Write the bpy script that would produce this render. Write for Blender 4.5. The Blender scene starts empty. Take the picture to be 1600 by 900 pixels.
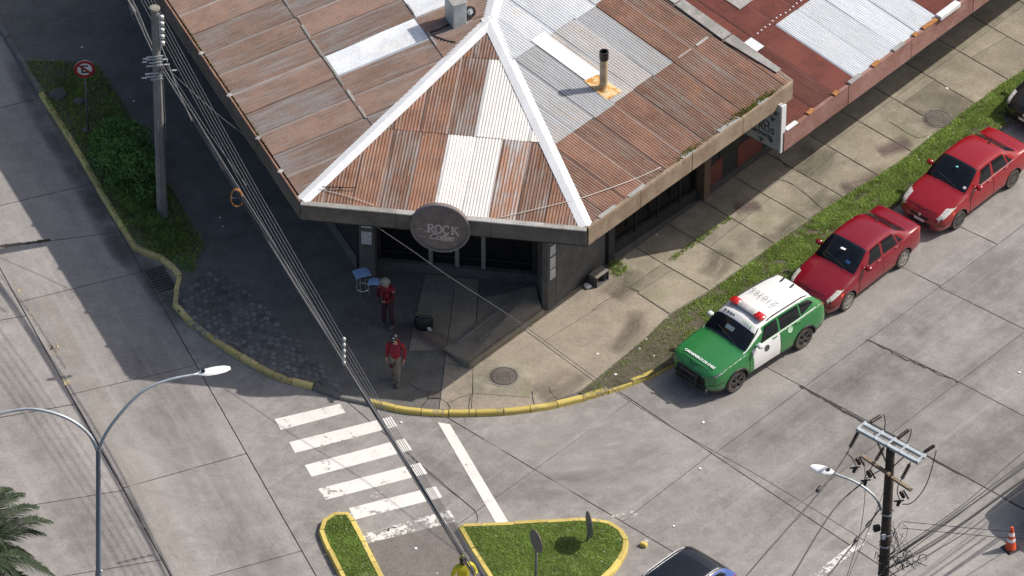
import bpy, bmesh, math, random
import numpy as np
from mathutils import Vector, Matrix
random.seed(7); rng = np.random.default_rng(7)
scene = bpy.context.scene
COL = scene.collection

# ---------------------------------------------------------------- camera
TH = math.radians(40.0); FPX = 9000.0; DIST = FPX/54.5
CAM = Vector((0, -DIST*math.cos(TH), DIST*math.sin(TH)))
FWD = Vector((0, math.cos(TH), -math.sin(TH))); UPV = Vector((0, math.sin(TH), math.cos(TH)))
cd = bpy.data.cameras.new('camera'); cam = bpy.data.objects.new('camera', cd); COL.objects.link(cam)
cam.location = CAM; cam.rotation_euler = (math.radians(90)-TH, 0, 0)
cd.sensor_width = 36; cd.lens = FPX/1600*36; cd.clip_start = 1; cd.clip_end = 2000
scene.camera = cam
# ---------------------------------------------------------------- light
SUNV = Vector((.972, .30, 1.0)).normalized()      # towards the sun
elev = math.asin(SUNV.z); azim = math.atan2(SUNV.x, SUNV.y)
w = bpy.data.worlds.new("World"); scene.world = w; w.use_nodes = True
nt = w.node_tree; bg = nt.nodes['Background']; sky = nt.nodes.new('ShaderNodeTexSky')
sky.sky_type = 'NISHITA'; sky.sun_disc = False; sky.sun_elevation = elev; sky.sun_rotation = azim
sky.air_density = 1.0; sky.dust_density = 3.5; sky.ozone_density = 1.0
nt.links.new(sky.outputs[0], bg.inputs[0]); bg.inputs[1].default_value = 0.135
sl = bpy.data.lights.new('sun', 'SUN'); so = bpy.data.objects.new('sun', sl); COL.objects.link(so)
sl.energy = 4.6; sl.angle = math.radians(0.5); sl.color = (1, .952, .88)
so.rotation_euler = SUNV.to_track_quat('Z', 'Y').to_euler(); so.location = SUNV*120
scene.view_settings.view_transform = 'Standard'; scene.view_settings.look = 'None'
scene.view_settings.exposure = -0.06; scene.view_settings.gamma = 1.0
scene.cycles.max_bounces = 6

# ---------------------------------------------------------------- survey: photo point at a known height -> place
def P(u, v, z=0.0):
    d = FWD*FPX + Vector((u-800, 0, 0)) + UPV*(450-v)
    return CAM + d*((z-CAM.z)/d.z)
def Pp(u, v, o, n):
    d = FWD*FPX + Vector((u-800, 0, 0)) + UPV*(450-v)
    return CAM + d*((o-CAM).dot(n)/d.dot(n))
def xy(pts, z=0.0): return [P(u, v, z).xy for u, v in pts]

# ---------------------------------------------------------------- materials
class NT:
    def __init__(s, name):
        s.m = bpy.data.materials.new(name); s.m.use_nodes = True; s.t = s.m.node_tree
        s.b = s.t.nodes['Principled BSDF']; s.out = s.t.nodes['Material Output']
    def n(s, ty): return s.t.nodes.new(ty)
    def l(s, a, b): s.t.links.new(a, b)
    def put(s, sock, val):
        if hasattr(val, 'links'): s.l(val, sock)
        elif isinstance(val, (tuple, list)) and len(val) == 3 and sock.type == 'RGBA': sock.default_value = (*val, 1)
        else: sock.default_value = val
    def pos(s): return s.n('ShaderNodeNewGeometry').outputs['Position']
    def objc(s): return s.n('ShaderNodeTexCoord').outputs['Object']
    def uv(s): return s.n('ShaderNodeTexCoord').outputs['UV']
    def rnd(s): return s.n('ShaderNodeObjectInfo').outputs['Random']
    def map(s, vec, scale=(1, 1, 1), rot=(0, 0, 0), loc=(0, 0, 0)):
        m = s.n('ShaderNodeMapping'); s.l(vec, m.inputs[0])
        m.inputs['Scale'].default_value = scale; m.inputs['Rotation'].default_value = rot; m.inputs['Location'].default_value = loc
        return m.outputs[0]
    def noise(s, vec, scale, detail=3, rough=.55, dist=0):
        m = s.n('ShaderNodeTexNoise'); s.l(vec, m.inputs['Vector']); m.inputs['Scale'].default_value = scale
        m.inputs['Detail'].default_value = detail; m.inputs['Roughness'].default_value = rough; m.inputs['Distortion'].default_value = dist
        return m.outputs['Fac']
    def ramp(s, fac, lo, hi, a=0.0, b=1.0):
        m = s.n('ShaderNodeMapRange'); m.clamp = True; s.put(m.inputs[0], fac)
        m.inputs[1].default_value = lo; m.inputs[2].default_value = hi; m.inputs[3].default_value = a; m.inputs[4].default_value = b
        return m.outputs[0]
    def mix(s, fac, a, b, blend='MIX'):
        m = s.n('ShaderNodeMix'); m.data_type = 'RGBA'; m.blend_type = blend
        s.put(m.inputs[0], fac); s.put(m.inputs[6], a); s.put(m.inputs[7], b); return m.outputs[2]
    def math(s, op, a, b=0.0):
        m = s.n('ShaderNodeMath'); m.operation = op; s.put(m.inputs[0], a); s.put(m.inputs[1], b); return m.outputs[0]
    def scale(s, col, f):      # colour times a scalar
        m = s.n('ShaderNodeVectorMath'); m.operation = 'SCALE'; s.put(m.inputs[0], col); s.put(m.inputs['Scale'], f); return m.outputs[0]
    def bump(s, h, strength=.3, dist=.01):
        m = s.n('ShaderNodeBump'); m.inputs['Strength'].default_value = strength; m.inputs['Distance'].default_value = dist
        s.l(h, m.inputs['Height']); s.l(m.outputs[0], s.b.inputs['Normal'])
    def fin(s, col, rough=.8, metal=0.0, spec=None):
        s.put(s.b.inputs['Base Color'], col); s.put(s.b.inputs['Roughness'], rough); s.put(s.b.inputs['Metallic'], metal)
        if spec is not None: s.b.inputs['Specular IOR Level'].default_value = spec
        return s.m

def plain(name, c, rough=.6, metal=0., var=.18, scale=6, coat=0, spec=None, rv=.12):
    """One surface colour with soft mottling, a grime layer and varied gloss."""
    k = NT(name); p = k.objc()
    n1 = k.noise(p, scale, 5, .62); n2 = k.noise(p, scale*7, 3)
    f = k.math('ADD', k.ramp(n1, .3, .7, 1-var, 1+var), k.ramp(n2, .3, .7, -var*.4, var*.4))
    col = k.scale(tuple(c), f)
    k.fin(col, k.ramp(n1, .3, .7, max(.03, rough-rv), min(1, rough+rv)), metal, spec)
    if coat: k.b.inputs['Coat Weight'].default_value = coat; k.b.inputs['Coat Roughness'].default_value = .06
    return k.m

def carpaint(name, c, dirt=(.30, .25, .20), amount=.5):
    k = NT(name); p = k.objc()
    sep = k.n('ShaderNodeSeparateXYZ'); k.l(p, sep.inputs[0])
    n = k.noise(p, 3.2, 6, .7); nf = k.noise(p, 60, 2)
    low = k.math('MULTIPLY', k.ramp(sep.outputs[2], .75, .2), k.ramp(n, .35, .7, .2, 1))
    d = k.math('MULTIPLY', k.math('ADD', low, k.ramp(n, .45, .8, .02, .22)), amount)
    col = k.mix(d, k.scale(tuple(c), k.ramp(nf, .3, .7, .93, 1.07)), dirt)
    k.fin(col, k.ramp(d, 0, .5, .25, .75)); k.b.inputs['Coat Weight'].default_value = .5; k.b.inputs['Coat Roughness'].default_value = .08
    return k.m

def concrete(name, base, dark, light, streak=None, moss=None, rv=.10, bump=.35):
    """Cast concrete: broad stains, mid mottling, aggregate speckle, wear along the traffic, per-slab tone."""
    k = NT(name); p = k.pos()
    a = k.noise(p, .33, 5, .6, .4); b = k.noise(p, 1.9, 7, .68); c = k.noise(p, 38, 3, .6); e = k.noise(p, 9, 5, .7)
    col = k.mix(k.ramp(a, .36, .66), dark, base)
    col = k.mix(k.ramp(b, .42, .74, 0, .8), col, light)
    col = k.mix(k.ramp(k.noise(p, 3.3, 8, .75), .56, .70, 0, .55), col, dark)
    if streak:
        pr = k.map(p, (1, 1, 1), (0, 0, -math.radians(streak))); sv = k.map(pr, (.10, 3.2, 1))
        s1 = k.noise(sv, 1.0, 6, .62, .6)
        col = k.mix(k.ramp(s1, .52, .72, 0, .55), col, light)
        col = k.mix(k.ramp(k.noise(k.map(pr, (.07, 1.2, 1)), 1.0, 4), .52, .68, 0, .42), col, dark)
    if moss:
        col = k.mix(k.math('MULTIPLY', k.ramp(k.noise(p, .8, 6, .7), .5, .68, 0, .65), k.ramp(e, .3, .6)), col, moss)
    col = k.scale(col, k.ramp(k.noise(p, 11, 4, .7), .60, .70, 1.0, .74)); col = k.scale(col, k.ramp(c, .25, .75, .74, 1.26)); col = k.scale(col, k.ramp(e, .25, .75, .88, 1.12))
    spots = k.ramp(k.noise(p, 21, 1, .5), .68, .73, 1.0, .55); col = k.scale(col, spots)
    col = k.scale(col, k.ramp(k.rnd(), 0, 1, 1-rv, 1+rv))
    k.bump(k.math('ADD', c, k.math('MULTIPLY', e, 1.2)), bump, .008)
    return k.fin(col, .88, 0, .3)

def rusty(name, rust, deep, zinc, amt=.5, crest=.5, pitch=.09, seam=.5):
    """Weathered corrugated iron: rust run down the slope, zinc left on the crests, per-sheet tone. UV = metres."""
    k = NT(name); uv0 = k.uv(); r0 = k.rnd()
    ofs = k.n('ShaderNodeVectorMath'); ofs.operation = 'ADD'; k.l(uv0, ofs.inputs[0]); cmb = k.n('ShaderNodeCombineXYZ'); k.l(k.math('MULTIPLY', r0, 37.0), cmb.inputs[0]); k.l(k.math('MULTIPLY', r0, 91.0), cmb.inputs[1]); k.l(cmb.outputs[0], ofs.inputs[1]); uv = ofs.outputs[0]
    st = k.map(uv, (7.0, .55, 1)); r = k.rnd()
    s1 = k.noise(st, 1.0, 7, .68, .3); s2 = k.noise(k.map(uv, (26, 1.6, 1)), 1.0, 5, .6); big = k.noise(uv, .55, 5, .6)
    fine = k.noise(k.map(uv, (60, 14, 1)), 1.0, 3)
    sx = k.n('ShaderNodeSeparateXYZ'); k.l(uv0, sx.inputs[0])
    wv = k.math('SINE', k.math('MULTIPLY', sx.outputs[0], 2*math.pi/pitch))
    m = k.math('ADD', k.math('MULTIPLY', s1, .9), k.math('MULTIPLY', big, .7))
    m = k.math('ADD', m, k.math('MULTIPLY', r, .22)); m = k.math('ADD', m, k.math('MULTIPLY', wv, -.10*crest))
    mask = k.ramp(m, 1.06-amt*.55-.10, 1.06-amt*.55+.14)
    rc = k.mix(k.ramp(s2, .38, .66), rust, deep)
    rc = k.mix(k.ramp(k.math('ADD', k.noise(uv, 1.1, 5, .65), k.math('MULTIPLY', r, .16)), .52, .70, 0, .75), rc, (rust[0]*1.32, rust[1]*1.32, rust[2]*1.34))
    rc = k.mix(k.ramp(k.noise(k.map(uv, (3, .8, 1)), 1.3, 6, .7), .58, .74, 0, .6), rc, (deep[0]*.8, deep[1]*.75, deep[2]*.75))
    rc = k.mix(k.ramp(k.noise(uv, 3.1, 6, .7), .52, .72, 0, .7), rc, (rust[0]*1.35, rust[1]*1.1, rust[2]*.8))
    zc = k.scale(tuple(zinc), k.ramp(s2, .3, .7, .78, 1.12))
    col = k.mix(mask, zc, rc)
    bare = k.math('MULTIPLY', k.ramp(wv, .35, 1.0), k.ramp(s2, .40, .62, 0, crest))
    col = k.mix(bare, col, (zinc[0]*1.15, zinc[1]*1.1, zinc[2]*1.05))
    eu = k.n('ShaderNodeUVMap'); eu.uv_map = 'edge'; es = k.n('ShaderNodeSeparateXYZ'); k.l(eu.outputs[0], es.inputs[0])
    e1 = k.math('MULTIPLY', k.ramp(es.outputs[0], .075, .045), k.ramp(s1, .3, .5, .25, 1)); e2 = k.math('MULTIPLY', k.ramp(es.outputs[1], .10, .05), k.ramp(s2, .35, .55, .3, 1))
    col = k.mix(k.math('MULTIPLY', e2, seam), col, (zinc[0]*1.1, zinc[1]*1.1, zinc[2]*1.1)); col = k.mix(k.math('MULTIPLY', e1, .75), col, (deep[0]*.45, deep[1]*.5, deep[2]*.6))
    col = k.scale(col, k.ramp(fine, .25, .75, .8, 1.2)); col = k.scale(col, k.ramp(r, 0, 1, .84, 1.16))
    k.bump(fine, .25, .004)
    return k.fin(col, .82, 0, .25)

def worn_paint(name, c, under=None, cover=.55, scale=7, thin=True):
    """Paint worn through in flakes; where it has gone the road below shows."""
    k = NT(name); p = k.pos(); n = k.noise(p, scale, 8, .72); b = k.noise(p, 1.3, 3); f = k.noise(p, 40, 2)
    m = k.ramp(k.math('ADD', k.math('MULTIPLY', n, .7), k.math('MULTIPLY', b, .5)), cover-.015, cover+.03)
    col = k.scale(tuple(c), k.ramp(f, .2, .8, .84, 1.1)); col = k.mix(k.ramp(k.noise(p, 2.6, 6, .7), .48, .75, 0, .35), col, (c[0]*.55, c[1]*.53, c[2]*.5))
    if thin:
        k.fin(col, .75); tr = k.n('ShaderNodeBsdfTransparent'); mx = k.n('ShaderNodeMixShader')
        k.l(m, mx.inputs[0]); k.l(k.b.outputs[0], mx.inputs[1]); k.l(tr.outputs[0], mx.inputs[2]); k.l(mx.outputs[0], k.out.inputs[0])
        return k.m
    return k.fin(k.scale(k.mix(m, col, under), k.ramp(k.rnd(), 0, 1, .8, 1.14)), .8)

def soft_wear(name, c):
    k = NT(name); p = k.pos(); n = k.noise(k.map(p, (.5, 4, 1), (0, 0, -.8)), 1.0, 6, .7); b = k.noise(p, 1.1, 4)
    m = k.math('MULTIPLY', k.ramp(n, .42, .7), k.ramp(b, .38, .6, 0, .6))
    k.fin(tuple(c), .85); tr = k.n('ShaderNodeBsdfTransparent'); mx = k.n('ShaderNodeMixShader')
    k.l(m, mx.inputs[0]); k.l(tr.outputs[0], mx.inputs[1]); k.l(k.b.outputs[0], mx.inputs[2]); k.l(mx.outputs[0], k.out.inputs[0]); return k.m

def glass(name, c=(.012, .014, .017), rough=.06):
    k = NT(name); n = k.noise(k.objc(), 5, 4)
    return k.fin(k.scale(tuple(c), k.ramp(n, .3, .7, .8, 1.3)), k.ramp(n, .3, .7, rough, rough+.06), 0, .5)

def wear_band(name, c, amt, lo=.34, hi=.72):
    k = NT(name); uv = k.uv(); s_ = k.n('ShaderNodeSeparateXYZ'); k.l(uv, s_.inputs[0])
    e = k.math('MULTIPLY', s_.outputs[0], k.math('SUBTRACT', 1.0, s_.outputs[0])); um = k.n('ShaderNodeUVMap'); um.uv_map = 'edge'; n = k.noise(k.map(um.outputs[0], (2.6, .3, 1)), 1.0, 7, .72); b = k.noise(k.pos(), .9, 4); e2 = k.math('MULTIPLY', s_.outputs[1], k.math('SUBTRACT', 1.0, s_.outputs[1]))
    m = k.math('MULTIPLY', k.math('MULTIPLY', k.math('MULTIPLY', k.ramp(e, .0, .24), k.ramp(e2, .0, .12)), k.ramp(n, lo, hi)), k.ramp(b, .3, .65, .25*amt, amt))
    k.fin(tuple(c), .88); tr = k.n('ShaderNodeBsdfTransparent'); mx = k.n('ShaderNodeMixShader')
    k.l(m, mx.inputs[0]); k.l(tr.outputs[0], mx.inputs[1]); k.l(k.b.outputs[0], mx.inputs[2]); k.l(mx.outputs[0], k.out.inputs[0]); return k.m
M = {}
ROADC = ((.283, .263, .243), (.198, .185, .172), (.355, .334, .31))
M['road_main'] = concrete('road_concrete_main', *ROADC, streak=47, rv=.10)
M['road_left'] = concrete('road_concrete_side', (.308, .284, .264), (.232, .215, .2), (.375, .348, .322), streak=113, rv=.07)
M['joint'] = plain('joint_dirt', (.035, .031, .027), .95)
M['earth'] = concrete('bare_earth', (.12, .10, .075), (.08, .066, .05), (.17, .145, .11), moss=(.07, .085, .03))
M['walk'] = concrete('pavement_concrete', (.295, .258, .195), (.19, .168, .128), (.36, .32, .25), moss=(.155, .16, .08), rv=.16)
M['apron'] = concrete('apron_concrete', (.31, .262, .205), (.235, .2, .158), (.37, .32, .255), rv=.05)
M['asphalt_old'] = concrete('old_dark_pavement', (.155, .145, .13), (.11, .104, .095), (.195, .184, .168), moss=(.115, .12, .075))
M['patch'] = concrete('mortar_patch', (.24, .22, .19), (.17, .155, .135), (.3, .275, .24))
M['stain'] = worn_paint('oil_stain', (.09, .075, .065), cover=.60, scale=2.2)
M['cobble'] = concrete('cobble_stone', (.17, .164, .155), (.115, .11, .105), (.235, .228, .218), rv=.35)
M['kerb_yellow'] = worn_paint('kerb_yellow_paint', (.62, .48, .13), (.25, .22, .17), .69, 9, thin=False)
M['kerb_worn'] = worn_paint('kerb_faded_paint', (.60, .48, .19), (.26, .24, .2), .66, 9, thin=False)
M['kerb_grey'] = concrete('kerb_concrete', (.2, .19, .175), (.13, .125, .115), (.27, .255, .235))
M['paint'] = worn_paint('road_paint', (.74, .71, .66), cover=.70, scale=6)
M['paint_worn'] = worn_paint('road_paint_worn', (.70, .67, .62), cover=.58, scale=8)
M['paint_ghost'] = worn_paint('road_paint_ghost', (.55, .52, .47), cover=.51, scale=9)
M['paint_yellow'] = worn_paint('road_paint_yellow_ghost', (.55, .45, .25), cover=.52, scale=5)
M['rust_front'] = rusty('rust_iron_front', (.205, .104, .066), (.118, .06, .04), (.31, .28, .26), .60, .75)
M['rust_left'] = rusty('rust_iron_left', (.21, .138, .108), (.155, .096, .07), (.28, .255, .243), .50, .5, seam=.9)
M['rust_right'] = rusty('rust_iron_right', (.20, .108, .074), (.115, .058, .04), (.29, .255, .23), .60, .6)
M['zinc_rust'] = rusty('zinc_part_rusted', (.24, .12, .07), (.15, .07, .04), (.36, .36, .36), .22, .5)
M['zinc'] = rusty('zinc_iron', (.33, .30, .27), (.29, .27, .25), (.42, .43, .44), .22, .4)
M['zinc_new'] = rusty('zinc_iron_bright', (.45, .46, .47), (.42, .43, .44), (.52, .54, .56), .15, .3)
M['clear_sheet'] = rusty('white_plastic_sheet', (.56, .57, .58), (.48, .49, .49), (.64, .67, .70), .2, .3)
M['clear_sheet_warm'] = rusty('cream_plastic_sheet', (.66, .60, .53), (.58, .52, .46), (.76, .73, .69), .25, .3)
M['maroon'] = rusty('maroon_iron', (.135, .044, .034), (.095, .035, .028), (.165, .07, .058), .6, .2, .076)
M['white_metal'] = plain('white_ridge_metal', (.66, .665, .67), .5, var=.07, scale=3)
M['fascia_right'] = concrete('stained_board', (.30, .225, .155), (.2, .145, .1), (.36, .29, .215), rv=.05)
M['fascia_front'] = concrete('grey_board', (.15, .135, .12), (.10, .088, .076), (.2, .18, .16), rv=.04)
M['fascia_left'] = concrete('pink_board', (.24, .13, .095), (.16, .085, .06), (.30, .2, .16), rv=.08)
M['fascia_next'] = concrete('red_parapet', (.30, .16, .13), (.21, .10, .08), (.36, .23, .2), rv=.08)
M['flash'] = concrete('cement_flashing', (.36, .35, .33), (.24, .23, .21), (.45, .44, .42))
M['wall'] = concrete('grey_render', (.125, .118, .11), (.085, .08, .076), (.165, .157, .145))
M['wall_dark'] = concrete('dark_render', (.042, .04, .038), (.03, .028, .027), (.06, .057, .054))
M['red_wall'] = plain('red_dado', (.17, .048, .032), .8, var=.25)
M['frame'] = plain('window_frame', (.24, .235, .22), .6)
M['pillar'] = concrete('pillar_render', (.11, .105, .098), (.075, .071, .067), (.15, .143, .132))
M['wood'] = plain('old_wood', (.14, .09, .055), .8, var=.3, scale=9)
M['pane'] = glass('shop_glass', (.01, .01, .011), .12)
M['carglass'] = glass('car_glass', (.008, .010, .013), .04)
M['poster'] = plain('paper_poster', (.5, .5, .5), .8, var=.5, scale=14)
M['paper'] = plain('white_paper', (.75, .75, .74), .8, var=.1)
M['bluecloth'] = plain('pale_blue_cloth', (.33, .48, .78), .8, var=.12)
M['black'] = plain('black_plastic', (.012, .012, .013), .5)
M['rubber'] = plain('tyre_rubber', (.028, .026, .024), .9, var=.3)
M['rubber_dusty'] = plain('tyre_dusty', (.075, .062, .052), .92, var=.35, scale=10)
M['alloy'] = plain('alloy_rim', (.42, .40, .37), .4, .5, var=.2)
M['alloy_dark'] = plain('alloy_dark', (.10, .095, .09), .45, .4)
M['chrome'] = plain('bright_metal', (.62, .63, .65), .3, .7, var=.06)
M['red_paint'] = carpaint('red_car_paint', (.20, .004, .014), amount=.14)
M['red_paint_bright'] = carpaint('bright_red_car_paint', (.27, .007, .013), amount=.16)
M['green_paint'] = carpaint('green_car_paint', (.026, .185, .05), amount=.25)
M['white_paint'] = carpaint('white_car_paint', (.76, .75, .73), amount=.4)
M['blue_paint'] = carpaint('blue_car_paint', (.05, .10, .33), amount=.15)
M['black_paint'] = carpaint('black_car_paint', (.012, .012, .014), amount=.2)
M['headlamp'] = plain('headlamp_lens', (.55, .53, .48), .12, var=.3, scale=12, coat=1)
M['headlamp_dark'] = plain('headlamp_smoked', (.07, .08, .075), .15, var=.3, coat=1)
M['tail'] = plain('tail_lens', (.30, .01, .01), .15, coat=1)
M['redlens'] = plain('beacon_red', (.50, .012, .010), .2, var=.15, coat=1)
M['greylens'] = plain('beacon_grey', (.45, .43, .42), .3)
M['lettering_dark'] = plain('dark_lettering', (.06, .065, .065), .7)
M['lettering_white'] = plain('white_lettering', (.8, .8, .78), .7)
M['check_pale'] = plain('pale_green_check', (.45, .62, .45), .5)
M['skin'] = plain('skin', (.38, .22, .15), .55, var=.08)
M['skin_dark'] = plain('skin_tan', (.30, .17, .11), .55, var=.08)
M['hair'] = plain('dark_hair', (.015, .011, .009), .6)
M['red_cloth'] = plain('red_cloth', (.22, .010, .024), .85, var=.2)
M['maroon_cloth'] = plain('maroon_cloth', (.085, .012, .018), .9, var=.2)
M['dark_cloth'] = plain('dark_cloth', (.03, .028, .03), .9, var=.2)
M['beige_cloth'] = plain('beige_cloth', (.19, .165, .14), .9, var=.2)
M['camo'] = plain('camouflage_cloth', (.34, .31, .26), .9, var=.6, scale=22)
M['hivis'] = plain('yellow_cloth', (.62, .55, .03), .8, var=.25)
M['shoe'] = plain('shoe_leather', (.09, .08, .072), .7)
M['pole_conc'] = concrete('pole_concrete', (.24, .235, .225), (.17, .165, .158), (.3, .295, .28), rv=.02)
M['pole_wood'] = concrete('pole_timber', (.085, .066, .05), (.05, .04, .032), (.12, .097, .078), rv=.02)
M['galv'] = plain('galvanised_steel', (.46, .50, .52), .45, .3, var=.12)
M['lamp_grey'] = plain('lamp_pole_steel', (.16, .20, .26), .45, .3, var=.12)
M['lamp_white'] = plain('lamp_head_white', (.78, .78, .78), .5, var=.06)
M['porcelain'] = plain('porcelain', (.62, .62, .60), .25, var=.1)
M['insulator'] = plain('brown_insulator', (.035, .022, .018), .35)
M['cable'] = plain('cable_black', (.026, .026, .028), .42, var=.2)
M['cable_grey'] = plain('cable_grey', (.13, .13, .132), .4, var=.15)
M['cable_white'] = plain('cable_white', (.6, .56, .5), .6)
M['sign_red'] = plain('sign_red', (.34, .015, .02), .5)
M['sign_white'] = plain('sign_white', (.72, .72, .72), .5, var=.08)
M['sign_back'] = plain('sign_back_grey', (.14, .14, .14), .6)
M['sign_board'] = plain('coffee_sign_face', (.17, .14, .135), .75, var=.3, scale=5)
M['sign_letter'] = plain('coffee_sign_letter', (.52, .45, .42), .7, var=.15)
M['rust_metal'] = plain('rusted_steel', (.36, .16, .05), .85, var=.5, scale=6)
M['flue'] = plain('flue_stained_metal', (.44, .34, .22), .6, var=.4, scale=3)
M['orange'] = plain('cone_orange', (.68, .085, .03), .6, var=.15)
M['iron'] = concrete('cast_iron_lid', (.15, .13, .11), (.09, .078, .066), (.2, .18, .155))
M['stone'] = concrete('field_stone', (.12, .117, .11), (.085, .08, .076), (.165, .16, .15))
def leafy(name, c):
    k = NT(name); n = k.noise(k.pos(), 1.6, 5, .65); col = k.scale(tuple(c), k.ramp(n, .3, .7, .72, 1.32)); k.fin(col, .62, 0, .35)
    t = k.n('ShaderNodeBsdfTranslucent'); k.l(col, t.inputs[0]); mx = k.n('ShaderNodeMixShader'); mx.inputs[0].default_value = .38
    k.l(k.b.outputs[0], mx.inputs[1]); k.l(t.outputs[0], mx.inputs[2]); k.l(mx.outputs[0], k.out.inputs[0]); return k.m
for nm, c in (('grass_a', (.25, .37, .075)), ('grass_b', (.36, .46, .11)), ('grass_c', (.16, .25, .055)), ('grass_dry', (.27, .24, .10)),
              ('leaf_a', (.125, .25, .065)), ('leaf_b', (.19, .34, .085)), ('leaf_c', (.085, .17, .048)),
              ('palm_a', (.022, .04, .016)), ('palm_b', (.04, .066, .026)), ('palm_c', (.10, .12, .075)), ('moss', (.16, .17, .03))):
    M[nm] = leafy(nm, c)
M['petal'] = plain('daisy_petal', (.72, .72, .66), .8)
M['turf'] = concrete('turf_soil', (.15, .19, .06), (.11, .14, .048), (.19, .225, .078))
M['verge_soil'] = concrete('verge_soil', (.10, .105, .065), (.075, .075, .05), (.13, .135, .08), moss=(.09, .12, .045))
M['trunk'] = plain('palm_trunk', (.12, .09, .06), .9, var=.4, scale=12)

# ---------------------------------------------------------------- object helpers
FR = {}
def tag(o, label=None, cat=None, group=None, kind=None):
    if label: o['label'] = label
    if cat: o['category'] = cat
    if group: o['group'] = group
    if kind: o['kind'] = kind
    return o
def thing(name, label, cat, loc=(0, 0, 0), group=None, rotz=None, kind=None):
    o = bpy.data.objects.new(name, None); COL.objects.link(o); o.empty_display_size = .2
    o.location = loc; FR[o] = Vector(loc) if rotz is None else Vector((0, 0, 0))
    if rotz is not None: o.rotation_euler = (0, 0, rotz)
    return tag(o, label, cat, group, kind)
def link(name, me, parent=None, loc=(0, 0, 0)):
    o = bpy.data.objects.new(name, me); COL.objects.link(o)
    if parent: o.parent = parent
    o.location = loc; return o
def dup(o, parent=None):
    c = o.copy(); COL.objects.link(c); c.parent = parent
    for ch in list(o.children): dup(ch, c)
    return c

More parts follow.
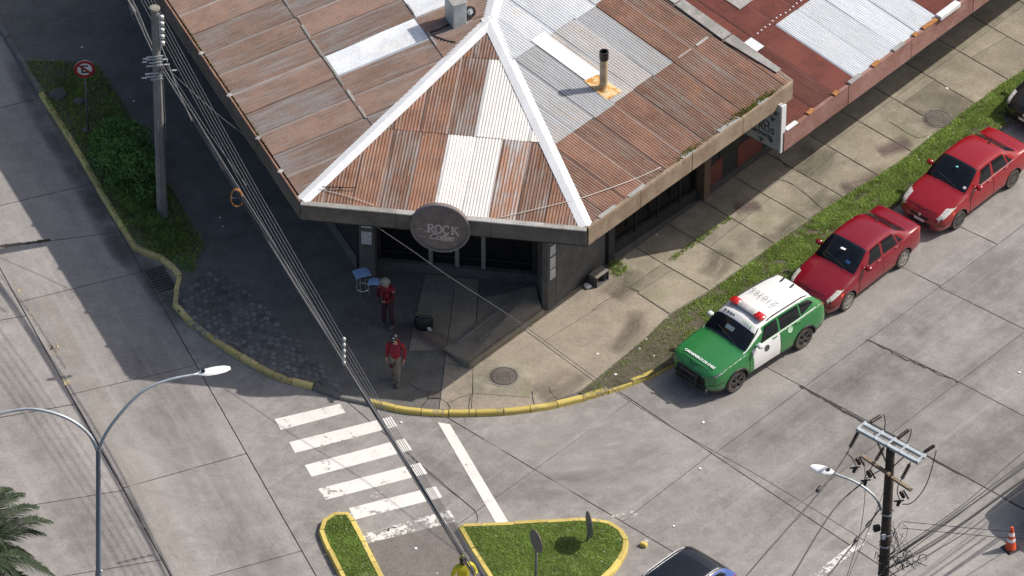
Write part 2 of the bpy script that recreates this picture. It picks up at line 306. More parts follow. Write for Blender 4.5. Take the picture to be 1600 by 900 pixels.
class MB:
    def __init__(s): s.v = []; s.f = []; s.m = []; s.uvs = None; s.uv2 = None
    def add(s, vs, fs, mi=0):
        o = len(s.v); s.v += [tuple(x) for x in vs]; s.f += [tuple(i+o for i in f) for f in fs]; s.m += [mi]*len(fs); return s
    def box(s, c, size, rot=None, mi=0):
        c = Vector(c); sx, sy, sz = (q/2 for q in size); R = rot or Matrix.Identity(3)
        vs = [c + R @ Vector((x*sx, y*sy, z*sz)) for z in (-1, 1) for y in (-1, 1) for x in (-1, 1)]
        return s.add(vs, [(0, 2, 3, 1), (4, 5, 7, 6), (0, 1, 5, 4), (2, 6, 7, 3), (0, 4, 6, 2), (1, 3, 7, 5)], mi)
    def bbox(s, c, size, rotz=0, bev=.01, mi=0):       # box with chamfered upright and top edges
        c = Vector(c); hx, hy, hz = size[0]/2, size[1]/2, size[2]/2; b = min(bev, hx*.9, hy*.9)
        ring = [(-hx+b, -hy), (hx-b, -hy), (hx, -hy+b), (hx, hy-b), (hx-b, hy), (-hx+b, hy), (-hx, hy-b), (-hx, -hy+b)]
        ins = [(x*(1-b/hx), y*(1-b/hy)) for x, y in ring]
        R = Matrix.Rotation(rotz, 3, 'Z')
        vs = [c+R@Vector((x, y, -hz)) for x, y in ring]+[c+R@Vector((x, y, hz-b)) for x, y in ring]+[c+R@Vector((x, y, hz)) for x, y in ins]
        fs = [tuple(range(7, -1, -1)), tuple(range(16, 24))]
        for k in (0, 8):
            fs += [(k+i, k+(i+1) % 8, k+8+(i+1) % 8, k+8+i) for i in range(8)]
        return s.add(vs, fs, mi)
    def prism(s, poly, z0, z1, mi=0, bev=0):
        n = len(poly); area = sum(poly[i][0]*poly[(i+1) % n][1]-poly[(i+1) % n][0]*poly[i][1] for i in range(n))
        if area < 0: poly = poly[::-1]
        z0 = z0 if hasattr(z0, '__len__') else [z0]*n; z1 = z1 if hasattr(z1, '__len__') else [z1]*n
        vs = [(p[0], p[1], z) for p, z in zip(poly, z0)]+[(p[0], p[1], z) for p, z in zip(poly, z1)]
        return s.add(vs, [tuple(range(n-1, -1, -1)), tuple(range(n, 2*n))]+[(i, (i+1) % n, n+(i+1) % n, n+i) for i in range(n)], mi)
    def sheet(s, poly, z, mi=0):
        n = len(poly); area = sum(poly[i][0]*poly[(i+1) % n][1]-poly[(i+1) % n][0]*poly[i][1] for i in range(n))
        if area < 0: poly = poly[::-1]
        return s.add([(p[0], p[1], z) for p in poly], [tuple(range(n))], mi)
    def tube(s, pts, r, n=6, mi=0, cap=True):
        pts = [Vector(p) for p in pts]; rs = r if hasattr(r, '__len__') else [r]*len(pts); vs = []; prev = None
        for i, p in enumerate(pts):
            t = (pts[min(i+1, len(pts)-1)]-pts[max(i-1, 0)]).normalized()
            if prev is None: a = t.orthogonal().normalized()
            else: a = (prev - t*prev.dot(t)).normalized()
            prev = a; b = t.cross(a)
            vs += [p+(a*math.cos(2*math.pi*j/n)+b*math.sin(2*math.pi*j/n))*rs[i] for j in range(n)]
        fs = [(i*n+j, i*n+(j+1) % n, (i+1)*n+(j+1) % n, (i+1)*n+j) for i in range(len(pts)-1) for j in range(n)]
        if cap: fs += [tuple(range(n-1, -1, -1)), tuple((len(pts)-1)*n+j for j in range(n))]
        return s.add(vs, fs, mi)
    def lathe(s, prof, c, ax=(0, 0, 1), n=16, mi=0):   # prof: (radius, height along ax)
        ax = Vector(ax).normalized(); a = ax.orthogonal().normalized(); b = ax.cross(a); c = Vector(c)
        vs = [c+ax*h+(a*math.cos(2*math.pi*j/n)+b*math.sin(2*math.pi*j/n))*max(r, 1e-4) for r, h in prof for j in range(n)]
        fs = [(i*n+j, i*n+(j+1) % n, (i+1)*n+(j+1) % n, (i+1)*n+j) for i in range(len(prof)-1) for j in range(n)]
        fs += [tuple(range(n-1, -1, -1)), tuple((len(prof)-1)*n+j for j in range(n))]
        return s.add(vs, fs, mi)
    def beam(s, a, b, w, h, up=(0, 0, 1), mi=0):
        a = Vector(a); b = Vector(b); d = (b-a); L = d.length; d.normalize(); u = Vector(up); sd = d.cross(u).normalized(); u = sd.cross(d)
        R = Matrix((d, sd, u)).transposed(); return s.box((a+b)/2, (L, w, h), R, mi)
    def mesh(s, name, mats, smooth=False, origin=(0, 0, 0), sharp=None):
        me = bpy.data.meshes.new(name); o = Vector(origin)
        me.from_pydata([Vector(q)-o for q in s.v], [], s.f)
        mats = mats if isinstance(mats, (list, tuple)) else [mats]
        for m in mats: me.materials.append(m)
        if len(mats) > 1: me.polygons.foreach_set('material_index', s.m)
        if smooth:
            me.polygons.foreach_set('use_smooth', [True]*len(me.polygons))
            if sharp: me.set_sharp_from_angle(angle=math.radians(sharp))
        if s.uvs:
            uvl = me.uv_layers.new(name='UV'); li = np.empty(len(me.loops), int); me.loops.foreach_get('vertex_index', li)
            uvl.data.foreach_set('uv', np.array(s.uvs, float)[li].ravel())
            if s.uv2: me.uv_layers.new(name='edge').data.foreach_set('uv', np.array(s.uv2, float)[li].ravel()); me.uv_layers['UV'].active_render = True
        me.update(); return me
    def build(s, name, mats, parent=None, smooth=False, sharp=None, origin=None):
        if origin is None:
            a = np.array([tuple(q) for q in s.v]); origin = Vector((*(a[:, :2].min(0)+a[:, :2].max(0))/2, a[:, 2].min()))
        o = link(name, s.mesh(name, mats, smooth, origin, sharp), parent, origin - (FR[parent] if parent else Vector()))
        FR[o] = Vector(origin); return o

def clip(poly, p, n):                 # keep the side where (x-p).n >= 0
    out = []
    for i in range(len(poly)):
        a, b = poly[i], poly[(i+1) % len(poly)]; da = (a[0]-p[0])*n[0]+(a[1]-p[1])*n[1]; db = (b[0]-p[0])*n[0]+(b[1]-p[1])*n[1]
        if da >= 0: out.append(a)
        if (da >= 0) != (db >= 0):
            t = da/(da-db); out.append((a[0]+(b[0]-a[0])*t, a[1]+(b[1]-a[1])*t))
    return out
def ccw(poly):
    A = sum(poly[i][0]*poly[(i+1) % len(poly)][1]-poly[(i+1) % len(poly)][0]*poly[i][1] for i in range(len(poly)))
    return list(poly) if A > 0 else list(poly)[::-1]
def inset(poly, d):
    poly = ccw(poly); out = list(poly)
    for i in range(len(poly)):
        a, b = poly[i], poly[(i+1) % len(poly)]; ex, ey = b[0]-a[0], b[1]-a[1]; L = math.hypot(ex, ey)
        if L < 1e-6: continue
        nx, ny = -ey/L, ex/L; out = clip(out, (a[0]+nx*d, a[1]+ny*d), (nx, ny))
        if len(out) < 3: return []
    return out
def area(poly): return abs(sum(poly[i][0]*poly[(i+1) % len(poly)][1]-poly[(i+1) % len(poly)][0]*poly[i][1] for i in range(len(poly))))/2
def inside(pt, poly):
    x, y = pt; c = False; n = len(poly)
    for i in range(n):
        x1, y1 = poly[i][0], poly[i][1]; x2, y2 = poly[(i+1) % n][0], poly[(i+1) % n][1]
        if (y1 > y) != (y2 > y) and x < (x2-x1)*(y-y1)/(y2-y1)+x1: c = not c
    return c
def split(poly, a, b):                # by the line through two photo points; left and right part
    pa, pb = P(*a), P(*b); n = (-(pb.y-pa.y), pb.x-pa.x); return clip(poly, pa, n), clip(poly, pa, (-n[0], -n[1]))
def strips(poly, lines):
    out = []; rest = poly
    for a, b in lines:
        l, r = split(rest, a, b)
        out.append(r); rest = l
    return out+[rest]
def catmull(pts, k=6):
    pts = [Vector(p) for p in pts]; q = [pts[0]*2-pts[1]]+pts+[pts[-1]*2-pts[-2]]; out = []
    for i in range(1, len(q)-2):
        for j in range(k):
            t = j/k; a, b, c, d = q[i-1:i+3]
            out.append(.5*((2*b)+(c-a)*t+(2*a-5*b+4*c-d)*t*t+(3*b-a-3*c+d)*t**3))
    return out+[pts[-1]]
def text_mesh(body, size, shear=0, extrude=.004, bold=0, spacing=1.0):
    cu = bpy.data.curves.new('lettering', 'FONT'); cu.body = body; cu.size = size; cu.shear = shear; cu.extrude = extrude
    cu.align_x = 'CENTER'; cu.align_y = 'CENTER'; cu.offset = bold; cu.space_character = spacing; cu.resolution_u = 3
    ob = bpy.data.objects.new('lettering', cu); COL.objects.link(ob); dg = bpy.context.evaluated_depsgraph_get()
    me = bpy.data.meshes.new_from_object(ob.evaluated_get(dg)); bpy.data.objects.remove(ob); me.name = 'lettering'; return me
def lettering(body, size, mat, parent, mx, name='lettering', **kw):
    me = text_mesh(body, size, **kw); me.materials.clear(); me.materials.append(mat)
    o = link(name, me, parent); o.matrix_local = Matrix.Translation(-FR[parent]) @ mx; FR[o] = mx.translation.copy(); return o
def basis(o, x, y):
    x = Vector(x).normalized(); y = Vector(y); z = x.cross(y).normalized(); y = z.cross(x)
    m = Matrix((x, y, z)).transposed().to_4x4(); m.translation = o; return m
# ================================================================ SETTING
gm = MB(); gm.box((0, 0, -.35), (900, 900, .4)); go = gm.build('ground', M['joint']); tag(go, 'dark bare ground showing in the road joints', 'ground', kind='structure')
road = thing('road', 'grey concrete street corner of large jointed slabs', 'road', (0, 0, -.1), kind='structure')
BIG = [p[:] for p in xy([(-300, -300), (1900, -300), (1900, 1200), (-300, 1200)])]
def slab(poly, parent, mat, z0, z1, gap=.012, name='slab'):
    q = inset([tuple(p) for p in poly], gap)
    if len(q) < 3 or area(q) < .02: return None
    clean = [p for i, p in enumerate(q) if math.dist(p, q[i-1]) > .004]
    if len(clean) < 3: return None
    t = inset(clean, .012)
    m = MB(); m.prism(clean, z0, z1-.008)
    if len(t) == len(clean):
        n = len(clean); c = ccw(clean); t = ccw(t)
        j = min(range(n), key=lambda i: math.dist(t[i], c[0])); t = t[j:]+t[:j]
        m.f.pop(1); m.m.pop()
        m.v += [(p[0], p[1], z1) for p in t]; m.f.append(tuple(range(2*n, 3*n))); m.m.append(0)
        for i in range(n): m.f.append((n+i, n+(i+1) % n, 2*n+(i+1) % n, 2*n+i)); m.m.append(0)
    return m.build(name, mat, parent)
lft, rgt = split(BIG, (492, 897), (317, 589))
ll, lm = split(lft, (267, 900), (17, 450))
pcs_l = strips(lm, [((332, 1040), (472, 1001)), ((332, 899), (472, 860)), ((160, 771), (400, 704)), ((111, 616), (307, 570)), ((32, 471), (222, 424)), ((0, 386), (78, 376)), ((0, 321), (38, 312)), ((0, 168), (40, 158))])
pcs_l += strips(ll, [((130, 895), (190, 885)), ((0, 797), (160, 771)), ((0, 652), (90, 636)), ((0, 500), (60, 490))])
rr, jx = split(rgt, (972, 615), (1370, 880))
up, lo = split(rr, (972, 815), (1600, 350)); md, by = split(lo, (1132, 876), (1600, 518))
pcs = strips(up, [((1200, 575), (1254, 604)), ((1407, 416), (1465, 445)), ((1502, 355), (1555, 380))])
pcs += strips(md, [((1254, 604), (1400, 682)), ((1355, 530), (1497, 596)), ((1470, 450), (1600, 514))])
pcs += strips(by, [((1480, 729), (1600, 795)), ((1497, 596), (1600, 650))])
ja, jb = split(jx, (737, 675), (1041, 856))
a1, a2 = split(ja, (742, 800), (984, 627)); pcs += [a1]; pcs += list(split(a2, (972, 815), (1106, 712)))
b1, b2 = split(jb, (742, 800), (984, 627)); pcs += [b2]; pcs += list(split(b1, (742, 798), (627, 700)))
for k, pl in enumerate(pcs_l): slab(pl, road, M['road_left'], -.12, -.004*((k*7) % 3)/2)
for k, pl in enumerate(pcs): slab(pl, road, M['road_main'], -.12, -.004*((k*5) % 3)/2)
def strip_line(name, pts, w, z, mat, parent, jit=0):
    m = MB(); ps = [P(u, v, 0) for u, v in pts]; ps = [p+Vector((random.uniform(-jit, jit), random.uniform(-jit, jit), 0)) for p in catmull(ps, 6)]
    for i in range(len(ps)-1):
        d = (ps[i+1]-ps[i]).normalized(); n = Vector((-d.y, d.x, 0)); wa = w*random.uniform(.6, 1.3)/2
        m.add([(*(q.xy), z) for q in (ps[i]+n*wa, ps[i]-n*wa, ps[i+1]-n*wa, ps[i+1]+n*wa)], [(3, 2, 1, 0)])
    return m.build(name, mat, parent)
strip_line('crack', [(1250, 602), (1285, 622), (1318, 642), (1355, 661), (1400, 684)], .085, .002, M['joint'], road, .03)
strip_line('crack', [(1400, 684), (1480, 731), (1540, 762), (1600, 797)], .04, .002, M['joint'], road, .015)
strip_line('crack', [(1355, 530), (1388, 547), (1412, 560), (1440, 572), (1466, 584), (1497, 597)], .045, .002, M['joint'], road, .035)
strip_line('crack', [(0, 385), (40, 380), (78, 375)], .13, .002, M['joint'], road, .01)
strip_line('crack', [(640, 712), (690, 757), (742, 799), (743, 824)], .02, .002, M['joint'], road, .01)
strip_line('crack', [(17, 450), (70, 545), (142, 673), (196, 770)], .03, .002, M['joint'], road, .008)
strip_line('crack', [(196, 770), (232, 836), (267, 900), (290, 942)], .03, .002, M['joint'], road, .008)

# painted markings
def marking(name, quad, mat, label=None, z=.004):
    m = MB(); m.sheet(xy(quad), z); o = m.build(name, mat, road)
    if label: o['label'] = label
    return o
CW = [[(429, 655), (531, 631), (540, 645), (439, 672)], [(452, 691), (611, 651), (621, 666), (461, 708)], [(476, 727), (632, 685), (644, 703), (487, 745)],
      [(497, 764), (656, 723), (668, 740), (509, 781)], [(545, 794), (681, 760), (691, 777), (555, 812)], [(565, 835), (702, 797), (714, 815), (575, 849)]]
for k, q in enumerate(CW): marking('crosswalk_stripe', q, M['paint_worn'] if k == 5 else M['paint'], 'badly worn last crosswalk stripe' if k == 5 else None)
marking('crosswalk_stripe', [(521, 798), (545, 793), (556, 812), (532, 818)], M['paint_ghost'], 'flaked remnant of a crosswalk stripe')
marking('stop_line', [(684, 660), (703, 663), (794, 815), (776, 819)], M['paint'])
for q in ([(548, 772), (600, 768), (606, 778), (560, 782)], [(604, 799), (650, 800), (664, 806), (640, 808)], [(575, 828), (640, 806), (655, 812), (590, 836)]): marking('paint_remnant', q, M['paint_ghost'])
marking('lane_line', [(1262, 904), (1366, 823), (1378, 829), (1282, 904)], M['paint_worn'])
marking('paint_remnant', [(1003, 845), (1045, 812), (1050, 816), (1008, 852)], M['paint_ghost']); marking('paint_remnant', [(1006, 816), (1012, 815), (1016, 838), (1009, 838)], M['paint_ghost'])
marking('paint_remnant', [(948, 805), (990, 798), (1000, 806), (960, 816)], M['paint_ghost'])
marking('paint_remnant', [(948, 757), (964, 755), (966, 762), (950, 763)], M['paint_ghost'])
for q in ([(25, 450), (44, 448), (92, 548), (76, 552)], [(66, 520), (82, 520), (96, 552), (80, 556)], [(90, 570), (104, 572), (112, 600), (100, 602)], [(0, 400), (12, 398), (34, 440), (22, 445)]): marking('paint_remnant', q, M['paint_yellow'])
def wear_strip(name, pts, w, mat, z, par=None):
    m = MB(); m.uvs = []; m.uv2 = []; ps = catmull([P(u, v, 0) for u, v in pts], 6); d_ = 0
    for i in range(len(ps)):
        t = (ps[min(i+1, len(ps)-1)]-ps[max(i-1, 0)]).normalized(); n = Vector((-t.y, t.x, 0)); d_ += (ps[i]-ps[i-1]).length if i else 0
        for k in range(5):
            f = k/4; m.v.append((*((ps[i]+n*w*(f-.5)).xy), z)); m.uvs.append((f, i/(len(ps)-1))); m.uv2.append((f*w+w*3.7, d_+w*11))
    m.f = [(i*5+k, i*5+k+1, i*5+k+6, i*5+k+5)[::-1] for i in range(len(ps)-1) for k in range(4)]; m.m = [0]*len(m.f)
    return m.build(name, mat, par or road)
WL, WD, WY = wear_band('tyre_wear_pale', (.42, .39, .36), .75), wear_band('traffic_grime', (.13, .118, .108), .50, .25, .8), wear_band('yellow_dust', (.42, .36, .27), .45)
zz_ = .0015
for nm, mt, w_, pts in (('traffic_grime', WD, 2.6, [(190, 520), (270, 650), (370, 820), (440, 960)]), ('traffic_grime', WD, 1.8, [(-20, 560), (80, 720), (200, 920)]), ('dust_band', WY, 1.0, [(40, 430), (130, 590), (230, 780), (310, 930)]),
        ('tyre_wear', WL, .22, [(60, 690), (190, 752), (330, 790), (410, 803)]), ('tyre_wear', WL, .2, [(170, 680), (290, 728), (390, 752)]), ('tyre_wear', WL, .22, [(140, 795), (260, 830), (360, 842)]), ('tyre_wear', WL, .3, [(10, 600), (70, 690), (170, 830)]),
        ('tyre_wear', WL, .7, [(820, 672), (990, 692), (1110, 640), (1240, 556)]), ('tyre_wear', WL, .5, [(830, 735), (970, 745), (1110, 690), (1220, 610)]), ('tyre_wear', WL, .45, [(1040, 800), (1120, 745), (1200, 690)]), ('tyre_wear', WL, .6, [(700, 690), (800, 700), (900, 690)]),
        ('traffic_grime', WD, 2.2, [(1130, 730), (1300, 610), (1450, 500), (1620, 375)]), ('traffic_grime', WD, 1.6, [(1180, 830), (1400, 668), (1620, 505)]), ('traffic_grime', WD, 1.4, [(620, 700), (760, 760), (900, 760), (1050, 700)]), ('traffic_grime', WD, 2.0, [(1450, 760), (1620, 640)]), ('tyre_wear', WL, .9, [(1280, 520), (1400, 440), (1600, 290)])):
    zz_ += .0001; wear_strip(nm, pts, w_, mt, zz_)
GS = wear_band('faded_stripe', (.40, .375, .348), .8, .2, .6)
for pts in ([(838, 680), (910, 668), (990, 645)], [(826, 706), (905, 700), (1000, 684)], [(832, 733), (910, 730), (996, 722)], [(845, 758), (905, 762), (970, 770)]): zz_ += .0001; wear_strip('faded_stripe', pts, .55, GS, zz_)
gut = M['gutter'] = wear_band('gutter_band', (.10, .094, .088), .8, .1, .5)  # darker band along the left kerb, fading out at its edges
wear_strip('gutter_band', [(20, 78), (52, 150), (100, 230), (152, 318), (196, 395), (235, 430), (262, 470), (285, 512)], .95, gut, .0032)

# kerbs and pavement body
KL = [(-140, -210), (0, 52), (60, 150), (107, 225), (160, 314), (205, 390), (225, 400), (243, 407), (257, 412), (277, 437), (272, 455), (269, 480), (295, 509), (318, 527), (340, 542), (370, 561), (400, 579), (437, 597), (487, 610),
      (530, 625), (575, 634), (625, 646), (675, 651), (725, 652), (800, 649), (862, 640), (920, 626), (970, 610), (1015, 594), (1057, 570), (1150, 503), (1300, 395), (1450, 287), (1600, 179), (1900, -36)]
def offset(pts, d):
    out = []
    for i, p in enumerate(pts):
        a = pts[max(i-1, 0)]; b = pts[min(i+1, len(pts)-1)]; t = (b-a).normalized(); out.append(p+Vector((-t.y, t.x))*d)
    return out
KW = [Vector(p) for p in xy(KL)]
KI = offset(KW, .15)
BACK = [Vector((40, 40)), Vector((-40, 40))]
pav = MB(); pav.prism([tuple(p) for p in KI]+[(30, 45), (-35, 45)], -.12, .115)
po = pav.build('pavement', M['asphalt_old']); tag(po, 'old dark pavement round the corner building', 'pavement', kind='structure')
PAV = po
def kerb(root, pts, L, mat, h=.145, w=.155, name='kerb_stone', jit=.011, lab=None, gap=.02):
    pts = [Vector(p) for p in pts]; cum = [0]
    for i in range(1, len(pts)): cum.append(cum[-1]+(pts[i]-pts[i-1]).length)
    n = max(1, round(cum[-1]/L)); st = cum[-1]/n
    def at(s):
        s = min(max(s, 0), cum[-1]-1e-6); i = max(j for j in range(len(cum)-1) if cum[j] <= s); return pts[i].lerp(pts[i+1], (s-cum[i])/(cum[i+1]-cum[i]))
    def nrm(s):
        t = (at(s+.12)-at(s-.12)).normalized(); return Vector((-t.y, t.x))
    for i in range(n):
        m = MB(); dz = random.uniform(-jit, jit); dn = random.uniform(-jit, jit); secs = []
        ss = [i*st+gap/2, (i+.5)*st, (i+1)*st-gap/2] if st > .45 else [i*st+gap/2, (i+1)*st-gap/2]
        for s in ss:
            p, q = at(s), nrm(s); H = h+dz
            secs += [(*(p+q*(o+dn)), z) for o, z in ((0, -.11), (.012, H-.035), (.04, H), (w, H), (w, -.11))]
        k = len(ss); fs = [(a*5+j, a*5+(j+1) % 5, a*5+5+(j+1) % 5, a*5+5+j) for a in range(k-1) for j in range(5)]
        m.add(secs, [f[::-1] for f in fs]+[(0, 1, 2, 3, 4), tuple((k-1)*5+j for j in (4, 3, 2, 1, 0))])
        o = m.build(name, mat, root)
        if lab: o['label'] = lab
kb = thing('kerb', 'kerb of painted stones round the shop corner', 'kerb', (0, 0, 0), kind='structure')
kerb(kb, KW[0:3], 1.0, M['kerb_grey'], lab='bare grey kerb stone in the shade')
kerb(kb, KW[2:10], .95, M['kerb_worn'])
kerb(kb, KW[9:12], .6, M['kerb_worn'])
kerb(kb, KW[11:19], .62, M['kerb_worn'], jit=.012)
kerb(kb, KW[18:21], .8, M['kerb_grey'], h=.115, lab='low unpainted dropped kerb stone')
kerb(kb, KW[20:30], .80, M['kerb_yellow'])
kerb(kb, KW[29:], 1.0, M['kerb_grey'], lab='bare kerb stone along the parking strip')

# concrete slabs of the pavement
ZS = .14
def S2(pts): return [tuple(p) for p in xy(pts, ZS)]
band = S2([(845, 491), (1102, 307), (1900, -268), (1900, -90), (1600, 108), (1500, 178), (1400, 255), (1300, 318), (1200, 388), (1110, 452), (1046, 490), (930, 424)])
def splitz(poly, a, b):
    pa, pb = P(*a, ZS), P(*b, ZS); n = (-(pb.y-pa.y), pb.x-pa.x); return clip(poly, pa, n), clip(poly, pa, (-n[0], -n[1]))
walk = S2([(930, 431), (1102, 307), (1900, -268), (1900, -90), (1600, 108), (1500, 178), (1400, 255), (1300, 318), (1200, 388), (1110, 452), (1046, 490), (984, 450)])
inn, out = splitz(walk, (1035, 411), (1600, 8))
walk_mats = M['walk']
for strip, gap in ((inn, .012), (out, .014)):
    rest = strip
    for k in range(0, 18):
        u = 1034+51.6*k; v = 411-.713*51.6*k
        l, r = splitz(rest, (u, v), (u+100, v+58+random.uniform(-1.5, 1.5)))
        if len(r) >= 3:
            if strip is out and k in (0, 2, 3, 5, 8, 10, 12, 14):
                o1 = 26*.7; x, y = splitz(r, (u-51+18, v+36.8+10.4+random.uniform(-6, 8)), (u+18, v+10.4+random.uniform(-6, 8)))
                for q in (x, y): slab(q, PAV, M['walk'], .10, ZS+random.uniform(-.004, .004), gap)
            else: slab(r, PAV, M['walk'], .10, ZS+random.uniform(-.004, .004), gap)
        rest = l
        if len(rest) < 3: break
# corner apron
kin = [tuple(p) for p in KI[21:27]]
apr = S2([(640, 634)])+[]
apr = S2([(634, 600), (638, 545), (648, 500), (664, 428), (846, 446), (1000, 420)])[0:5]+S2([(935, 428), (984, 450), (1045, 491), (1010, 526), (960, 568), (908, 610)])+[tuple(p) for p in KI[25:20:-1]]+S2([(628, 636)])
p1, p2 = splitz(apr, (735, 660), (741, 556))           # left, right of the line by the manhole
p1a, p1b = splitz(p1, (692, 545), (712, 430)) if False else splitz(p1, (688, 620), (712, 430))
for q in (p1a,): 
    for s_ in splitz(q, (625, 548), (700, 545)): slab(s_, PAV, M['apron'], .10, ZS, .01)
for s_ in splitz(p1b, (650, 560), (740, 574)): slab(s_, PAV, M['apron'], .10, ZS, .01)
q1, q2 = splitz(p2, (730, 557), (848, 487)) if False else splitz(p2, (738, 560), (850, 484))
slab(q1, PAV, M['apron'], .10, ZS, .01)
q3, q4 = splitz(q2, (812, 510), (930, 597)); slab(q4, PAV, M['apron'], .10, ZS, .006)
for s_ in splitz(q3, (950, 495), (880, 500)) if False else splitz(q3, (927, 485), (984, 450)): slab(s_, PAV, M['apron'], .10, ZS, .01)
mp = MB(); mp.prism(S2([(739, 557), (830, 560), (829, 621), (739, 615)]), .12, ZS+.012); tag(mp.build('slab', M['walk'], PAV), 'square slab set round the manhole lid')
mp = MB(); mp.prism(S2([(664, 433), (712, 440), (707, 464), (660, 457)]), .12, ZS+.01); tag(mp.build('slab', M['patch'], PAV), 'paler rectangular patch slab before the shop front')
mp = MB(); mp.prism(S2([(671, 610), (688, 612), (687, 622), (669, 622)]), .12, ZS+.006); mp.build('inspection_cover', M['iron'], PAV)
def crack(pts, w=.018, jit=.02):
    m = MB(); ps = [P(u, v, ZS)+Vector((random.uniform(-jit, jit), random.uniform(-jit, jit), 0)) for u, v in pts]
    ps = [p+Vector((random.uniform(-jit, jit), random.uniform(-jit, jit), 0))*.5 for p in catmull(ps, 4)]
    for i in range(len(ps)-1):
        d = (ps[i+1]-ps[i]).normalized(); n = Vector((-d.y, d.x, 0)); wa = w*random.uniform(.5, 1.4)/2
        m.add([(*(q.xy), ZS+.009) for q in (ps[i]+n*wa, ps[i]-n*wa, ps[i+1]-n*wa, ps[i+1]+n*wa)], [(3, 2, 1, 0)])
    m.build('crack', M['joint'], PAV)
for pts in ([(634, 596), (655, 608), (668, 612)], [(687, 622), (700, 632), (703, 640)], [(669, 622), (660, 636)], [(703, 630), (720, 620), (738, 616)], [(856, 606), (864, 618), (873, 624)], [(735, 618), (733, 634), (735, 652)],
            [(830, 612), (834, 632)], [(800, 488), (830, 510)], [(1210, 240), (1230, 262)], [(1205, 278), (1240, 290), (1290, 330)], [(1390, 190), (1430, 215), (1452, 210)], [(925, 486), (942, 472), (960, 463)]): crack(pts)
DAMP = wear_band('damp_stain', (.13, .085, .085), .9, .25, .6)
wear_strip('stain', [(612, 532), (650, 522), (690, 542), (735, 568)], .85, DAMP, ZS+.014, PAV)
for q in ([(1310, 300), (1345, 292), (1395, 275)], [(1320, 312), (1350, 305), (1390, 292)], [(1145, 332), (1165, 330), (1190, 325)], [(1370, 245), (1395, 236), (1425, 225)]): wear_strip('stain', q, .8, DAMP, ZS+.012, PAV)

GRIME = wear_band('pavement_grime', (.115, .10, .075), .75, .3, .62)
for q in ([(1190, 395), (1290, 325), (1310, 300), (1240, 330), (1180, 372)], [(1100, 440), (1150, 405), (1130, 395), (1080, 425)], [(1450, 212), (1520, 165), (1500, 150), (1440, 190)], [(960, 560), (1030, 505), (1000, 490), (930, 545)], [(840, 630), (915, 600), (900, 585), (835, 612)], [(1250, 280), (1300, 250), (1280, 235), (1240, 262)], [(950, 470), (1010, 440), (985, 425), (935, 452)]):
    wear_strip('grime', [q[0], ((q[0][0]+q[2][0])/2+6, (q[0][1]+q[2][1])/2+3), q[2]], random.uniform(.7, 1.2), GRIME, ZS+.011, PAV)
# cobbles in the shade of the corner
cob_poly = xy([(281, 445), (300, 432), (340, 425), (378, 448), (420, 480), (452, 515), (482, 548), (520, 590), (540, 612), (500, 604), (440, 585), (400, 567), (340, 530), (300, 503), (276, 480)], .13)
cobs = []
ang = math.radians(-22); ca, sa = math.cos(ang), math.sin(ang); c0 = P(400, 520)
for i in range(-28, 29):
    for j in range(-28, 29):
        x, y = (i+.5*(j % 2))*.215+random.uniform(-.035, .035), j*.195+random.uniform(-.035, .035)
        p = (c0.x+x*ca-y*sa, c0.y+x*sa+y*ca)
        if inside(p, cob_poly) and random.random() > .05: cobs.append(p)
cobs.sort(key=lambda p: p[1]); cov = MB()
cbm = []
for k in range(8):
    m = MB(); n = random.choice((5, 6, 6, 7)); rr_ = [random.uniform(.086, .112) for _ in range(n)]; o_ = random.random()
    ring = [(math.cos(2*math.pi*(t+o_)/n)*r*1.06, math.sin(2*math.pi*(t+o_)/n)*r) for t, r in enumerate(rr_)]
    vs = [(x, y, 0) for x, y in ring]+[(x*.96, y*.96, .026) for x, y in ring]+[(x*.74, y*.74, .034) for x, y in ring]
    fs = [tuple(2*n+t for t in range(n))]+[(b*n+t, b*n+(t+1) % n, b*n+n+(t+1) % n, b*n+n+t) for b in (0, 1) for t in range(n)]
    m.add(vs, fs); cbm.append((m, m.mesh('cobble', M['cobble'])))
ncob = min(300, len(cobs))
for k, p in enumerate(cobs):
    z = .105+random.uniform(-.01, .012)
    if k < ncob:
        o = link('cobble', cbm[k % 8][1], PAV, Vector((*p, z))-FR[PAV]); o.rotation_euler = (random.uniform(-.08, .08), random.uniform(-.08, .08), random.uniform(0, 6.28)); o.scale = (random.uniform(.8, 1.15), random.uniform(.8, 1.15), 1)
    else:
        mm = cbm[k % 8][0]; cov.add([(x+p[0], y+p[1], zz+z) for x, y, zz in mm.v], mm.f)
if cov.v: tag(cov.build('cobbles', M['cobble'], PAV), kind='stuff')

# soil strips and grass
def soil(pts, z, mat, name, lab, thick=.03):
    m = MB(); m.prism([tuple(p) for p in xy(pts, z)], z-thick, z); o = m.build(name, mat); tag(o, lab, 'soil', kind='structure'); return o
STRIP = [(905, 614), (960, 570), (1010, 528), (1047, 492), (1110, 455), (1160, 420), (1200, 390), (1300, 320), (1400, 258), (1500, 180), (1560, 136), (1600, 110), (1900, -90), (1900, -40), (1600, 174), (1450, 282), (1300, 390), (1150, 498), (1057, 564), (1012, 588), (965, 603), (922, 616)]
soil(STRIP, .152, M['earth'], 'parking_verge', 'narrow earth strip between pavement and parked cars')
VERGE = [(30, 95), (100, 95), (150, 100), (185, 150), (225, 225), (265, 290), (300, 350), (300, 385), (262, 402), (215, 388), (165, 310), (112, 222), (66, 150)]
soil(VERGE, .135, M['verge_soil'], 'shaded_verge', 'shaded earth verge beside the side street')
IL = [(640, 980), (598, 900), (570, 845), (549, 806), (535, 803), (520, 806), (503, 816), (497, 832), (505, 855), (530, 905), (572, 985)]
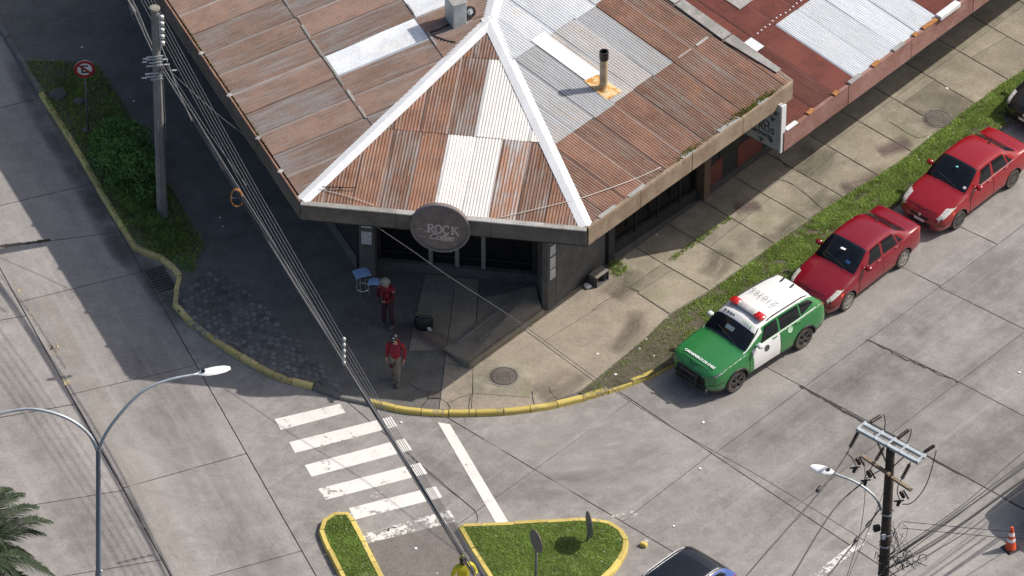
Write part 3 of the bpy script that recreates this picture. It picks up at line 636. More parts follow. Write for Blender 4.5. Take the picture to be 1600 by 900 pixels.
IR = [(860, 1000), (930, 925), (965, 893), (980, 870), (984, 850), (972, 830), (950, 817), (910, 813), (800, 820), (712, 824), (735, 865), (770, 920), (815, 1000)]
ISL = []
for pts, lab in ((IL, 'narrow grass island with yellow kerb beside the footpath'), (IR, 'rounded grass island with yellow kerb and two signs')):
    wp = [Vector(p) for p in xy(pts)]
    r = thing('traffic_island', lab, 'traffic island', (*(sum(wp, Vector((0, 0)))/len(wp)), 0), kind='structure')
    kerb(r, wp+[wp[0]], .9, M['kerb_yellow'], h=.15)
    inn_ = offset(wp, .14); m = MB(); m.prism([tuple(p) for p in inn_], -.05, .12); m.build('turf', M['turf'], r); ISL.append([tuple(p) for p in offset(wp, .17)])
fp = MB(); fp.prism([tuple(p) for p in xy([(575, 849), (713, 816), (735, 865), (815, 1000), (640, 980), (598, 900)])], -.05, .014)
tag(fp.build('footpath', concrete('footpath_asphalt', (.175, .155, .138), (.135, .12, .108), (.21, .19, .172))), 'grey footpath running between the two islands', 'footpath', kind='structure')

def grass(name, polys, z, n, h, mats, wts, label, fall=None, wid=.02, clump=.5):
    A = [area(q) for q in polys]; V = []; F = []; MI = []
    for q, a in zip(polys, A):
        q = [tuple(p) for p in q]; xs = [p[0] for p in q]; ys = [p[1] for p in q]; k = int(n*a); got = 0
        g1, g2 = rng.random((40, 40)), rng.random((120, 120))
        def vn(g, x, y, f):
            x, y = x*f % (g.shape[0]-1), y*f % (g.shape[0]-1); i, j = int(x), int(y); a_, b_ = x-i, y-j; a_ = a_*a_*(3-2*a_); b_ = b_*b_*(3-2*b_)
            return (g[i, j]*(1-a_)+g[i+1, j]*a_)*(1-b_)+(g[i, j+1]*(1-a_)+g[i+1, j+1]*a_)*b_
        while got < k:
            x, y = rng.uniform(min(xs), max(xs)), rng.uniform(min(ys), max(ys))
            if not inside((x, y), q): continue
            d = .5*vn(g1, x+50, y+50, 1.3)+.5*vn(g2, x+50, y+50, 5.1)
            got += 1
            if rng.random() > min(1, max(.0, (d-.5*(1-clump)*1.1)*3.2+.35)): continue
            if fall and rng.random() > fall(x, y): continue
            a_ = rng.uniform(0, 6.283); hh = h*rng.uniform(.5, 1.35)*(.6+.7*d); le = hh*rng.uniform(.5, 1.7); w_ = wid*rng.uniform(.6, 1.4)
            dx, dy = math.cos(a_), math.sin(a_); b = rng.uniform(0, 6.283); ex, ey = math.cos(b)*w_, math.sin(b)*w_
            i = len(V); V += [(x-ex, y-ey, z-.01), (x+ex, y+ey, z-.01), (x+dx*le*.45+ex*.7, y+dy*le*.45+ey*.7, z+hh*.62), (x+dx*le*.45-ex*.7, y+dy*le*.45-ey*.7, z+hh*.62), (x+dx*le, y+dy*le, z+hh)]
            F += [(i, i+1, i+2, i+3), (i+3, i+2, i+4)]
            t = int(rng.choice(len(mats), p=wts)); MI += [t, t]
    m = MB(); m.v = V; m.f = F; m.m = MI
    o = m.build(name, [M[q] for q in mats]); return tag(o, label, 'grass', kind='stuff')
GM = ['grass_a', 'grass_b', 'grass_c', 'grass_dry', 'petal']
def fall_strip(x, y):
    u_ = (x - P(905, 614).x); return min(1, max(.10, (u_-2.6)/2.0))
grass('grass', [xy(STRIP, .15)], .152, 5200, .05, GM, [.42, .355, .14, .08, .005], 'ragged green grass along the row of parked cars', fall_strip, .010)
grass('grass', ISL[:1], .12, 5200, .042, GM, [.42, .275, .24, .06, .005], 'green grass on the narrow island', None, .009, .72)
grass('grass', ISL[1:], .12, 5200, .042, GM, [.455, .29, .185, .06, .01], 'green grass on the rounded island', None, .009, .72)
grass('grass', [xy(VERGE, .135), xy([(85, 130), (165, 120), (250, 300), (320, 380), (300, 430), (255, 405), (180, 300)], .12)], .125, 750, .08, GM, [.4, .198, .3, .1, .002], 'dark grass of the shaded verge under the pole', None, .012)
jg = xy([(1040, 409), (1110, 360), (1140, 338), (1145, 341), (1110, 366), (1046, 413)], ZS)
grass('weeds', [xy([(950, 412), (968, 408), (985, 418), (970, 432), (955, 430)], ZS), jg], ZS, 900, .08, GM, [.5, .3, .1, .1, 0], 'small weeds at the pavement edge beside the wooden box', None, .014)
# ================================================================ CORNER SHOP
H = 5.05
E0, E1, E2, E3 = P(258, 0, H), P(470, 316, H), P(917, 357, H), P(1237, 128, H)
AP = P(765, 34, 6.28)
def plane_n(a, b, c):
    n = (b-a).cross(c-a).normalized(); return n if n.z > 0 else -n
class Frame:
    def __init__(s, o, toward, n):
        s.o = o; s.A = (toward-o).normalized(); s.n = n; s.B = n.cross(s.A).normalized()
        if s.B.z < 0: s.B = -s.B
    def ab(s, p): d = p-s.o; return (d.dot(s.A), d.dot(s.B))
    def at(s, u, v): return s.ab(Pp(u, v, s.o, s.n))
    def w(s, a, b, h=0): return s.o+s.A*a+s.B*b+s.n*h
nL, nF, nR = plane_n(E0, E1, AP), plane_n(E1, E2, AP), plane_n(E2, E3, AP)
FL, FF, FRt = Frame(E1, E0, nL), Frame(E1, E2, nF), Frame(E2, E3, nR)
rd = nL.cross(nR); rd = (rd if rd.y > 0 else -rd).normalized(); RE = AP+rd*11
shop = thing('corner_shop', 'low corner shop with rusty patched corrugated hip roof and deep eaves', 'building', (*((E1+E2)/2).xy, .12))
Lr = FRt.ab(E3)[0]; aA, bA = FRt.ab(AP); aR, bR = FRt.ab(RE); tt = (Lr-aA)/(aR-aA); RT = AP.lerp(RE, tt)
E0x = E1+(E0-E1)*1.9
polyL = [FL.ab(p) for p in (E1, E0x, E0x+FL.B*12, RE, AP)]; polyL = [(0, 0), (FL.ab(E0x)[0], 0), (FL.ab(E0x)[0], FL.ab(RE)[1]), FL.ab(RE), FL.ab(AP)]
polyF = [FF.ab(p) for p in (E1, E2, AP)]
polyR = [FRt.ab(p) for p in (E2, E3)]+[(Lr, FRt.ab(RT)[1]), FRt.ab(AP)]
def corr(name, fr, poly, mat, parent, lift=0., tilt=.0, pitch=.09, amp=.013, per=5):
    a0 = min(p[0] for p in poly); a1 = max(p[0] for p in poly); n = max(2, int((a1-a0)/pitch*per)); rows = []
    for i in range(n+1):
        a = a0+(a1-a0)*(i/n)*.9998+1e-4*(a1-a0)*.5; bs = []
        for k in range(len(poly)):
            p, q = poly[k], poly[(k+1) % len(poly)]
            if (p[0]-a)*(q[0]-a) <= 0 and abs(p[0]-q[0]) > 1e-9: bs.append(p[1]+(q[1]-p[1])*(a-p[0])/(q[0]-p[0]))
        if len(bs) >= 2 and max(bs)-min(bs) > .005: rows.append((a, min(bs), max(bs)))
    if len(rows) < 3: return
    bmn = min(p[1] for p in poly); bmx = max(p[1] for p in poly); m = MB(); m.uvs = []; m.uv2 = []
    sag = random.uniform(-.004, .004)
    for a, lo, hi in rows:
        for b in (lo, hi):
            h = amp*math.sin(2*math.pi*a/pitch)+lift+tilt*(1-(b-bmn)/max(.01, bmx-bmn))+sag*math.sin((a-a0)*4)
            m.v.append(tuple(fr.w(a, b, h))); m.uvs.append((a, b)); m.uv2.append((a-a0, a1-a))
    k = len(rows); fs = [(2*i, 2*i+2, 2*i+3, 2*i+1) for i in range(k-1)]
    nn = (Vector(m.v[2])-Vector(m.v[0])).cross(Vector(m.v[1])-Vector(m.v[0]))
    if nn.dot(fr.n) < 0: fs = [f[::-1] for f in fs]
    m.f = fs; m.m = [0]*len(fs)
    return m.build(name, mat, parent, smooth=True)
def rect(a0, a1, b0, b1, poly):
    q = poly
    for p, n in (((a0, 0), (1, 0)), ((a1, 0), (-1, 0)), ((0, b0), (0, 1)), ((0, b1), (0, -1))):
        q = clip(q, p, n)
        if len(q) < 3: return []
    return q
def tile(fr, poly, parent, rows, aoff, wd, pick, pitch=.09, amp=.013, name='roof_sheet'):
    """rows: (b0, b1) from the eave up; each row laps over the one below."""
    a0 = min(p[0] for p in poly); a1 = max(p[0] for p in poly)
    for r, (b0, b1) in enumerate(rows):
        k = math.floor((a0-aoff)/wd)
        while aoff+k*wd < a1:
            s, e = aoff+k*wd, aoff+(k+1)*wd; k += 1
            j = random.uniform(-.05, .05) if r else 0
            q = rect(s-.02, e+.02, b0-.10+j, b1+.06, poly)
            if len(q) < 3 or area(q) < .03: continue
            mt = pick(r, (s+e)/2, (max(b0, min(p[1] for p in q))+b1)/2)
            corr(name, fr, q, mt, parent, lift=.004+.009*r+(.003 if k % 2 else 0), tilt=random.uniform(.004, .018), pitch=pitch, amp=amp)
# left slope
b1L = FL.at(500, 73)[1]; b2L = FL.at(668, 44)[1]; btop = FL.ab(RE)[1]
wa0, wa1 = FL.at(536, 117)[0], FL.at(514, 86)[0]; ww = wa1-wa0
w2 = FL.at(636, 22)[0]
def pickL(r, a, b):
    if r == 1 and wa0 < a < wa1: return M['clear_sheet']
    if r == 2 and w2 < a < w2+2.1*ww: return M['clear_sheet']
    return M['rust_left']
tile(FL, polyL, shop, [(.17, b1L), (b1L, b2L), (b2L, b2L+2.6), (b2L+2.6, btop+.1)], wa0, ww, pickL)
# front hip
b1F = FF.at(690, 205)[1]; b2F = FF.at(745, 87)[1]; c0, c1 = FF.at(678, 330)[0], FF.at(764, 338)[0]; cw = (c1-c0)/2
d0 = FF.at(744, 200)[0]
def pickF(r, a, b):
    if r == 0: return M['clear_sheet_warm'] if c0 < a < c1 else (M['zinc_rust'] if c1 < a < c1+cw*.8 else M['rust_front'])
    return M['rust_front']
tile(FF, polyF, shop, [(.10, b1F)], c0, cw, pickF)
tile(FF, polyF, shop, [(b1F, b2F)], d0, cw, lambda r, a, b: M['clear_sheet_warm'] if d0 < a else M['rust_front'])
tile(FF, polyF, shop, [(b2F, 20)], d0+.3, cw, lambda r, a, b: M['rust_front'])
# right slope
bA_ = FRt.at(955, 160)[1]; bB_ = FRt.at(875, 40)[1]; ga = FRt.at(990, 53)[0]
s0, s1 = FRt.at(842, 58)[0]-.18, FRt.at(842, 58)[0]+.2
def pickR(r, a, b):
    if r == 0: return M['rust_right']
    if r == 1: return M['zinc'] if a < ga else M['rust_right']
    return M['zinc_new'] if a < ga+.7 else M['rust_right']
tile(FRt, polyR, shop, [(.10, bA_), (bA_, bB_), (bB_, bB_+3), (bB_+3, 30)], ga-.86*12, .86, pickR)
q = [FRt.at(831, 60), FRt.at(853, 48), FRt.at(938, 116), FRt.at(915, 133)]
am = (q[0][0]+q[3][0])/2; bm0, bm1 = q[2][1], q[1][1]; aw = abs(q[1][0]-q[0][0])
mf = MB(); pa = [(am, bm0), (am+aw, bm0), (am+aw, bm1), (am, bm1)]
mf.add([FRt.w(a, b, h) for h in (.03, .04) for a, b in pa], [(3, 2, 1, 0), (4, 5, 6, 7)]+[(i, (i+1) % 4, 4+(i+1) % 4, 4+i) for i in range(4)])
o = mf.build('flat_sheet', M['white_metal'], shop); o['label'] = 'narrow flat white sheet running down the grey part of the roof'
def sealant(fr, a0, a1, b, poly, h):
    n = int((a1-a0)/.8)
    for i in range(n):
        if random.random() < .22: continue
        s, e = a0+(a1-a0)*i/n, a0+(a1-a0)*(i+random.uniform(.6, 1.0))/n
        if not (inside((s-.1, b), poly) and inside((e+.1, b+.2), poly) and inside((e+.1, b-.2), poly)): continue
        m = MB(); w0 = random.uniform(.02, .05); q = [(s, b-w0), (e, b-w0*.8), (e, b+w0), (s, b+w0*.7)]
        m.add([fr.w(*p, z) for z in (h-.02, h) for p in q], [(3, 2, 1, 0), (4, 5, 6, 7)]+[(k, (k+1) % 4, 4+(k+1) % 4, 4+k) for k in range(4)]); m.build('lap_sealant', M['flash'], shop)
sealant(FL, .5, 9.5, b1L-.08, polyL, .035); sealant(FL, 3, 9.5, b2L-.08, polyL, .045); sealant(FRt, ga+.2, Lr-.2, bA_-.08, polyR, .036)
# hip and ridge caps: folded two-wing metal, lapped lengths
def cap(a, b, fa, fb, w_, n, mat, name='hip_cap'):
    for i in range(n):
        p, q_ = a.lerp(b, i/n), a.lerp(b, (i+1)/n+.02)
        d = (b-a).normalized(); wa = fa.cross(d); wb = fb.cross(d)
        m = MB(); vs = []
        cen = (nF+nL+nR)
        la = wa if wa.z < 0 else -wa; lb = wb if wb.z < 0 else -wb
        for r, s_ in ((p, 0), (q_, .006)):
            up = Vector((0, 0, .035+s_))
            vs += [r+la.normalized()*w_+up*.6+Vector((0, 0, -.012)), r+la.normalized()*w_+up*.8, r+up*1.6, r+lb.normalized()*w_+up*.8, r+lb.normalized()*w_+up*.6+Vector((0, 0, -.012))]
        m.add(vs, [(j, j+1, j+6, j+5) for j in range(4)]); m.build(name, mat, shop)
cap(E1+(AP-E1)*.005, AP, nL, nF, .21, 4, M['white_metal'])
cap(E2+(AP-E2)*.005, AP, nF, nR, .21, 4, M['white_metal'])
cap(AP, RE, nL, nR, .22, 4, M['white_metal'], 'ridge_cap')
# eaves: fascia boards, gutter edge, soffit
def boards(a, b, mat, n, z0, z1, th, parent, name='fascia_board', off=0.):
    d = (b-a).normalized(); nn = Vector((d.y, -d.x, 0))
    for i in range(n):
        p, q_ = a.lerp(b, i/n), a.lerp(b, (i+1)/n); L = (q_-p).length-.006
        m = MB(); c = (p+q_)/2+nn*(off+th/2+random.uniform(-.004, .004)); dz = random.uniform(-.006, .006)
        m.bbox((c.x, c.y, (z0+z1)/2+dz), (L, th, z1-z0), math.atan2(d.y, d.x), .012); m.build(name, mat, parent)
E0e = E1+(E0-E1)*1.5
boards(E0e, E1, M['fascia_front'], 6, 4.48, 5.07, .05, shop)
boards(E1, E2, M['fascia_front'], 3, 4.50, 5.05, .08, shop)
boards(E2, E3, M['fascia_right'], 4, 4.48, 5.05, .06, shop)
boards(E0e, E1, M['fascia_left'], 5, 5.072, 5.10, .07, shop, 'gutter_edge', -.01)
boards(E1, E2, M['flash'], 3, 5.052, 5.085, .20, shop, 'gutter_edge', -.05)
boards(E2, E3, M['fascia_right'], 4, 5.052, 5.085, .11, shop, 'gutter_edge', -.05)
for f0, f1 in ((.06, .14), (.20, .28), (.46, .52), (.64, .74), (.83, .88)):      # loose flashing bits lying on the right eave
    m = MB(); p, q_ = E2.lerp(E3, f0), E2.lerp(E3, f1); d = (q_-p).normalized(); nn = Vector((-d.y, d.x, 0)); c = (p+q_)/2+nn*.03
    m.bbox((c.x, c.y, 5.10), ((q_-p).length, .13, .02), math.atan2(d.y, d.x)+random.uniform(-.03, .03), .004); m.build('eave_flashing', M['flash'], shop)
for f0 in (.28, .49, .70, .86):
    m = MB(); p = E0.lerp(E1, f0); m.bbox((p.x-.02, p.y, 5.115), (.17, .12, .03), 1.1, .01); m.build('gutter_clip', M['flash'], shop)
far1 = E0e; far2 = E3+FRt.B*9
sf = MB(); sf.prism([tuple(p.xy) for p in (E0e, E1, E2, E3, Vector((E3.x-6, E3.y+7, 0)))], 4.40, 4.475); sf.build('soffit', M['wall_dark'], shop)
# gable end towards the red roof
gb = MB(); g1, g2 = E3, E3+FRt.B*9.0
dg = (g2-g1); gn = FRt.A
gb.add([g1+gn*.0+Vector((0, 0, -.60)), g2+Vector((0, 0, -.60)), g2+Vector((0, 0, .03)), g1+Vector((0, 0, .03)), g1+gn*.07+Vector((0, 0, -.60)), g2+gn*.07+Vector((0, 0, -.60)), g2+gn*.07+Vector((0, 0, .03)), g1+gn*.07+Vector((0, 0, .03))],
       [(0, 1, 2, 3), (7, 6, 5, 4), (3, 2, 6, 7), (0, 4, 5, 1), (0, 3, 7, 4), (1, 5, 6, 2)]); gb.build('barge_board', M['fascia_right'], shop)
for i in range(4):
    m = MB(); b0, b1 = .5+i*1.9, .5+(i+1)*1.9-.05; w0 = .24+random.uniform(-.05, .06); w1 = .26+random.uniform(-.05, .06)
    if i == 0: w0 = .1
    vs = [FRt.w(Lr-w0, b0, .05), FRt.w(Lr+.11, b0, .05), FRt.w(Lr+.11, b1, .055), FRt.w(Lr-w1, b1, .055)]
    m.add(vs+[p+FRt.n*.022 for p in vs], [(3, 2, 1, 0), (4, 5, 6, 7)]+[(k, (k+1) % 4, 4+(k+1) % 4, 4+k) for k in range(4)]); m.build('edge_flashing', M['flash'], shop)
# weeds growing in the eave gutter
m = MB(); 
for t in range(900):
    f = rng.choice([rng.normal(.78, .05), rng.normal(.5, .03), rng.normal(.88, .03), rng.uniform(.3, .95)], p=[.42, .2, .28, .1])
    if not 0 < f < 1: continue
    p = E2.lerp(E3, f)+FRt.B*abs(rng.normal(.05, .07))+Vector((0, 0, .04)); a_ = rng.uniform(0, 6.28); h = rng.uniform(.02, .07); dx, dy = math.cos(a_)*.03, math.sin(a_)*.03
    m.add([p+Vector((-dy*.6, dx*.6, 0)), p+Vector((dy*.6, -dx*.6, 0)), p+Vector((dx, dy, h))], [(0, 1, 2)])
tag(m.build('gutter_weeds', M['moss'], shop), kind='stuff')
m = MB()
for t in range(260):
    p = E0.lerp(E1, rng.uniform(.1, .75))+Vector((rng.normal(.06, .03), 0, .05)); a_ = rng.uniform(0, 6.28); h = rng.uniform(.01, .05); dx, dy = math.cos(a_)*.025, math.sin(a_)*.025
    m.add([p+Vector((-dy*.6, dx*.6, 0)), p+Vector((dy*.6, -dx*.6, 0)), p+Vector((dx, dy, h))], [(0, 1, 2)])
tag(m.build('gutter_moss', M['moss'], shop), kind='stuff')
# walls
Z0 = .12; ZT = 4.4
L1 = P(560, 418, .14).xy; dl = (E0-E1).xy.normalized(); L0 = L1+dl*16
F1 = P(586, 417, .14).xy; F2 = P(842, 440, .14).xy
R1 = P(852, 477, .14).xy; dr = (P(1102, 307, .14)-P(855, 485, .14)).xy.normalized(); R2 = P(946, 411, .14).xy; R3 = P(1102, 307, .14).xy; R4 = R1+dr*((E3.xy-R1).dot(dr)-.1)
def wall(name, a, b, th, z0, z1, mat, parent, off=0, bev=.01):
    d = (b-a); L = d.length; d.normalize(); nn = Vector((d.y, -d.x)); c = (a+b)/2+nn*(off-th/2)
    m = MB(); m.bbox((c.x, c.y, (z0+z1)/2), (L, th, z1-z0), math.atan2(d.y, d.x), bev); return m.build(name, mat, parent)
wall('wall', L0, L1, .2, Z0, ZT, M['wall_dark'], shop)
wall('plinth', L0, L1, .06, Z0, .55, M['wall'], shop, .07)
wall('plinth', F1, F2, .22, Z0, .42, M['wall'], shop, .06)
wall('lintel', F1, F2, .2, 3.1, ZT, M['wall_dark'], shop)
# shop front: frames and panes
dF = (F2-F1).normalized(); nF2 = Vector((dF.y, -dF.x)); LF = (F2-F1).length
def atF(u): # distance along the front under photo column u
    p = P(u, 425, .14).xy; return (p-F1).dot(dF)
us = [atF(590), atF(673), atF(715), atF(757), atF(838)]
for k in range(4):
    a, b = F1+dF*(us[k]+.06), F1+dF*(us[k+1]-.06)
    fr_ = wall('window', a, b, .03, .46, 3.06, M['pane'], shop, -.06, .004)
    for zz in (.75, 2.2):
        m = MB(); c = (a+b)/2+nF2*(-.045); m.bbox((c.x, c.y, zz), ((b-a).length, .03, .05), math.atan2(dF.y, dF.x), .005); m.build('glazing_bar', M['black'], fr_)
p = F1+dF*(us[2]-.16)+nF2*.02; m = MB(); m.tube([(p.x, p.y, .95), (p.x, p.y, 1.35)], .02, 6); m.build('door_handle', M['chrome'], shop)
for k in range(5):
    a = F1+dF*(us[k]-.06); wall('window_frame', a, a+dF*.12, .10, .42, 3.1, M['frame'] if 0 < k < 4 else M['wall_dark'], shop, -.0, .008)
pl = MB(); 
c = P(576, 430, .14); m = MB(); m.bbox((c.x, c.y, 2.3), (.46, .46, 4.4), math.atan2(dF.y, dF.x), .03); pil = m.build('pillar', M['pillar'], shop)
for zz, hh in ((2.35, .5), (1.72, .46)):
    m = MB(); p = c.xy+nF2*.238; m.bbox((p.x, p.y, zz), (.30, .012, hh), math.atan2(dF.y, dF.x), .002); m.build('poster', M['poster'], pil)
m = MB(); fin = [P(839, 452, .14).xy, P(847, 484, .14).xy, P(856, 485, .14).xy, P(868, 476, .14).xy, P(860, 446, .14).xy]
m.prism([tuple(p) for p in fin], .1, ZT); pil2 = m.build('pillar', M['pillar'], shop); pil2['label'] = 'deep grey pillar with three white papers'
pd = (fin[3]-fin[2]).normalized(); pn = Vector((pd.y, -pd.x))
for zz, hh in ((2.1, .34), (1.66, .40), (1.24, .36)):
    m = MB(); p = fin[2]+pd*.19+pn*.012; m.bbox((p.x, p.y, zz+.15), (.24, .012, hh), math.atan2(pd.y, pd.x), .002); m.build('poster', M['poster'], pil2)
wall('wall', fin[3]+pd*.02, R2, .2, Z0, ZT, M['wall'], shop)
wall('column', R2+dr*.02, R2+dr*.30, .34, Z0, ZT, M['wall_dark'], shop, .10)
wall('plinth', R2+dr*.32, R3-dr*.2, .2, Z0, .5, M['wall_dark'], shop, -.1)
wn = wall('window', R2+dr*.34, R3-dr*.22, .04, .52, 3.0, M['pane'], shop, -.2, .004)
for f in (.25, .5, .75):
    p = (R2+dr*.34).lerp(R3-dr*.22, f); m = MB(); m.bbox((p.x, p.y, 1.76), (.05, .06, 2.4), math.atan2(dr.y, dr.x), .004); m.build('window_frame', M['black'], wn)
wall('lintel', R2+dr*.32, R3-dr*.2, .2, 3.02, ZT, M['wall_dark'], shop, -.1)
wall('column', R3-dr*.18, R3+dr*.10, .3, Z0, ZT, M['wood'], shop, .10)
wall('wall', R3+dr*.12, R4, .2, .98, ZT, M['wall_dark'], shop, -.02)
for a, b in ((1112, 1136), (1159, 1198)):
    pa, pb = R3+dr*((P(a, 300, .14).xy-R3).dot(dr)), R3+dr*((P(b, 240, .14).xy-R3).dot(dr)); 
    pa = R1+dr*((P(a, 485-.72*(a-855), .14).xy-R1).dot(dr)); pb = R1+dr*((P(b, 485-.72*(b-855), .14).xy-R1).dot(dr))
    wall('dado_panel', pa, pb, .1, .16, .94, M['red_wall'], shop, .02)
# concrete ramp with two bright nosing strips in front of the shop corner
rp = [P(692, 545, .14), P(729, 574, .14), P(846, 489, .14), P(836, 452, .14), P(812, 452, .14)]
rz = [.15, .36, .36, .30, .15]
ramp = thing('access_ramp', 'low concrete ramp with two pale strips before the shop corner', 'ramp', (*rp[1].xy, .12))
m = MB(); m.prism([tuple(p.xy) for p in rp], .11, rz); m.build('ramp_slab', M['apron'], ramp)
def rampz(p):
    a, b = rp[0].xy, rp[1].xy; d1 = (rp[2]-rp[1]).xy.normalized(); nn = Vector((d1.y, -d1.x)); t = ((p-a).dot(nn))/((b-a).dot(nn)); return .15+.21*t
for (a, b) in (((748, 535), (826, 470)), ((714, 534), (806, 461))):
    pa, pb = P(*a, .25).xy, P(*b, .25).xy; d = (pb-pa).normalized(); nn = Vector((-d.y, d.x))*.035; m = MB()
    vs = [(*(q.xy), rampz(q)+h) for h in (-.02, .05) for q in (pa-nn, pb-nn, pb+nn, pa+nn)]
    m.add(vs, [(3, 2, 1, 0), (4, 5, 6, 7)]+[(i, (i+1) % 4, 4+(i+1) % 4, 4+i) for i in range(4)]); m.build('nosing_strip', M['frame'], ramp)
m = MB(); pa, pb = rp[1].xy, rp[2].xy; d = (pb-pa).normalized(); nn = Vector((d.y, -d.x)); c = (pa+pb)/2+nn*.06
m.bbox((c.x, c.y, .22), ((pb-pa).length, .12, .24), math.atan2(d.y, d.x), .02); m.build('ramp_kerb', M['walk'], ramp)

# round coffee sign on the front fascia
dE = (E2-E1).normalized(); nE = Vector((dE.y, -dE.x, 0)); 
sc_ = Pp(688, 356.5, E1+nE*.16, nE)
sg = thing('coffee_sign', 'round brown shop sign lettered ROCK Coffee on the front fascia', 'sign', sc_)
R0 = .845
m = MB(); m.lathe([(R0-.03, -.10), (R0, -.09), (R0, .03), (R0-.02, .045), (R0-.06, .045), (R0-.075, .012), (0, .012)], sc_, nE, 48); m.build('sign_board', M['sign_board'], sg, smooth=True, sharp=30)
m = MB(); m.lathe([(R0-.075, .014), (R0-.075, .05), (R0-.055, .056), (R0-.035, .046)], sc_, nE, 48); m.f = m.f[:-2]; m.m = m.m[:-2]; m.build('sign_rim', M['sign_back'], sg, smooth=True)
fp_ = lambda x, y, h=.02: sc_+dE*x+Vector((0, 0, y))+nE*h
def stroke(m, pts, wd, h=.018):
    for i in range(len(pts)-1):
        a, b = Vector(pts[i]), Vector(pts[i+1]); d = (b-a).normalized(); n_ = Vector((-d.y, d.x))*wd/2; a = a-d*wd*.2; b = b+d*wd*.2
        hh = h+random.uniform(0, .003); vs = [fp_(*q, z) for z in (.012, hh) for q in (a-n_, b-n_, b+n_, a+n_)]
        m.add(vs, [(0, 1, 2, 3), (7, 6, 5, 4)]+[(j, 4+j, 4+(j+1) % 4, (j+1) % 4) for j in range(4)])
arc = lambda cx, cy, rx, ry, a0, a1, k=8: [(cx+rx*math.cos(math.radians(a0+(a1-a0)*i/k)), cy+ry*math.sin(math.radians(a0+(a1-a0)*i/k))) for i in range(k+1)]
x0 = -.36; b0, t0 = -.165, .115; hh_ = t0-b0; wd_ = .048; m = MB()
stroke(m, [(x0+.03, b0), (x0+.03, t0)], wd_); stroke(m, [(x0-.02, b0), (x0+.08, b0)], .024); stroke(m, [(x0-.02, t0), (x0+.05, t0)], .024)
stroke(m, [(x0+.03, t0)]+arc(x0+.09, t0-.07, .07, .07, 90, -90, 6)+[(x0+.03, t0-.14)], .036); stroke(m, [(x0+.09, t0-.14), (x0+.19, b0-.015)], .042)
stroke(m, arc(x0+.31, (b0+t0)/2-.005, .088, hh_/2, 0, 360, 16), .042)
stroke(m, arc(x0+.53, (b0+t0)/2-.01, .085, hh_/2, 40, 320, 12), .042); stroke(m, [(x0+.595, t0), (x0+.595, t0-.09)], .022)
stroke(m, [(x0+.70, b0-.01), (x0+.70, t0-.02)], wd_); stroke(m, [(x0+.66, b0-.01), (x0+.75, b0-.01)], .024); stroke(m, [(x0+.66, t0-.02), (x0+.74, t0-.02)], .024)
stroke(m, [(x0+.70, -.03), (x0+.83, t0-.02)], .03); stroke(m, [(x0+.74, .005), (x0+.87, b0-.04)], .044); stroke(m, [(x0+.79, t0-.02), (x0+.86, t0-.02)], .022)
m.build('lettering', M['sign_letter'], sg)
lettering('Coffee', .30, M['sign_letter'], sg, basis(fp_(.015, -.31, .016), dE, (0, 0, 1)), shear=.38, extrude=.004, bold=.002, spacing=.86)
m = MB(); stroke(m, arc(-.03, .30, .13, .035, 200, 340, 6), .018); stroke(m, arc(-.03, .24, .10, .06, 180, 360, 6), .02); stroke(m, [(-.15, .17), (.10, .165)], .014); stroke(m, arc(.03, .40, .05, .05, 60, 250, 5), .012)
stroke(m, arc(.36, .30, .045, .05, 90, 330, 6), .014); stroke(m, [(.33, .36), (.40, .36)], .014); stroke(m, [(.35, .22), (.40, .22)], .012); m.build('cup_emblem', M['fascia_left'], sg)
m = MB(); stroke(m, [(-.66, -.07), (-.50, -.075)], .010); stroke(m, [(-.47, -.12), (-.42, -.13), (-.45, -.19)], .014); stroke(m, [(-.55, -.33), (-.38, -.33)], .009); stroke(m, [(.02, -.43), (.30, -.42)], .012); m.build('scratch_mark', M['sign_letter'], sg)

# ================================================================ NEXT-DOOR BUILDING
ZN = 3.68
N1, N2 = P(1247, 192, ZN), P(1497, 8, ZN); dn = (N2-N1).normalized(); nn_ = Vector((dn.y, -dn.x, 0)); inw = -nn_
N0 = N1-dn*.62; N9 = N1+dn*17
nb = thing('red_roofed_shop', 'neighbouring shop with dark red corrugated roof and big translucent panel', 'building', (*N1.xy, .12))
for k in range(6):
    a, b = N0.lerp(N9, k/6), N0.lerp(N9, (k+1)/6); boards(a, b, M['fascia_next'], 1, 2.98, ZN+random.uniform(-.02, .02), .10, nb, 'parapet', -.10)
for f, L_, mt in ((.02, .5, 'white_metal'), (.07, .3, 'rust_metal'), (.135, .22, 'rust_metal'), (.185, .55, 'flash'), (.24, .35, 'rust_metal'), (.30, .5, 'flash'), (.345, .2, 'rust_metal'), (.385, .7, 'rust_metal')):
    c = N0.lerp(N9, f)+inw*.05; m = MB(); m.bbox((c.x, c.y, ZN+.03), (L_, .14, .05), math.atan2(dn.y, dn.x)+random.uniform(-.05, .05), .01); m.build('parapet_flashing', M[mt], nb)
c = Pp(1484, 20, N1, Vector((0, 0, 1))); c = N1+dn*((c-N1).dot(dn))
m = MB(); m.bbox((c.x+inw.x*.02, c.y+inw.y*.02, ZN+.06), (.95, .22, .14), math.atan2(dn.y, dn.x), .015); o = m.build('parapet_cap', M['white_metal'], nb); o['label'] = 'short white capping on the parapet'
rN = .15; nN = (Vector((0, 0, 1))-inw*rN).normalized()
FN = Frame(N0+Vector((0, 0, -.05)), N9+Vector((0, 0, -.05)), nN)
LN = (N9-N0).length; lap = FN.at(1219, 27)[1]; t0_, t1_ = FN.at(1333, 121)[0], FN.at(1461, 26)[0]; tw = (t1_-t0_)/4
polyN = [(-3.2, .06), (LN, .06), (LN, 11), (-9, 11), (-7, 4)]
polyN = [(0, .06), (LN, .06), (LN, 10), (-.4, 10)]
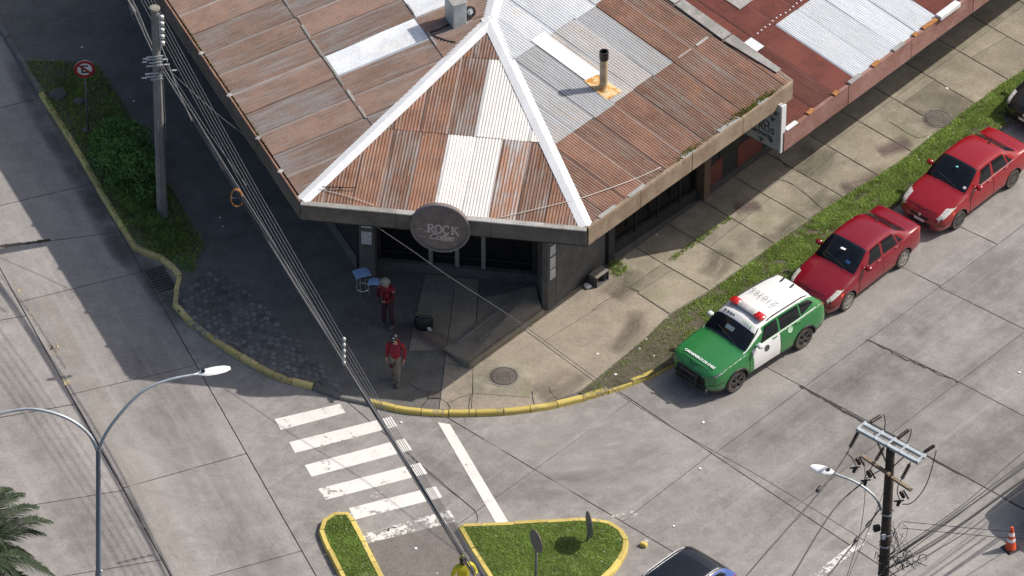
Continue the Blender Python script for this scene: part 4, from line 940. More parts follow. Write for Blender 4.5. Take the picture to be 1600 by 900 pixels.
def pickN(r, a, b):
    return M['clear_sheet'] if r == 0 and t0_ < a < t1_ else M['maroon']
tile(FN, polyN, nb, [(.06, lap), (lap, lap+3.2), (lap+3.2, 10)], t0_-tw*8, tw, pickN, .08, .011)
sm = FN.at(1178, 74); corr('roof_sheet', FN, [(sm[0]-.22, sm[1]-.2), (sm[0]+.22, sm[1]-.2), (sm[0]+.22, sm[1]+.3), (sm[0]-.22, sm[1]+.3)], M['clear_sheet'], nb, .05, .0, .08, .009)['label'] = 'small square white patch sheet'
sm = FN.at(1158, 4); corr('roof_sheet', FN, [(sm[0]-.3, sm[1]-.2), (sm[0]+.3, sm[1]-.2), (sm[0]+.3, sm[1]+.5), (sm[0]-.3, sm[1]+.5)], M['flash'], nb, .06, .0, .08, .009)
for k in range(14):
    a = FN.at(1183+k*6.2, 53-k*4.6); p = FN.w(a[0], a[1]+random.uniform(-.03, .03), .03); m = MB(); m.lathe([(.03, 0), (.026, .014), (0, .018)], p, nN, 6); m.build('roof_washer', M['white_metal'], nb)
W1 = R4+dr*.02; m = MB(); nw0, nw1 = W1, W1+dr*16
wall('wall', nw0, nw1, .2, Z0, 3.0, M['wall_dark'], nb, .0)
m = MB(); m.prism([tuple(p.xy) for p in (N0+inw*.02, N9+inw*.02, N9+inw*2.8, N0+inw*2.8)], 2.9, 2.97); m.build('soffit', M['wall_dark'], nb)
# hanging vet sign at the junction
so_ = P(1221, 236, 2.98); din = inw; pn_ = -dn
vs_ = thing('pet_shop_sign', 'grey vertical sign board with paw prints under the eave end', 'sign', so_)
m = MB(); c = so_+din*1.25+Vector((0, 0, .83)); m.box(c, (2.5, .14, 1.66), Matrix((din, -dn, Vector((0, 0, 1)))).transposed() if Matrix((din, -dn, Vector((0, 0, 1)))).determinant() > 0 else Matrix((din, dn, Vector((0, 0, 1)))).transposed())
m.build('sign_board', concrete('grey_sign_board', (.40, .40, .41), (.32, .32, .33), (.47, .47, .48)), vs_)
m = MB(); c = so_-din*.02+Vector((0, 0, .83)); m.box(c, (.05, .20, 1.68), Matrix((din, dn, Vector((0, 0, 1)))).transposed()); m.build('edge_trim', M['white_metal'], vs_)
fpl = so_+pn_*.075
def vet(u, v): return Pp(u, v, fpl, pn_)
for tx, u, v, sz in (('CO', 1192, 190, .30), ('TROS', 1193.5, 199, .27), ('terinaria', 1190, 207, .20)):
    lettering(tx, sz*1.15, M['lettering_dark'], vs_, basis(vet(u, v), -din, (0, 0, 1)), extrude=.002, bold=.006)
for u, v in ((1207, 187), (1212, 178), (1189, 218), (1204, 220)):
    m = MB(); p = vet(u, v); m.lathe([(.06, 0), (.06, .004), (0, .005)], p, pn_, 10)
    for a in (-.09, -.03, .03, .09): m.lathe([(.026, 0), (.026, .004), (0, .005)], p-din*a*1.0+Vector((0, 0, .085-abs(a)*.35)), pn_, 8)
    m.build('paw_print', M['lettering_dark'], vs_)

# ---- things standing on the roofs
fb = FRt.at(943, 139); fpz = FRt.w(*fb); 
fl = thing('flue_pipe', 'tall stained flue pipe with sooty black top on the grey roof', 'chimney', fpz)
m = MB(); m.tube([fpz+Vector((0, 0, z)) for z in (-.05, .4, .8, 1.08)], .115, 14); m.build('pipe', M['flue'], fl, smooth=True, sharp=40)
m = MB(); m.lathe([(.12, 1.06), (.135, 1.08), (.135, 1.34), (.10, 1.345), (.10, 1.2), (0, 1.2)], fpz, (0, 0, 1), 14); m.build('soot_cap', M['black'], fl, smooth=True, sharp=40)
m = MB(); q = [FRt.at(*c) for c in ((912, 128), (933, 118), (972, 144), (948, 158))]
vs = [FRt.w(a, b, .03) for a, b in q]+[FRt.w(a, b, .042) for a, b in q]; m.add(vs, [(0, 1, 2, 3), (7, 6, 5, 4)]+[(i, 4+i, 4+(i+1) % 4, (i+1) % 4) for i in range(4)])
m.lathe([(.2, .03), (.14, .10), (.125, .16)], fpz, (0, 0, 1), 14); m.build('flashing', worn_paint('rusty_flashing', (.50, .23, .05), (.60, .46, .25), .60, 5, thin=False), fl)
ab_ = FL.at(712, 34); base = FL.w(*ab_)
ac = thing('roof_fan_unit', 'grey metal fan box standing on the roof by the ridge', 'ventilation unit', base)
rz_ = math.atan2(dl.y, dl.x)
m = MB(); m.bbox(base+Vector((0, 0, .43)), (.42, .62, .82), rz_+math.pi/2, .02); m.build('casing', M['galv'], ac)
m = MB(); m.bbox(base+Vector((0, 0, .855)), (.50, .70, .03), rz_+math.pi/2, .01); m.build('lid', M['flash'], ac)
fo = FL.w(*FL.at(733, 27)); m = MB(); m.lathe([(.17, 0), (.17, .10), (.12, .10), (.12, .02), (0, .02)], fo+Vector((0, 0, .2)), Vector((.5, -.7, .4)), 14); m.build('fan_ring', M['black'], ac)
m = MB(); m.lathe([(.05, 0), (.05, .12), (0, .12)], fo+Vector((0, 0, .2)), Vector((.5, -.7, .4)), 8)
for k in range(4): m.box(fo+Vector((0, 0, .22))+Vector((.5, -.7, .4)).normalized()*.06, (.22, .05, .01), Matrix.Rotation(k*math.pi/4, 3, Vector((.5, -.7, .4)).normalized()) @ Vector((.5, -.7, .4)).to_track_quat('Z', 'Y').to_matrix()); 
m.build('fan', M['chrome'], ac)
def cable(name, pts, r, mat, label, cat='cable', group=None, n=5, k=8):
    m = MB(); m.tube(catmull(pts, k), r, n); o = m.build(name, mat, None, smooth=True); return tag(o, label, cat, group)
def onroof(fr, pts, h=.03): return [fr.w(*fr.at(u, v), h+(.02 if i % 2 else 0)) for i, (u, v) in enumerate(pts)]
cable('black_hose', onroof(FL, [(722, 32), (706, 38), (690, 46), (672, 53)], .04), .02, M['black'], 'black hose from the roof fan box to the white sheet', 'hose')
cable('black_hose', onroof(FL, [(674, 56), (688, 62), (702, 66), (712, 68)], .04), .02, M['black'], 'black hose lying below the white sheet by the hip', 'hose')
cable('roof_cable', onroof(FF, [(780, 342), (830, 331), (878, 319)], .05)+onroof(FRt, [(906, 312), (960, 294), (1000, 278), (1032, 264)], .05), .011, M['cable_white'], 'thin white cable slung across the right roof slope')
cable('roof_cable', onroof(FF, [(505, 299), (540, 308), (583, 322)], .05), .009, M['cable_white'], 'thin white cable at the left foot of the front slope')
p0 = FF.w(*FF.at(532, 296)); an = thing('roof_antenna', 'small dark rod antenna on the left hip cap', 'antenna', p0)
m = MB(); m.tube([p0, p0+Vector((0, 0, .10))], .012, 5); m.build('mast', M['black'], an)
m = MB(); m.tube([Pp(503, 292, p0+Vector((0, 0, .1)), Vector((0, 0, 1))), Pp(557, 293.5, p0+Vector((0, 0, .1)), Vector((0, 0, 1)))], .014, 5); m.build('boom', M['black'], an)
for f, L_ in ((-.22, .16), (-.08, .12), (.1, .09)):
    c = p0+Vector((f, 0, .12)); m = MB(); m.tube([c-Vector((0, L_/2, 0)), c+Vector((0, L_/2, 0))], .008, 4); m.build('rod', M['black'], an)
# ================================================================ VEHICLES  (local frame: x forward, y to the car's left, z up)
def pchip(xs, ys, q):
    xs = np.asarray(xs, float); ys = np.asarray(ys, float); h = np.diff(xs); d = np.diff(ys)/h; n = len(xs); m = np.zeros(n)
    for i in range(1, n-1):
        if d[i-1]*d[i] > 0: w1, w2 = 2*h[i]+h[i-1], h[i]+2*h[i-1]; m[i] = (w1+w2)/(w1/d[i-1]+w2/d[i])
    m[0], m[-1] = d[0], d[-1]
    i = int(np.clip(np.searchsorted(xs, q)-1, 0, n-2)); t = (q-xs[i])/h[i]
    return (2*t**3-3*t*t+1)*ys[i]+(t**3-2*t*t+t)*h[i]*m[i]+(-2*t**3+3*t*t)*ys[i+1]+(t**3-t*t)*h[i]*m[i+1]
class Shell:
    def __init__(s, L, rows):
        s.L = L; r = np.array(rows, float); s.t = r[:, 0]; z = r[:, 4]
        w5 = r[:, 7]*.4+r[:, 3]*.6; Y = np.stack([0*z, r[:, 1]*.85, r[:, 1], r[:, 2], r[:, 3], w5, r[:, 9], r[:, 11], 0*z], 1)
        Z = np.stack([z, z, z+.10, r[:, 5], r[:, 6], r[:, 8], r[:, 10], r[:, 12], r[:, 13]], 1)
        s.Y, s.Z = Y, Z; s.c = {}
    def at(s, t, q):
        key = round(t, 4)
        if key not in s.c: s.c[key] = ([pchip(s.t, s.Y[:, k], t) for k in range(9)], [pchip(s.t, s.Z[:, k], t) for k in range(9)])
        y, z = s.c[key]; k = np.arange(9)
        return Vector((s.L/2-t, float(pchip(k, y, q)), float(pchip(k, z, q))))
    def nrm(s, t, q):
        e = .02; t = min(max(t, e), s.L-e); q0 = min(max(q, .05), 7.95)
        a = s.at(t+e, q0)-s.at(t-e, q0); b = s.at(t, q0+.04)-s.at(t, q0-.04); n = b.cross(a).normalized()
        c = s.at(t, q0)-Vector((s.L/2-t, 0, .6)); return n if n.dot(c) > 0 else -n
    def patch(s, m, cs, nu, nv, off=.006, sides=(1, -1), mi=0):
        """Panel over the region with (t, s) corners a, b, c, d, standing off the shell, with turned-in edges."""
        for sd in sides:
            g = [];
            for i in range(nu+1):
                for j in range(nv+1):
                    u, v = i/nu, j/nv
                    t = (cs[0][0]*(1-u)+cs[1][0]*u)*(1-v)+(cs[3][0]*(1-u)+cs[2][0]*u)*v
                    q = (cs[0][1]*(1-u)+cs[1][1]*u)*(1-v)+(cs[3][1]*(1-u)+cs[2][1]*u)*v
                    n = s.nrm(t, q); p = s.at(t, q)
                    edge = i in (0, nu) or j in (0, nv)
                    o = p+n*(off*.15 if edge else off); g.append(Vector((o.x, o.y*sd, o.z)))
            f = [(i*(nv+1)+j, i*(nv+1)+j+1, (i+1)*(nv+1)+j+1, (i+1)*(nv+1)+j) for i in range(nu) for j in range(nv)]
            nn = (g[1]-g[0]).cross(g[nv+1]-g[0]); ref = s.nrm(*cs[0]); ref = Vector((ref.x, ref.y*sd, ref.z))
            if nn.dot(ref) < 0: f = [x[::-1] for x in f]
            m.add(g, f, mi)
    def wide(s, m, t0, t1, q, nt, off, mi=0, ns=5):   # across the centre line, from s=q on the left to s=q on the right
        g = []; qs = [q+(8-q)*k/ns for k in range(ns+1)]
        cols = [(x, 1) for x in qs]+[(x, -1) for x in qs[-2::-1]]
        for i in range(nt+1):
            t = t0+(t1-t0)*i/nt
            for c, (x, sd) in enumerate(cols):
                n = s.nrm(t, x); p = s.at(t, x); e = i in (0, nt) or c in (0, len(cols)-1); 
                if x > 7.99: n = Vector((n.x, 0, n.z)).normalized()
                o = p+n*(off*.15 if e else off); g.append(Vector((o.x, o.y*sd, o.z)))
        k = len(cols); f = [(i*k+j, i*k+j+1, (i+1)*k+j+1, (i+1)*k+j) for i in range(nt) for j in range(k-1)]
        nn = (g[1]-g[0]).cross(g[k]-g[0])
        if nn.z < 0: f = [x[::-1] for x in f]
        m.add(g, f, mi)
def shell_body(sh, paint, wheels, rad, tr, matfn=None, mats=None):
    ts = sorted(set([round(x, 3) for a, b in zip(sh.t[:-1], sh.t[1:]) for x in np.linspace(a, b, max(2, int((b-a)/.07)+1))]))
    qs = [k/3 for k in range(25)]; ring = [(q, 1) for q in qs]+[(q, -1) for q in qs[-2:0:-1]]; n = len(ring)
    m = MB(); 
    for t in ts:
        for q, sd in ring: p = sh.at(t, q); m.v.append((p.x, p.y*sd, p.z))
    for i in range(len(ts)-1):
        for j in range(n):
            m.f.append((i*n+j, i*n+(j+1) % n, (i+1)*n+(j+1) % n, (i+1)*n+j)[::-1])
            m.m.append(matfn((ts[i]+ts[i+1])/2, (ring[j][0]+ring[(j+1) % n][0])/2) if matfn else 0)
    m.f.append(tuple(range(n))); m.m.append(0); m.f.append(tuple((len(ts)-1)*n+j for j in range(n-1, -1, -1))); m.m.append(0)
    ml = mats or [paint, M['black']]
    ob = link('body', m.mesh('body', ml, True)); bpy.context.view_layer.update()
    bm = bmesh.new(); bm.from_mesh(ob.data); bmesh.ops.recalc_face_normals(bm, faces=bm.faces); bm.to_mesh(ob.data); bm.free()
    ct = MB()
    for wt in wheels:
        for sd in (1, -1):
            c0_ = (sh.L/2-wt, sd*(tr-.17), rad+.005); ct.lathe([(rad+.055, 0), (rad+.055, .6)], c0_, (0, sd, 0), 28, 1)
    co = link('cutter', ct.mesh('cutter', ml)); bm = bmesh.new(); bm.from_mesh(co.data); bmesh.ops.recalc_face_normals(bm, faces=bm.faces); bm.to_mesh(co.data); bm.free()
    md = ob.modifiers.new('b', 'BOOLEAN'); md.operation = 'DIFFERENCE'; md.object = co; md.solver = 'EXACT'
    dg = bpy.context.evaluated_depsgraph_get(); dg.update(); me = bpy.data.meshes.new_from_object(ob.evaluated_get(dg))
    bpy.data.objects.remove(ob); bpy.data.objects.remove(co); me.name = 'body'
    me.polygons.foreach_set('use_smooth', [True]*len(me.polygons)); me.set_sharp_from_angle(angle=math.radians(38)); return me
def lpart(mb, name, mats, parent, smooth=True, sharp=40): 
    me = mb.mesh(name, mats, smooth, (0, 0, 0), sharp); o = link(name, me, parent); FR[o] = Vector((0, 0, 0)); return o
def wheel(root, x, y, rad, sd, tyre, rimmat, spokes, wd=.2):
    m = MB(); a = (0, sd, 0); c = (x, y, rad)
    m.lathe([(rad*.62, -wd/2), (rad*.93, -wd/2), (rad, -wd*.36), (rad, wd*.36), (rad*.95, wd*.47), (rad*.74, wd*.5), (rad*.68, wd*.44), (rad*.66, wd*.1), (0, wd*.1)], c, a, 28)
    w_ = lpart(m, 'wheel', tyre, root)
    r = MB(); C = Vector(c); ax = Vector(a)
    r.lathe([(rad*.60, wd*.36), (rad*.70, wd*.44), (rad*.685, wd*.50), (rad*.64, wd*.46), (rad*.60, wd*.30)], c, a, 28); r.f = r.f[:-2]; r.m = r.m[:-2]
    r.lathe([(rad*.17, wd*.2), (rad*.16, wd*.46), (0, wd*.48)], c, a, 12)
    for k in range(spokes):
        for da in (-.11, .11):
            t0 = 2*math.pi*k/spokes; d0 = Vector((math.cos(t0), 0, math.sin(t0))); d1 = Vector((math.cos(t0+da*1.9), 0, math.sin(t0+da*1.9)))
            r.beam(C+ax*wd*.43+d0*rad*.12, C+ax*wd*.45+d1*rad*.66, rad*.085, .02, ax)
    lpart(r, 'rim', rimmat, w_)
def car_at(front, rear, sh, tF, tR, tr):
    a, b = P(*front), P(*rear); d = (a-b).normalized(); h = math.atan2(d.y, d.x); lf = Vector((-d.y, d.x, 0))
    mid = (a+b)/2; xm = ((sh.L/2-tF)+(sh.L/2-tR))/2; c = mid-d*xm-lf*(tr+.06); return Vector((c.x, c.y, 0)), h
SED = Shell(4.30, [
 (0, 0.52, 0.6, 0.58, 0.24, 0.44, 0.56, 0.53, 0.585, 0.426, 0.6, 0.238, 0.612, 0.615), (0.1, 0.7, 0.765, 0.73, 0.2, 0.46, 0.64, 0.67, 0.675, 0.526, 0.7, 0.289, 0.715, 0.72),
 (0.4, 0.79, 0.835, 0.8, 0.18, 0.5, 0.75, 0.74, 0.785, 0.582, 0.815, 0.326, 0.835, 0.84), (0.85, 0.815, 0.845, 0.81, 0.18, 0.54, 0.85, 0.76, 0.89, 0.616, 0.925, 0.339, 0.945, 0.95),
 (1.14, 0.82, 0.845, 0.8, 0.18, 0.55, 0.89, 0.755, 0.93, 0.694, 0.975, 0.414, 1.01, 1.02), (1.24, 0.82, 0.845, 0.8, 0.18, 0.55, 0.9, 0.75, 0.94, 0.717, 1.03, 0.439, 1.07, 1.08),
 (1.6, 0.82, 0.845, 0.8, 0.18, 0.56, 0.91, 0.745, 0.95, 0.683, 1.27, 0.426, 1.315, 1.325), (1.9, 0.82, 0.845, 0.8, 0.18, 0.56, 0.915, 0.74, 0.955, 0.626, 1.405, 0.395, 1.45, 1.46),
 (2.45, 0.82, 0.845, 0.8, 0.18, 0.56, 0.925, 0.74, 0.965, 0.621, 1.43, 0.395, 1.475, 1.485), (2.95, 0.82, 0.845, 0.8, 0.18, 0.57, 0.935, 0.74, 0.975, 0.615, 1.39, 0.383, 1.435, 1.445),
 (3.15, 0.82, 0.845, 0.8, 0.19, 0.57, 0.94, 0.74, 0.98, 0.61, 1.335, 0.383, 1.38, 1.39), (3.45, 0.82, 0.845, 0.8, 0.2, 0.58, 0.945, 0.735, 0.985, 0.631, 1.17, 0.383, 1.2, 1.205),
 (3.72, 0.81, 0.84, 0.79, 0.21, 0.58, 0.945, 0.72, 0.985, 0.642, 1.035, 0.395, 1.055, 1.06), (4.1, 0.78, 0.8, 0.76, 0.23, 0.58, 0.94, 0.69, 0.98, 0.589, 1.01, 0.336, 1.03, 1.035),
 (4.25, 0.72, 0.74, 0.71, 0.26, 0.57, 0.88, 0.64, 0.91, 0.535, 0.93, 0.3, 0.94, 0.945), (4.3, 0.64, 0.67, 0.64, 0.3, 0.57, 0.82, 0.58, 0.84, 0.482, 0.85, 0.264, 0.855, 0.857)])
SUV = Shell(4.60, [
 (0, 0.558, 0.63, 0.603, 0.3, 0.56, 0.77, 0.549, 0.81, 0.437, 0.83, 0.25, 0.842, 0.845), (0.12, 0.745, 0.812, 0.774, 0.25, 0.6, 0.88, 0.716, 0.925, 0.562, 0.955, 0.314, 0.972, 0.975),
 (0.45, 0.867, 0.901, 0.857, 0.22, 0.63, 0.95, 0.798, 1, 0.624, 1.03, 0.349, 1.055, 1.06), (0.95, 0.895, 0.925, 0.88, 0.21, 0.65, 1.01, 0.82, 1.06, 0.655, 1.095, 0.367, 1.12, 1.125),
 (1.26, 0.9, 0.925, 0.875, 0.21, 0.66, 1.04, 0.82, 1.085, 0.768, 1.12, 0.468, 1.16, 1.17), (1.36, 0.9, 0.925, 0.875, 0.21, 0.66, 1.05, 0.815, 1.095, 0.802, 1.185, 0.494, 1.235, 1.245),
 (1.75, 0.9, 0.925, 0.87, 0.21, 0.66, 1.065, 0.81, 1.11, 0.757, 1.44, 0.481, 1.512, 1.54), (2.02, 0.9, 0.925, 0.87, 0.21, 0.67, 1.075, 0.81, 1.12, 0.7, 1.575, 0.45, 1.642, 1.67),
 (2.6, 0.9, 0.925, 0.87, 0.21, 0.67, 1.09, 0.81, 1.135, 0.694, 1.62, 0.45, 1.682, 1.71), (3.5, 0.9, 0.925, 0.87, 0.22, 0.68, 1.115, 0.805, 1.165, 0.678, 1.6, 0.437, 1.657, 1.685),
 (4.02, 0.89, 0.92, 0.865, 0.24, 0.69, 1.15, 0.8, 1.2, 0.651, 1.53, 0.425, 1.592, 1.62), (4.2, 0.87, 0.91, 0.86, 0.26, 0.69, 1.16, 0.79, 1.21, 0.673, 1.4, 0.425, 1.45, 1.46),
 (4.4, 0.847, 0.877, 0.827, 0.29, 0.69, 1.12, 0.758, 1.16, 0.684, 1.2, 0.43, 1.23, 1.24), (4.52, 0.787, 0.826, 0.778, 0.33, 0.68, 1.03, 0.71, 1.07, 0.625, 1.09, 0.396, 1.105, 1.11),
 (4.6, 0.681, 0.736, 0.69, 0.38, 0.67, 0.95, 0.616, 0.98, 0.499, 0.99, 0.291, 0.998, 1)])
def common(root, sh, paint, k):
    """Glass, lamps, mirrors, handles, plates and wheels that every one of these cars has; k holds the stations."""
    m = MB(); sh.wide(m, k['c0'], k['c1'], 6.12, 18, .016); ws = lpart(m, 'windshield', M['carglass'], root)
    m = MB(); sh.wide(m, k['r0'], k['r1'], 6.15, 10, .014); lpart(m, 'rear_window', M['carglass'], root)
    for sd in (1, -1):
        for q in k['win']:
            m = MB(); sh.patch(m, q, 8, 4, .007, (sd,)); lpart(m, 'side_window', M['carglass'], root)
        m = MB(); sh.patch(m, k['head'], 6, 4, .012, (sd,)); lpart(m, 'headlight', k['headmat'], root)
        m = MB(); sh.patch(m, k['tail'], 4, 4, .012, (sd,)); lpart(m, 'tail_light', M['tail'], root)
        for q in k['seams']:
            m = MB(); 
            for a, b in zip(q[:-1], q[1:]):
                for i in range(5):
                    t0, q0, t1, q1 = a[0]+(b[0]-a[0])*i/5, a[1]+(b[1]-a[1])*i/5, a[0]+(b[0]-a[0])*(i+1)/5, a[1]+(b[1]-a[1])*(i+1)/5
                    p0_, p1_ = sh.at(t0, q0)+sh.nrm(t0, q0)*.001, sh.at(t1, q1)+sh.nrm(t1, q1)*.001
                    f = lambda v: Vector((v.x, v.y*sd, v.z)); m.tube([f(p0_), f(p1_)], .007, 4, cap=False)
            lpart(m, 'door_seam', M['black'], root, False)
        for t in k['handles']:
            p, n = sh.at(t, 4.05), sh.nrm(t, 4.05); m = MB(); c = p+n*.02; m.bbox((c.x, c.y*sd, c.z), (.19, .035, .03), 0, .01); lpart(m, 'door_handle', k.get('hmat', paint), root)
        p = sh.at(k['mir'], 5.15); m = MB(); y = p.y+.14
        m.lathe([(.0, -.07), (.055, -.06), (.085, 0), (.08, .05), (.06, .065), (0, .066)], (p.x+.03, sd*y, p.z+.10), (-1, 0, .05), 12)
        m.v = [(v[0], sd*y+(v[1]-sd*y)*1.35, v[2]) for v in m.v]; m.beam((p.x, sd*(p.y-.03), p.z+.02), (p.x+.02, sd*(y-.02), p.z+.07), .05, .04); lpart(m, 'mirror', k.get('mirmat', paint), root)
        for t in k['wheels']: wheel(root, sh.L/2-t, sd*(k['tr']-.02), k['rad'], sd, k['tyre'], k['rim'], k['spokes'], k.get('wd', .2))
        m = MB(); p0_ = sh.at(k['c0']+.02, 7.2); p1_ = sh.at(k['c0']+.16, 7.9 if sd > 0 else 6.8)
        m.tube([Vector((p0_.x, sd*p0_.y, p0_.z+.02)), Vector((p1_.x, (p1_.y if sd > 0 else p1_.y-.5)*1.0-(.45 if sd > 0 else 0), p1_.z+.02))], .009, 4); lpart(m, 'wiper', M['black'], root)
        for t_, e in ((k['wheels'][0], 0), (k['wheels'][1], 0)):           # dark arch lip
            m = MB(); c = Vector((sh.L/2-t_, 0, k['rad']+.005)); R_ = k['rad']+.06; pts = []
            for i in range(15):
                a = math.radians(-8+196*i/14); z = c.z+R_*math.sin(a); x = c.x+R_*math.cos(a); t = sh.L/2-x
                lo, hi = 1.2, 5.0
                for _ in range(18):
                    mid = (lo+hi)/2
                    if sh.at(t, mid).z < z: lo = mid
                    else: hi = mid
                pts.append(Vector((x, sd*(sh.at(t, lo).y+.004), z)))
            m.tube(pts, k.get('lip', .018), 5); lpart(m, 'arch_lip', k.get('lipmat', M['black']), root)
    for x, s_ in ((sh.L/2+.012, 1), (-sh.L/2-.012, -1)):
        m = MB(); m.bbox((x, 0, k['plz'] if s_ > 0 else k['plz2']), (.02, .36, .13), 0, .004); lpart(m, 'licence_plate', M['sign_white'], root)
    for sd in (1, -1):
        m = MB(); pts = [sh.at(t, 3.05)+sh.nrm(t, 3.05)*.002 for t in np.linspace(.02, k['wheels'][0]-k['rad']-.08, 7)]; m.tube([Vector((q.x, q.y*sd, q.z)) for q in pts], .006, 4); lpart(m, 'bumper_seam', M['black'], root, False)
        m = MB(); sh.patch(m, ((k['wheels'][0]+k['rad']+.08, 1.55), (k['wheels'][1]-k['rad']-.08, 1.55), (k['wheels'][1]-k['rad']-.08, 2.15), (k['wheels'][0]+k['rad']+.08, 2.15)), 6, 2, .006, (sd,)); lpart(m, 'sill', M['black'], root)
    m = MB(); a_, b_ = sh.at(.16, 6.2), sh.at(.16, 8); m.tube([Vector((a_.x, a_.y, a_.z+.003)), Vector((b_.x+.03, 0, b_.z+.003)), Vector((a_.x, -a_.y, a_.z+.003))], .006, 4); lpart(m, 'bonnet_seam', M['black'], root, False)
    m = MB(); m.lathe([(.055, 0), (.05, .012), (.03, .016), (0, .012)], Vector((sh.L/2+.004, 0, k['grille'][0][0]+.03)), (1, 0, .25), 12); lpart(m, 'badge', M['chrome'], root)
    m = MB(); f = k['grille']; 
    for z, w_, h in f: m.bbox((sh.L/2+.0, 0, z), (.05, w_, h), 0, .02)
    lpart(m, 'grille', M['black'], root)
    return ws
sedk = dict(c0=1.17, c1=1.86, r0=3.19, r1=3.68, head=((.04, 4.0), (.66, 4.45), (.50, 5.7), (.08, 5.6)), tail=((4.29, 3.5), (4.05, 3.6), (4.10, 4.9), (4.28, 4.8)), headmat=M['headlamp'],
    win=[((1.72, 5.12), (2.36, 5.12), (2.36, 5.86), (1.98, 5.86)), ((2.45, 5.12), (3.10, 5.12), (2.98, 5.86), (2.45, 5.86)), ((3.14, 5.14), (3.36, 5.16), (3.16, 5.6), (3.08, 5.8))],
    seams=[[(1.30, 2.3), (1.32, 3.6), (1.40, 4.95)], [(2.40, 2.2), (2.40, 4.95)], [(3.14, 3.7), (3.30, 4.95)], [(.45, 5.1), (1.12, 5.25)], [(1.34, 2.15), (3.0, 2.15)]], handles=(2.22, 3.02), mir=1.62, wheels=(.82, 3.37), tr=.76, rad=.30,
    tyre=M['rubber_dusty'], rim=M['alloy'], spokes=7, plz=.40, plz2=.62, grille=[(.54, .66, .07), (.33, .8, .12)], lipmat=M['black'], lip=.012)
def sedan(paint, bright, label, group, rows=None, wheels=None):
    r = thing('parked_car', label, 'car', (0, 0, 0), group, 0)
    b = link('body', shell_body(SED, paint, sedk['wheels'], .30, .76), r); FR[b] = Vector((0, 0, 0))
    common(r, SED, paint, dict(sedk, spokes=10, rim=M['alloy_dark'], head=((.04, 3.9), (.74, 4.4), (.46, 5.9), (.06, 5.7))) if bright else sedk)
    for sd in (1, -1):
        m = MB(); SED.patch(m, ((.50, 3.45), (.60, 3.45), (.60, 3.75), (.50, 3.75)), 1, 1, .012, (sd,)); lpart(m, 'indicator', M['orange'], r)
        m = MB(); pts = [SED.at(t, 5.02)+SED.nrm(t, 5.02)*.006 for t in np.linspace(1.5, 3.4, 12)]; m.tube([Vector((q.x, q.y*sd, q.z)) for q in pts], .009, 4); lpart(m, 'window_trim', M['chrome'] if bright else paint, r)
    m = MB(); SED.wide(m, 3.78, 4.05, 6.3, 3, .004); lpart(m, 'boot_lid', paint, r)
    m = MB(); p = SED.at(3.05, 7.6); m.tube([(p.x, .1, p.z), (p.x-.02, .1, p.z+.05), (p.x-.16, .1, p.z+.14)], [.03, .02, .008], 6) if bright else m.tube([(p.x, 0, p.z), (p.x-.12, 0, p.z+.04)], [.03, .012], 6); lpart(m, 'antenna', M['black'], r)
    p = SED.at(1.5, 7.2); n = SED.nrm(1.5, 7.2); m = MB()
    if bright: 
        m.bbox((p.x-.12, .05, p.z+.14), (.07, .08, .012), .3, .003); lpart(m, 'hanging_charm', plain('teal_charm', (.12, .40, .42)), r)
        m = MB(); q = SED.at(1.30, 6.5); nq = SED.nrm(1.3, 6.5); q = q+nq*.012; m.lathe([(.05, 0), (.05, .004), (0, .004)], q, nq, 12); lpart(m, 'sticker', M['paper'], r)
    else:
        m.bbox((p.x-.03, .02, p.z+.125), (.08, .16, .008), .1, .002); lpart(m, 'dashboard_paper', M['paper'], r)
        m = MB(); q = SED.at(1.36, 7.3); nq = SED.nrm(1.36, 7.3); q = q+nq*.011; m.lathe([(.13, 0), (.11, .004), (0, .006)], q, nq, 10); lpart(m, 'dashboard_cloth', plain('blue_dash_cloth', (.02, .08, .22)), r)
    return r
def sedan_place(r, front, rear):
    c, h = car_at(front, rear, SED, .82, 3.37, .78); r.location = c; r.rotation_euler = (0, 0, h)
GR = 'red cars parked along the grass strip'
c1_ = sedan(M['red_paint'], False, 'dark red saloon parked right behind the green police car', GR); sedan_place(c1_, (1324, 485), (1413, 416))
c2_ = sedan(M['red_paint_bright'], True, 'brighter red saloon parked last in the row, behind the other red one', GR); sedan_place(c2_, (1498, 357), (1583, 292))
c3_ = sedan(M['black_paint'], False, 'black saloon car whose nose just enters the upper right edge', None)
cc = P(1574, 196)+Vector((.669, .743, 0))*2.25+Vector((.743, -.669, 0))*.5; c3_.location = (cc.x, cc.y, .0); c3_.rotation_euler = (0, 0, math.radians(228))

suvk = dict(c0=1.30, c1=1.98, r0=4.10, r1=4.40, head=((.06, 4.25), (.42, 4.35), (.30, 5.0), (.10, 5.0)), tail=((4.58, 4.0), (4.30, 4.1), (4.34, 4.8), (4.56, 4.7)), headmat=M['headlamp_dark'],
    win=[((1.86, 5.12), (2.62, 5.12), (2.62, 5.84), (2.14, 5.84)), ((2.70, 5.12), (3.50, 5.14), (3.46, 5.84), (2.70, 5.84)), ((3.55, 5.16), (4.08, 5.5), (3.92, 5.80), (3.52, 5.84))],
    seams=[[(1.42, 2.4), (1.42, 3.6), (1.50, 4.95)], [(2.66, 2.2), (2.66, 4.95)], [(3.42, 3.6), (3.56, 4.95)], [(.40, 5.15), (1.22, 5.3)]], handles=(2.45, 3.36), mir=1.76, wheels=(.92, 3.64), tr=.82, rad=.36,
    tyre=M['rubber_dusty'], rim=M['alloy_dark'], spokes=5, plz=.46, plz2=.80, grille=[(.66, 1.10, .22), (.43, 1.18, .24)], lip=.035, wd=.235)
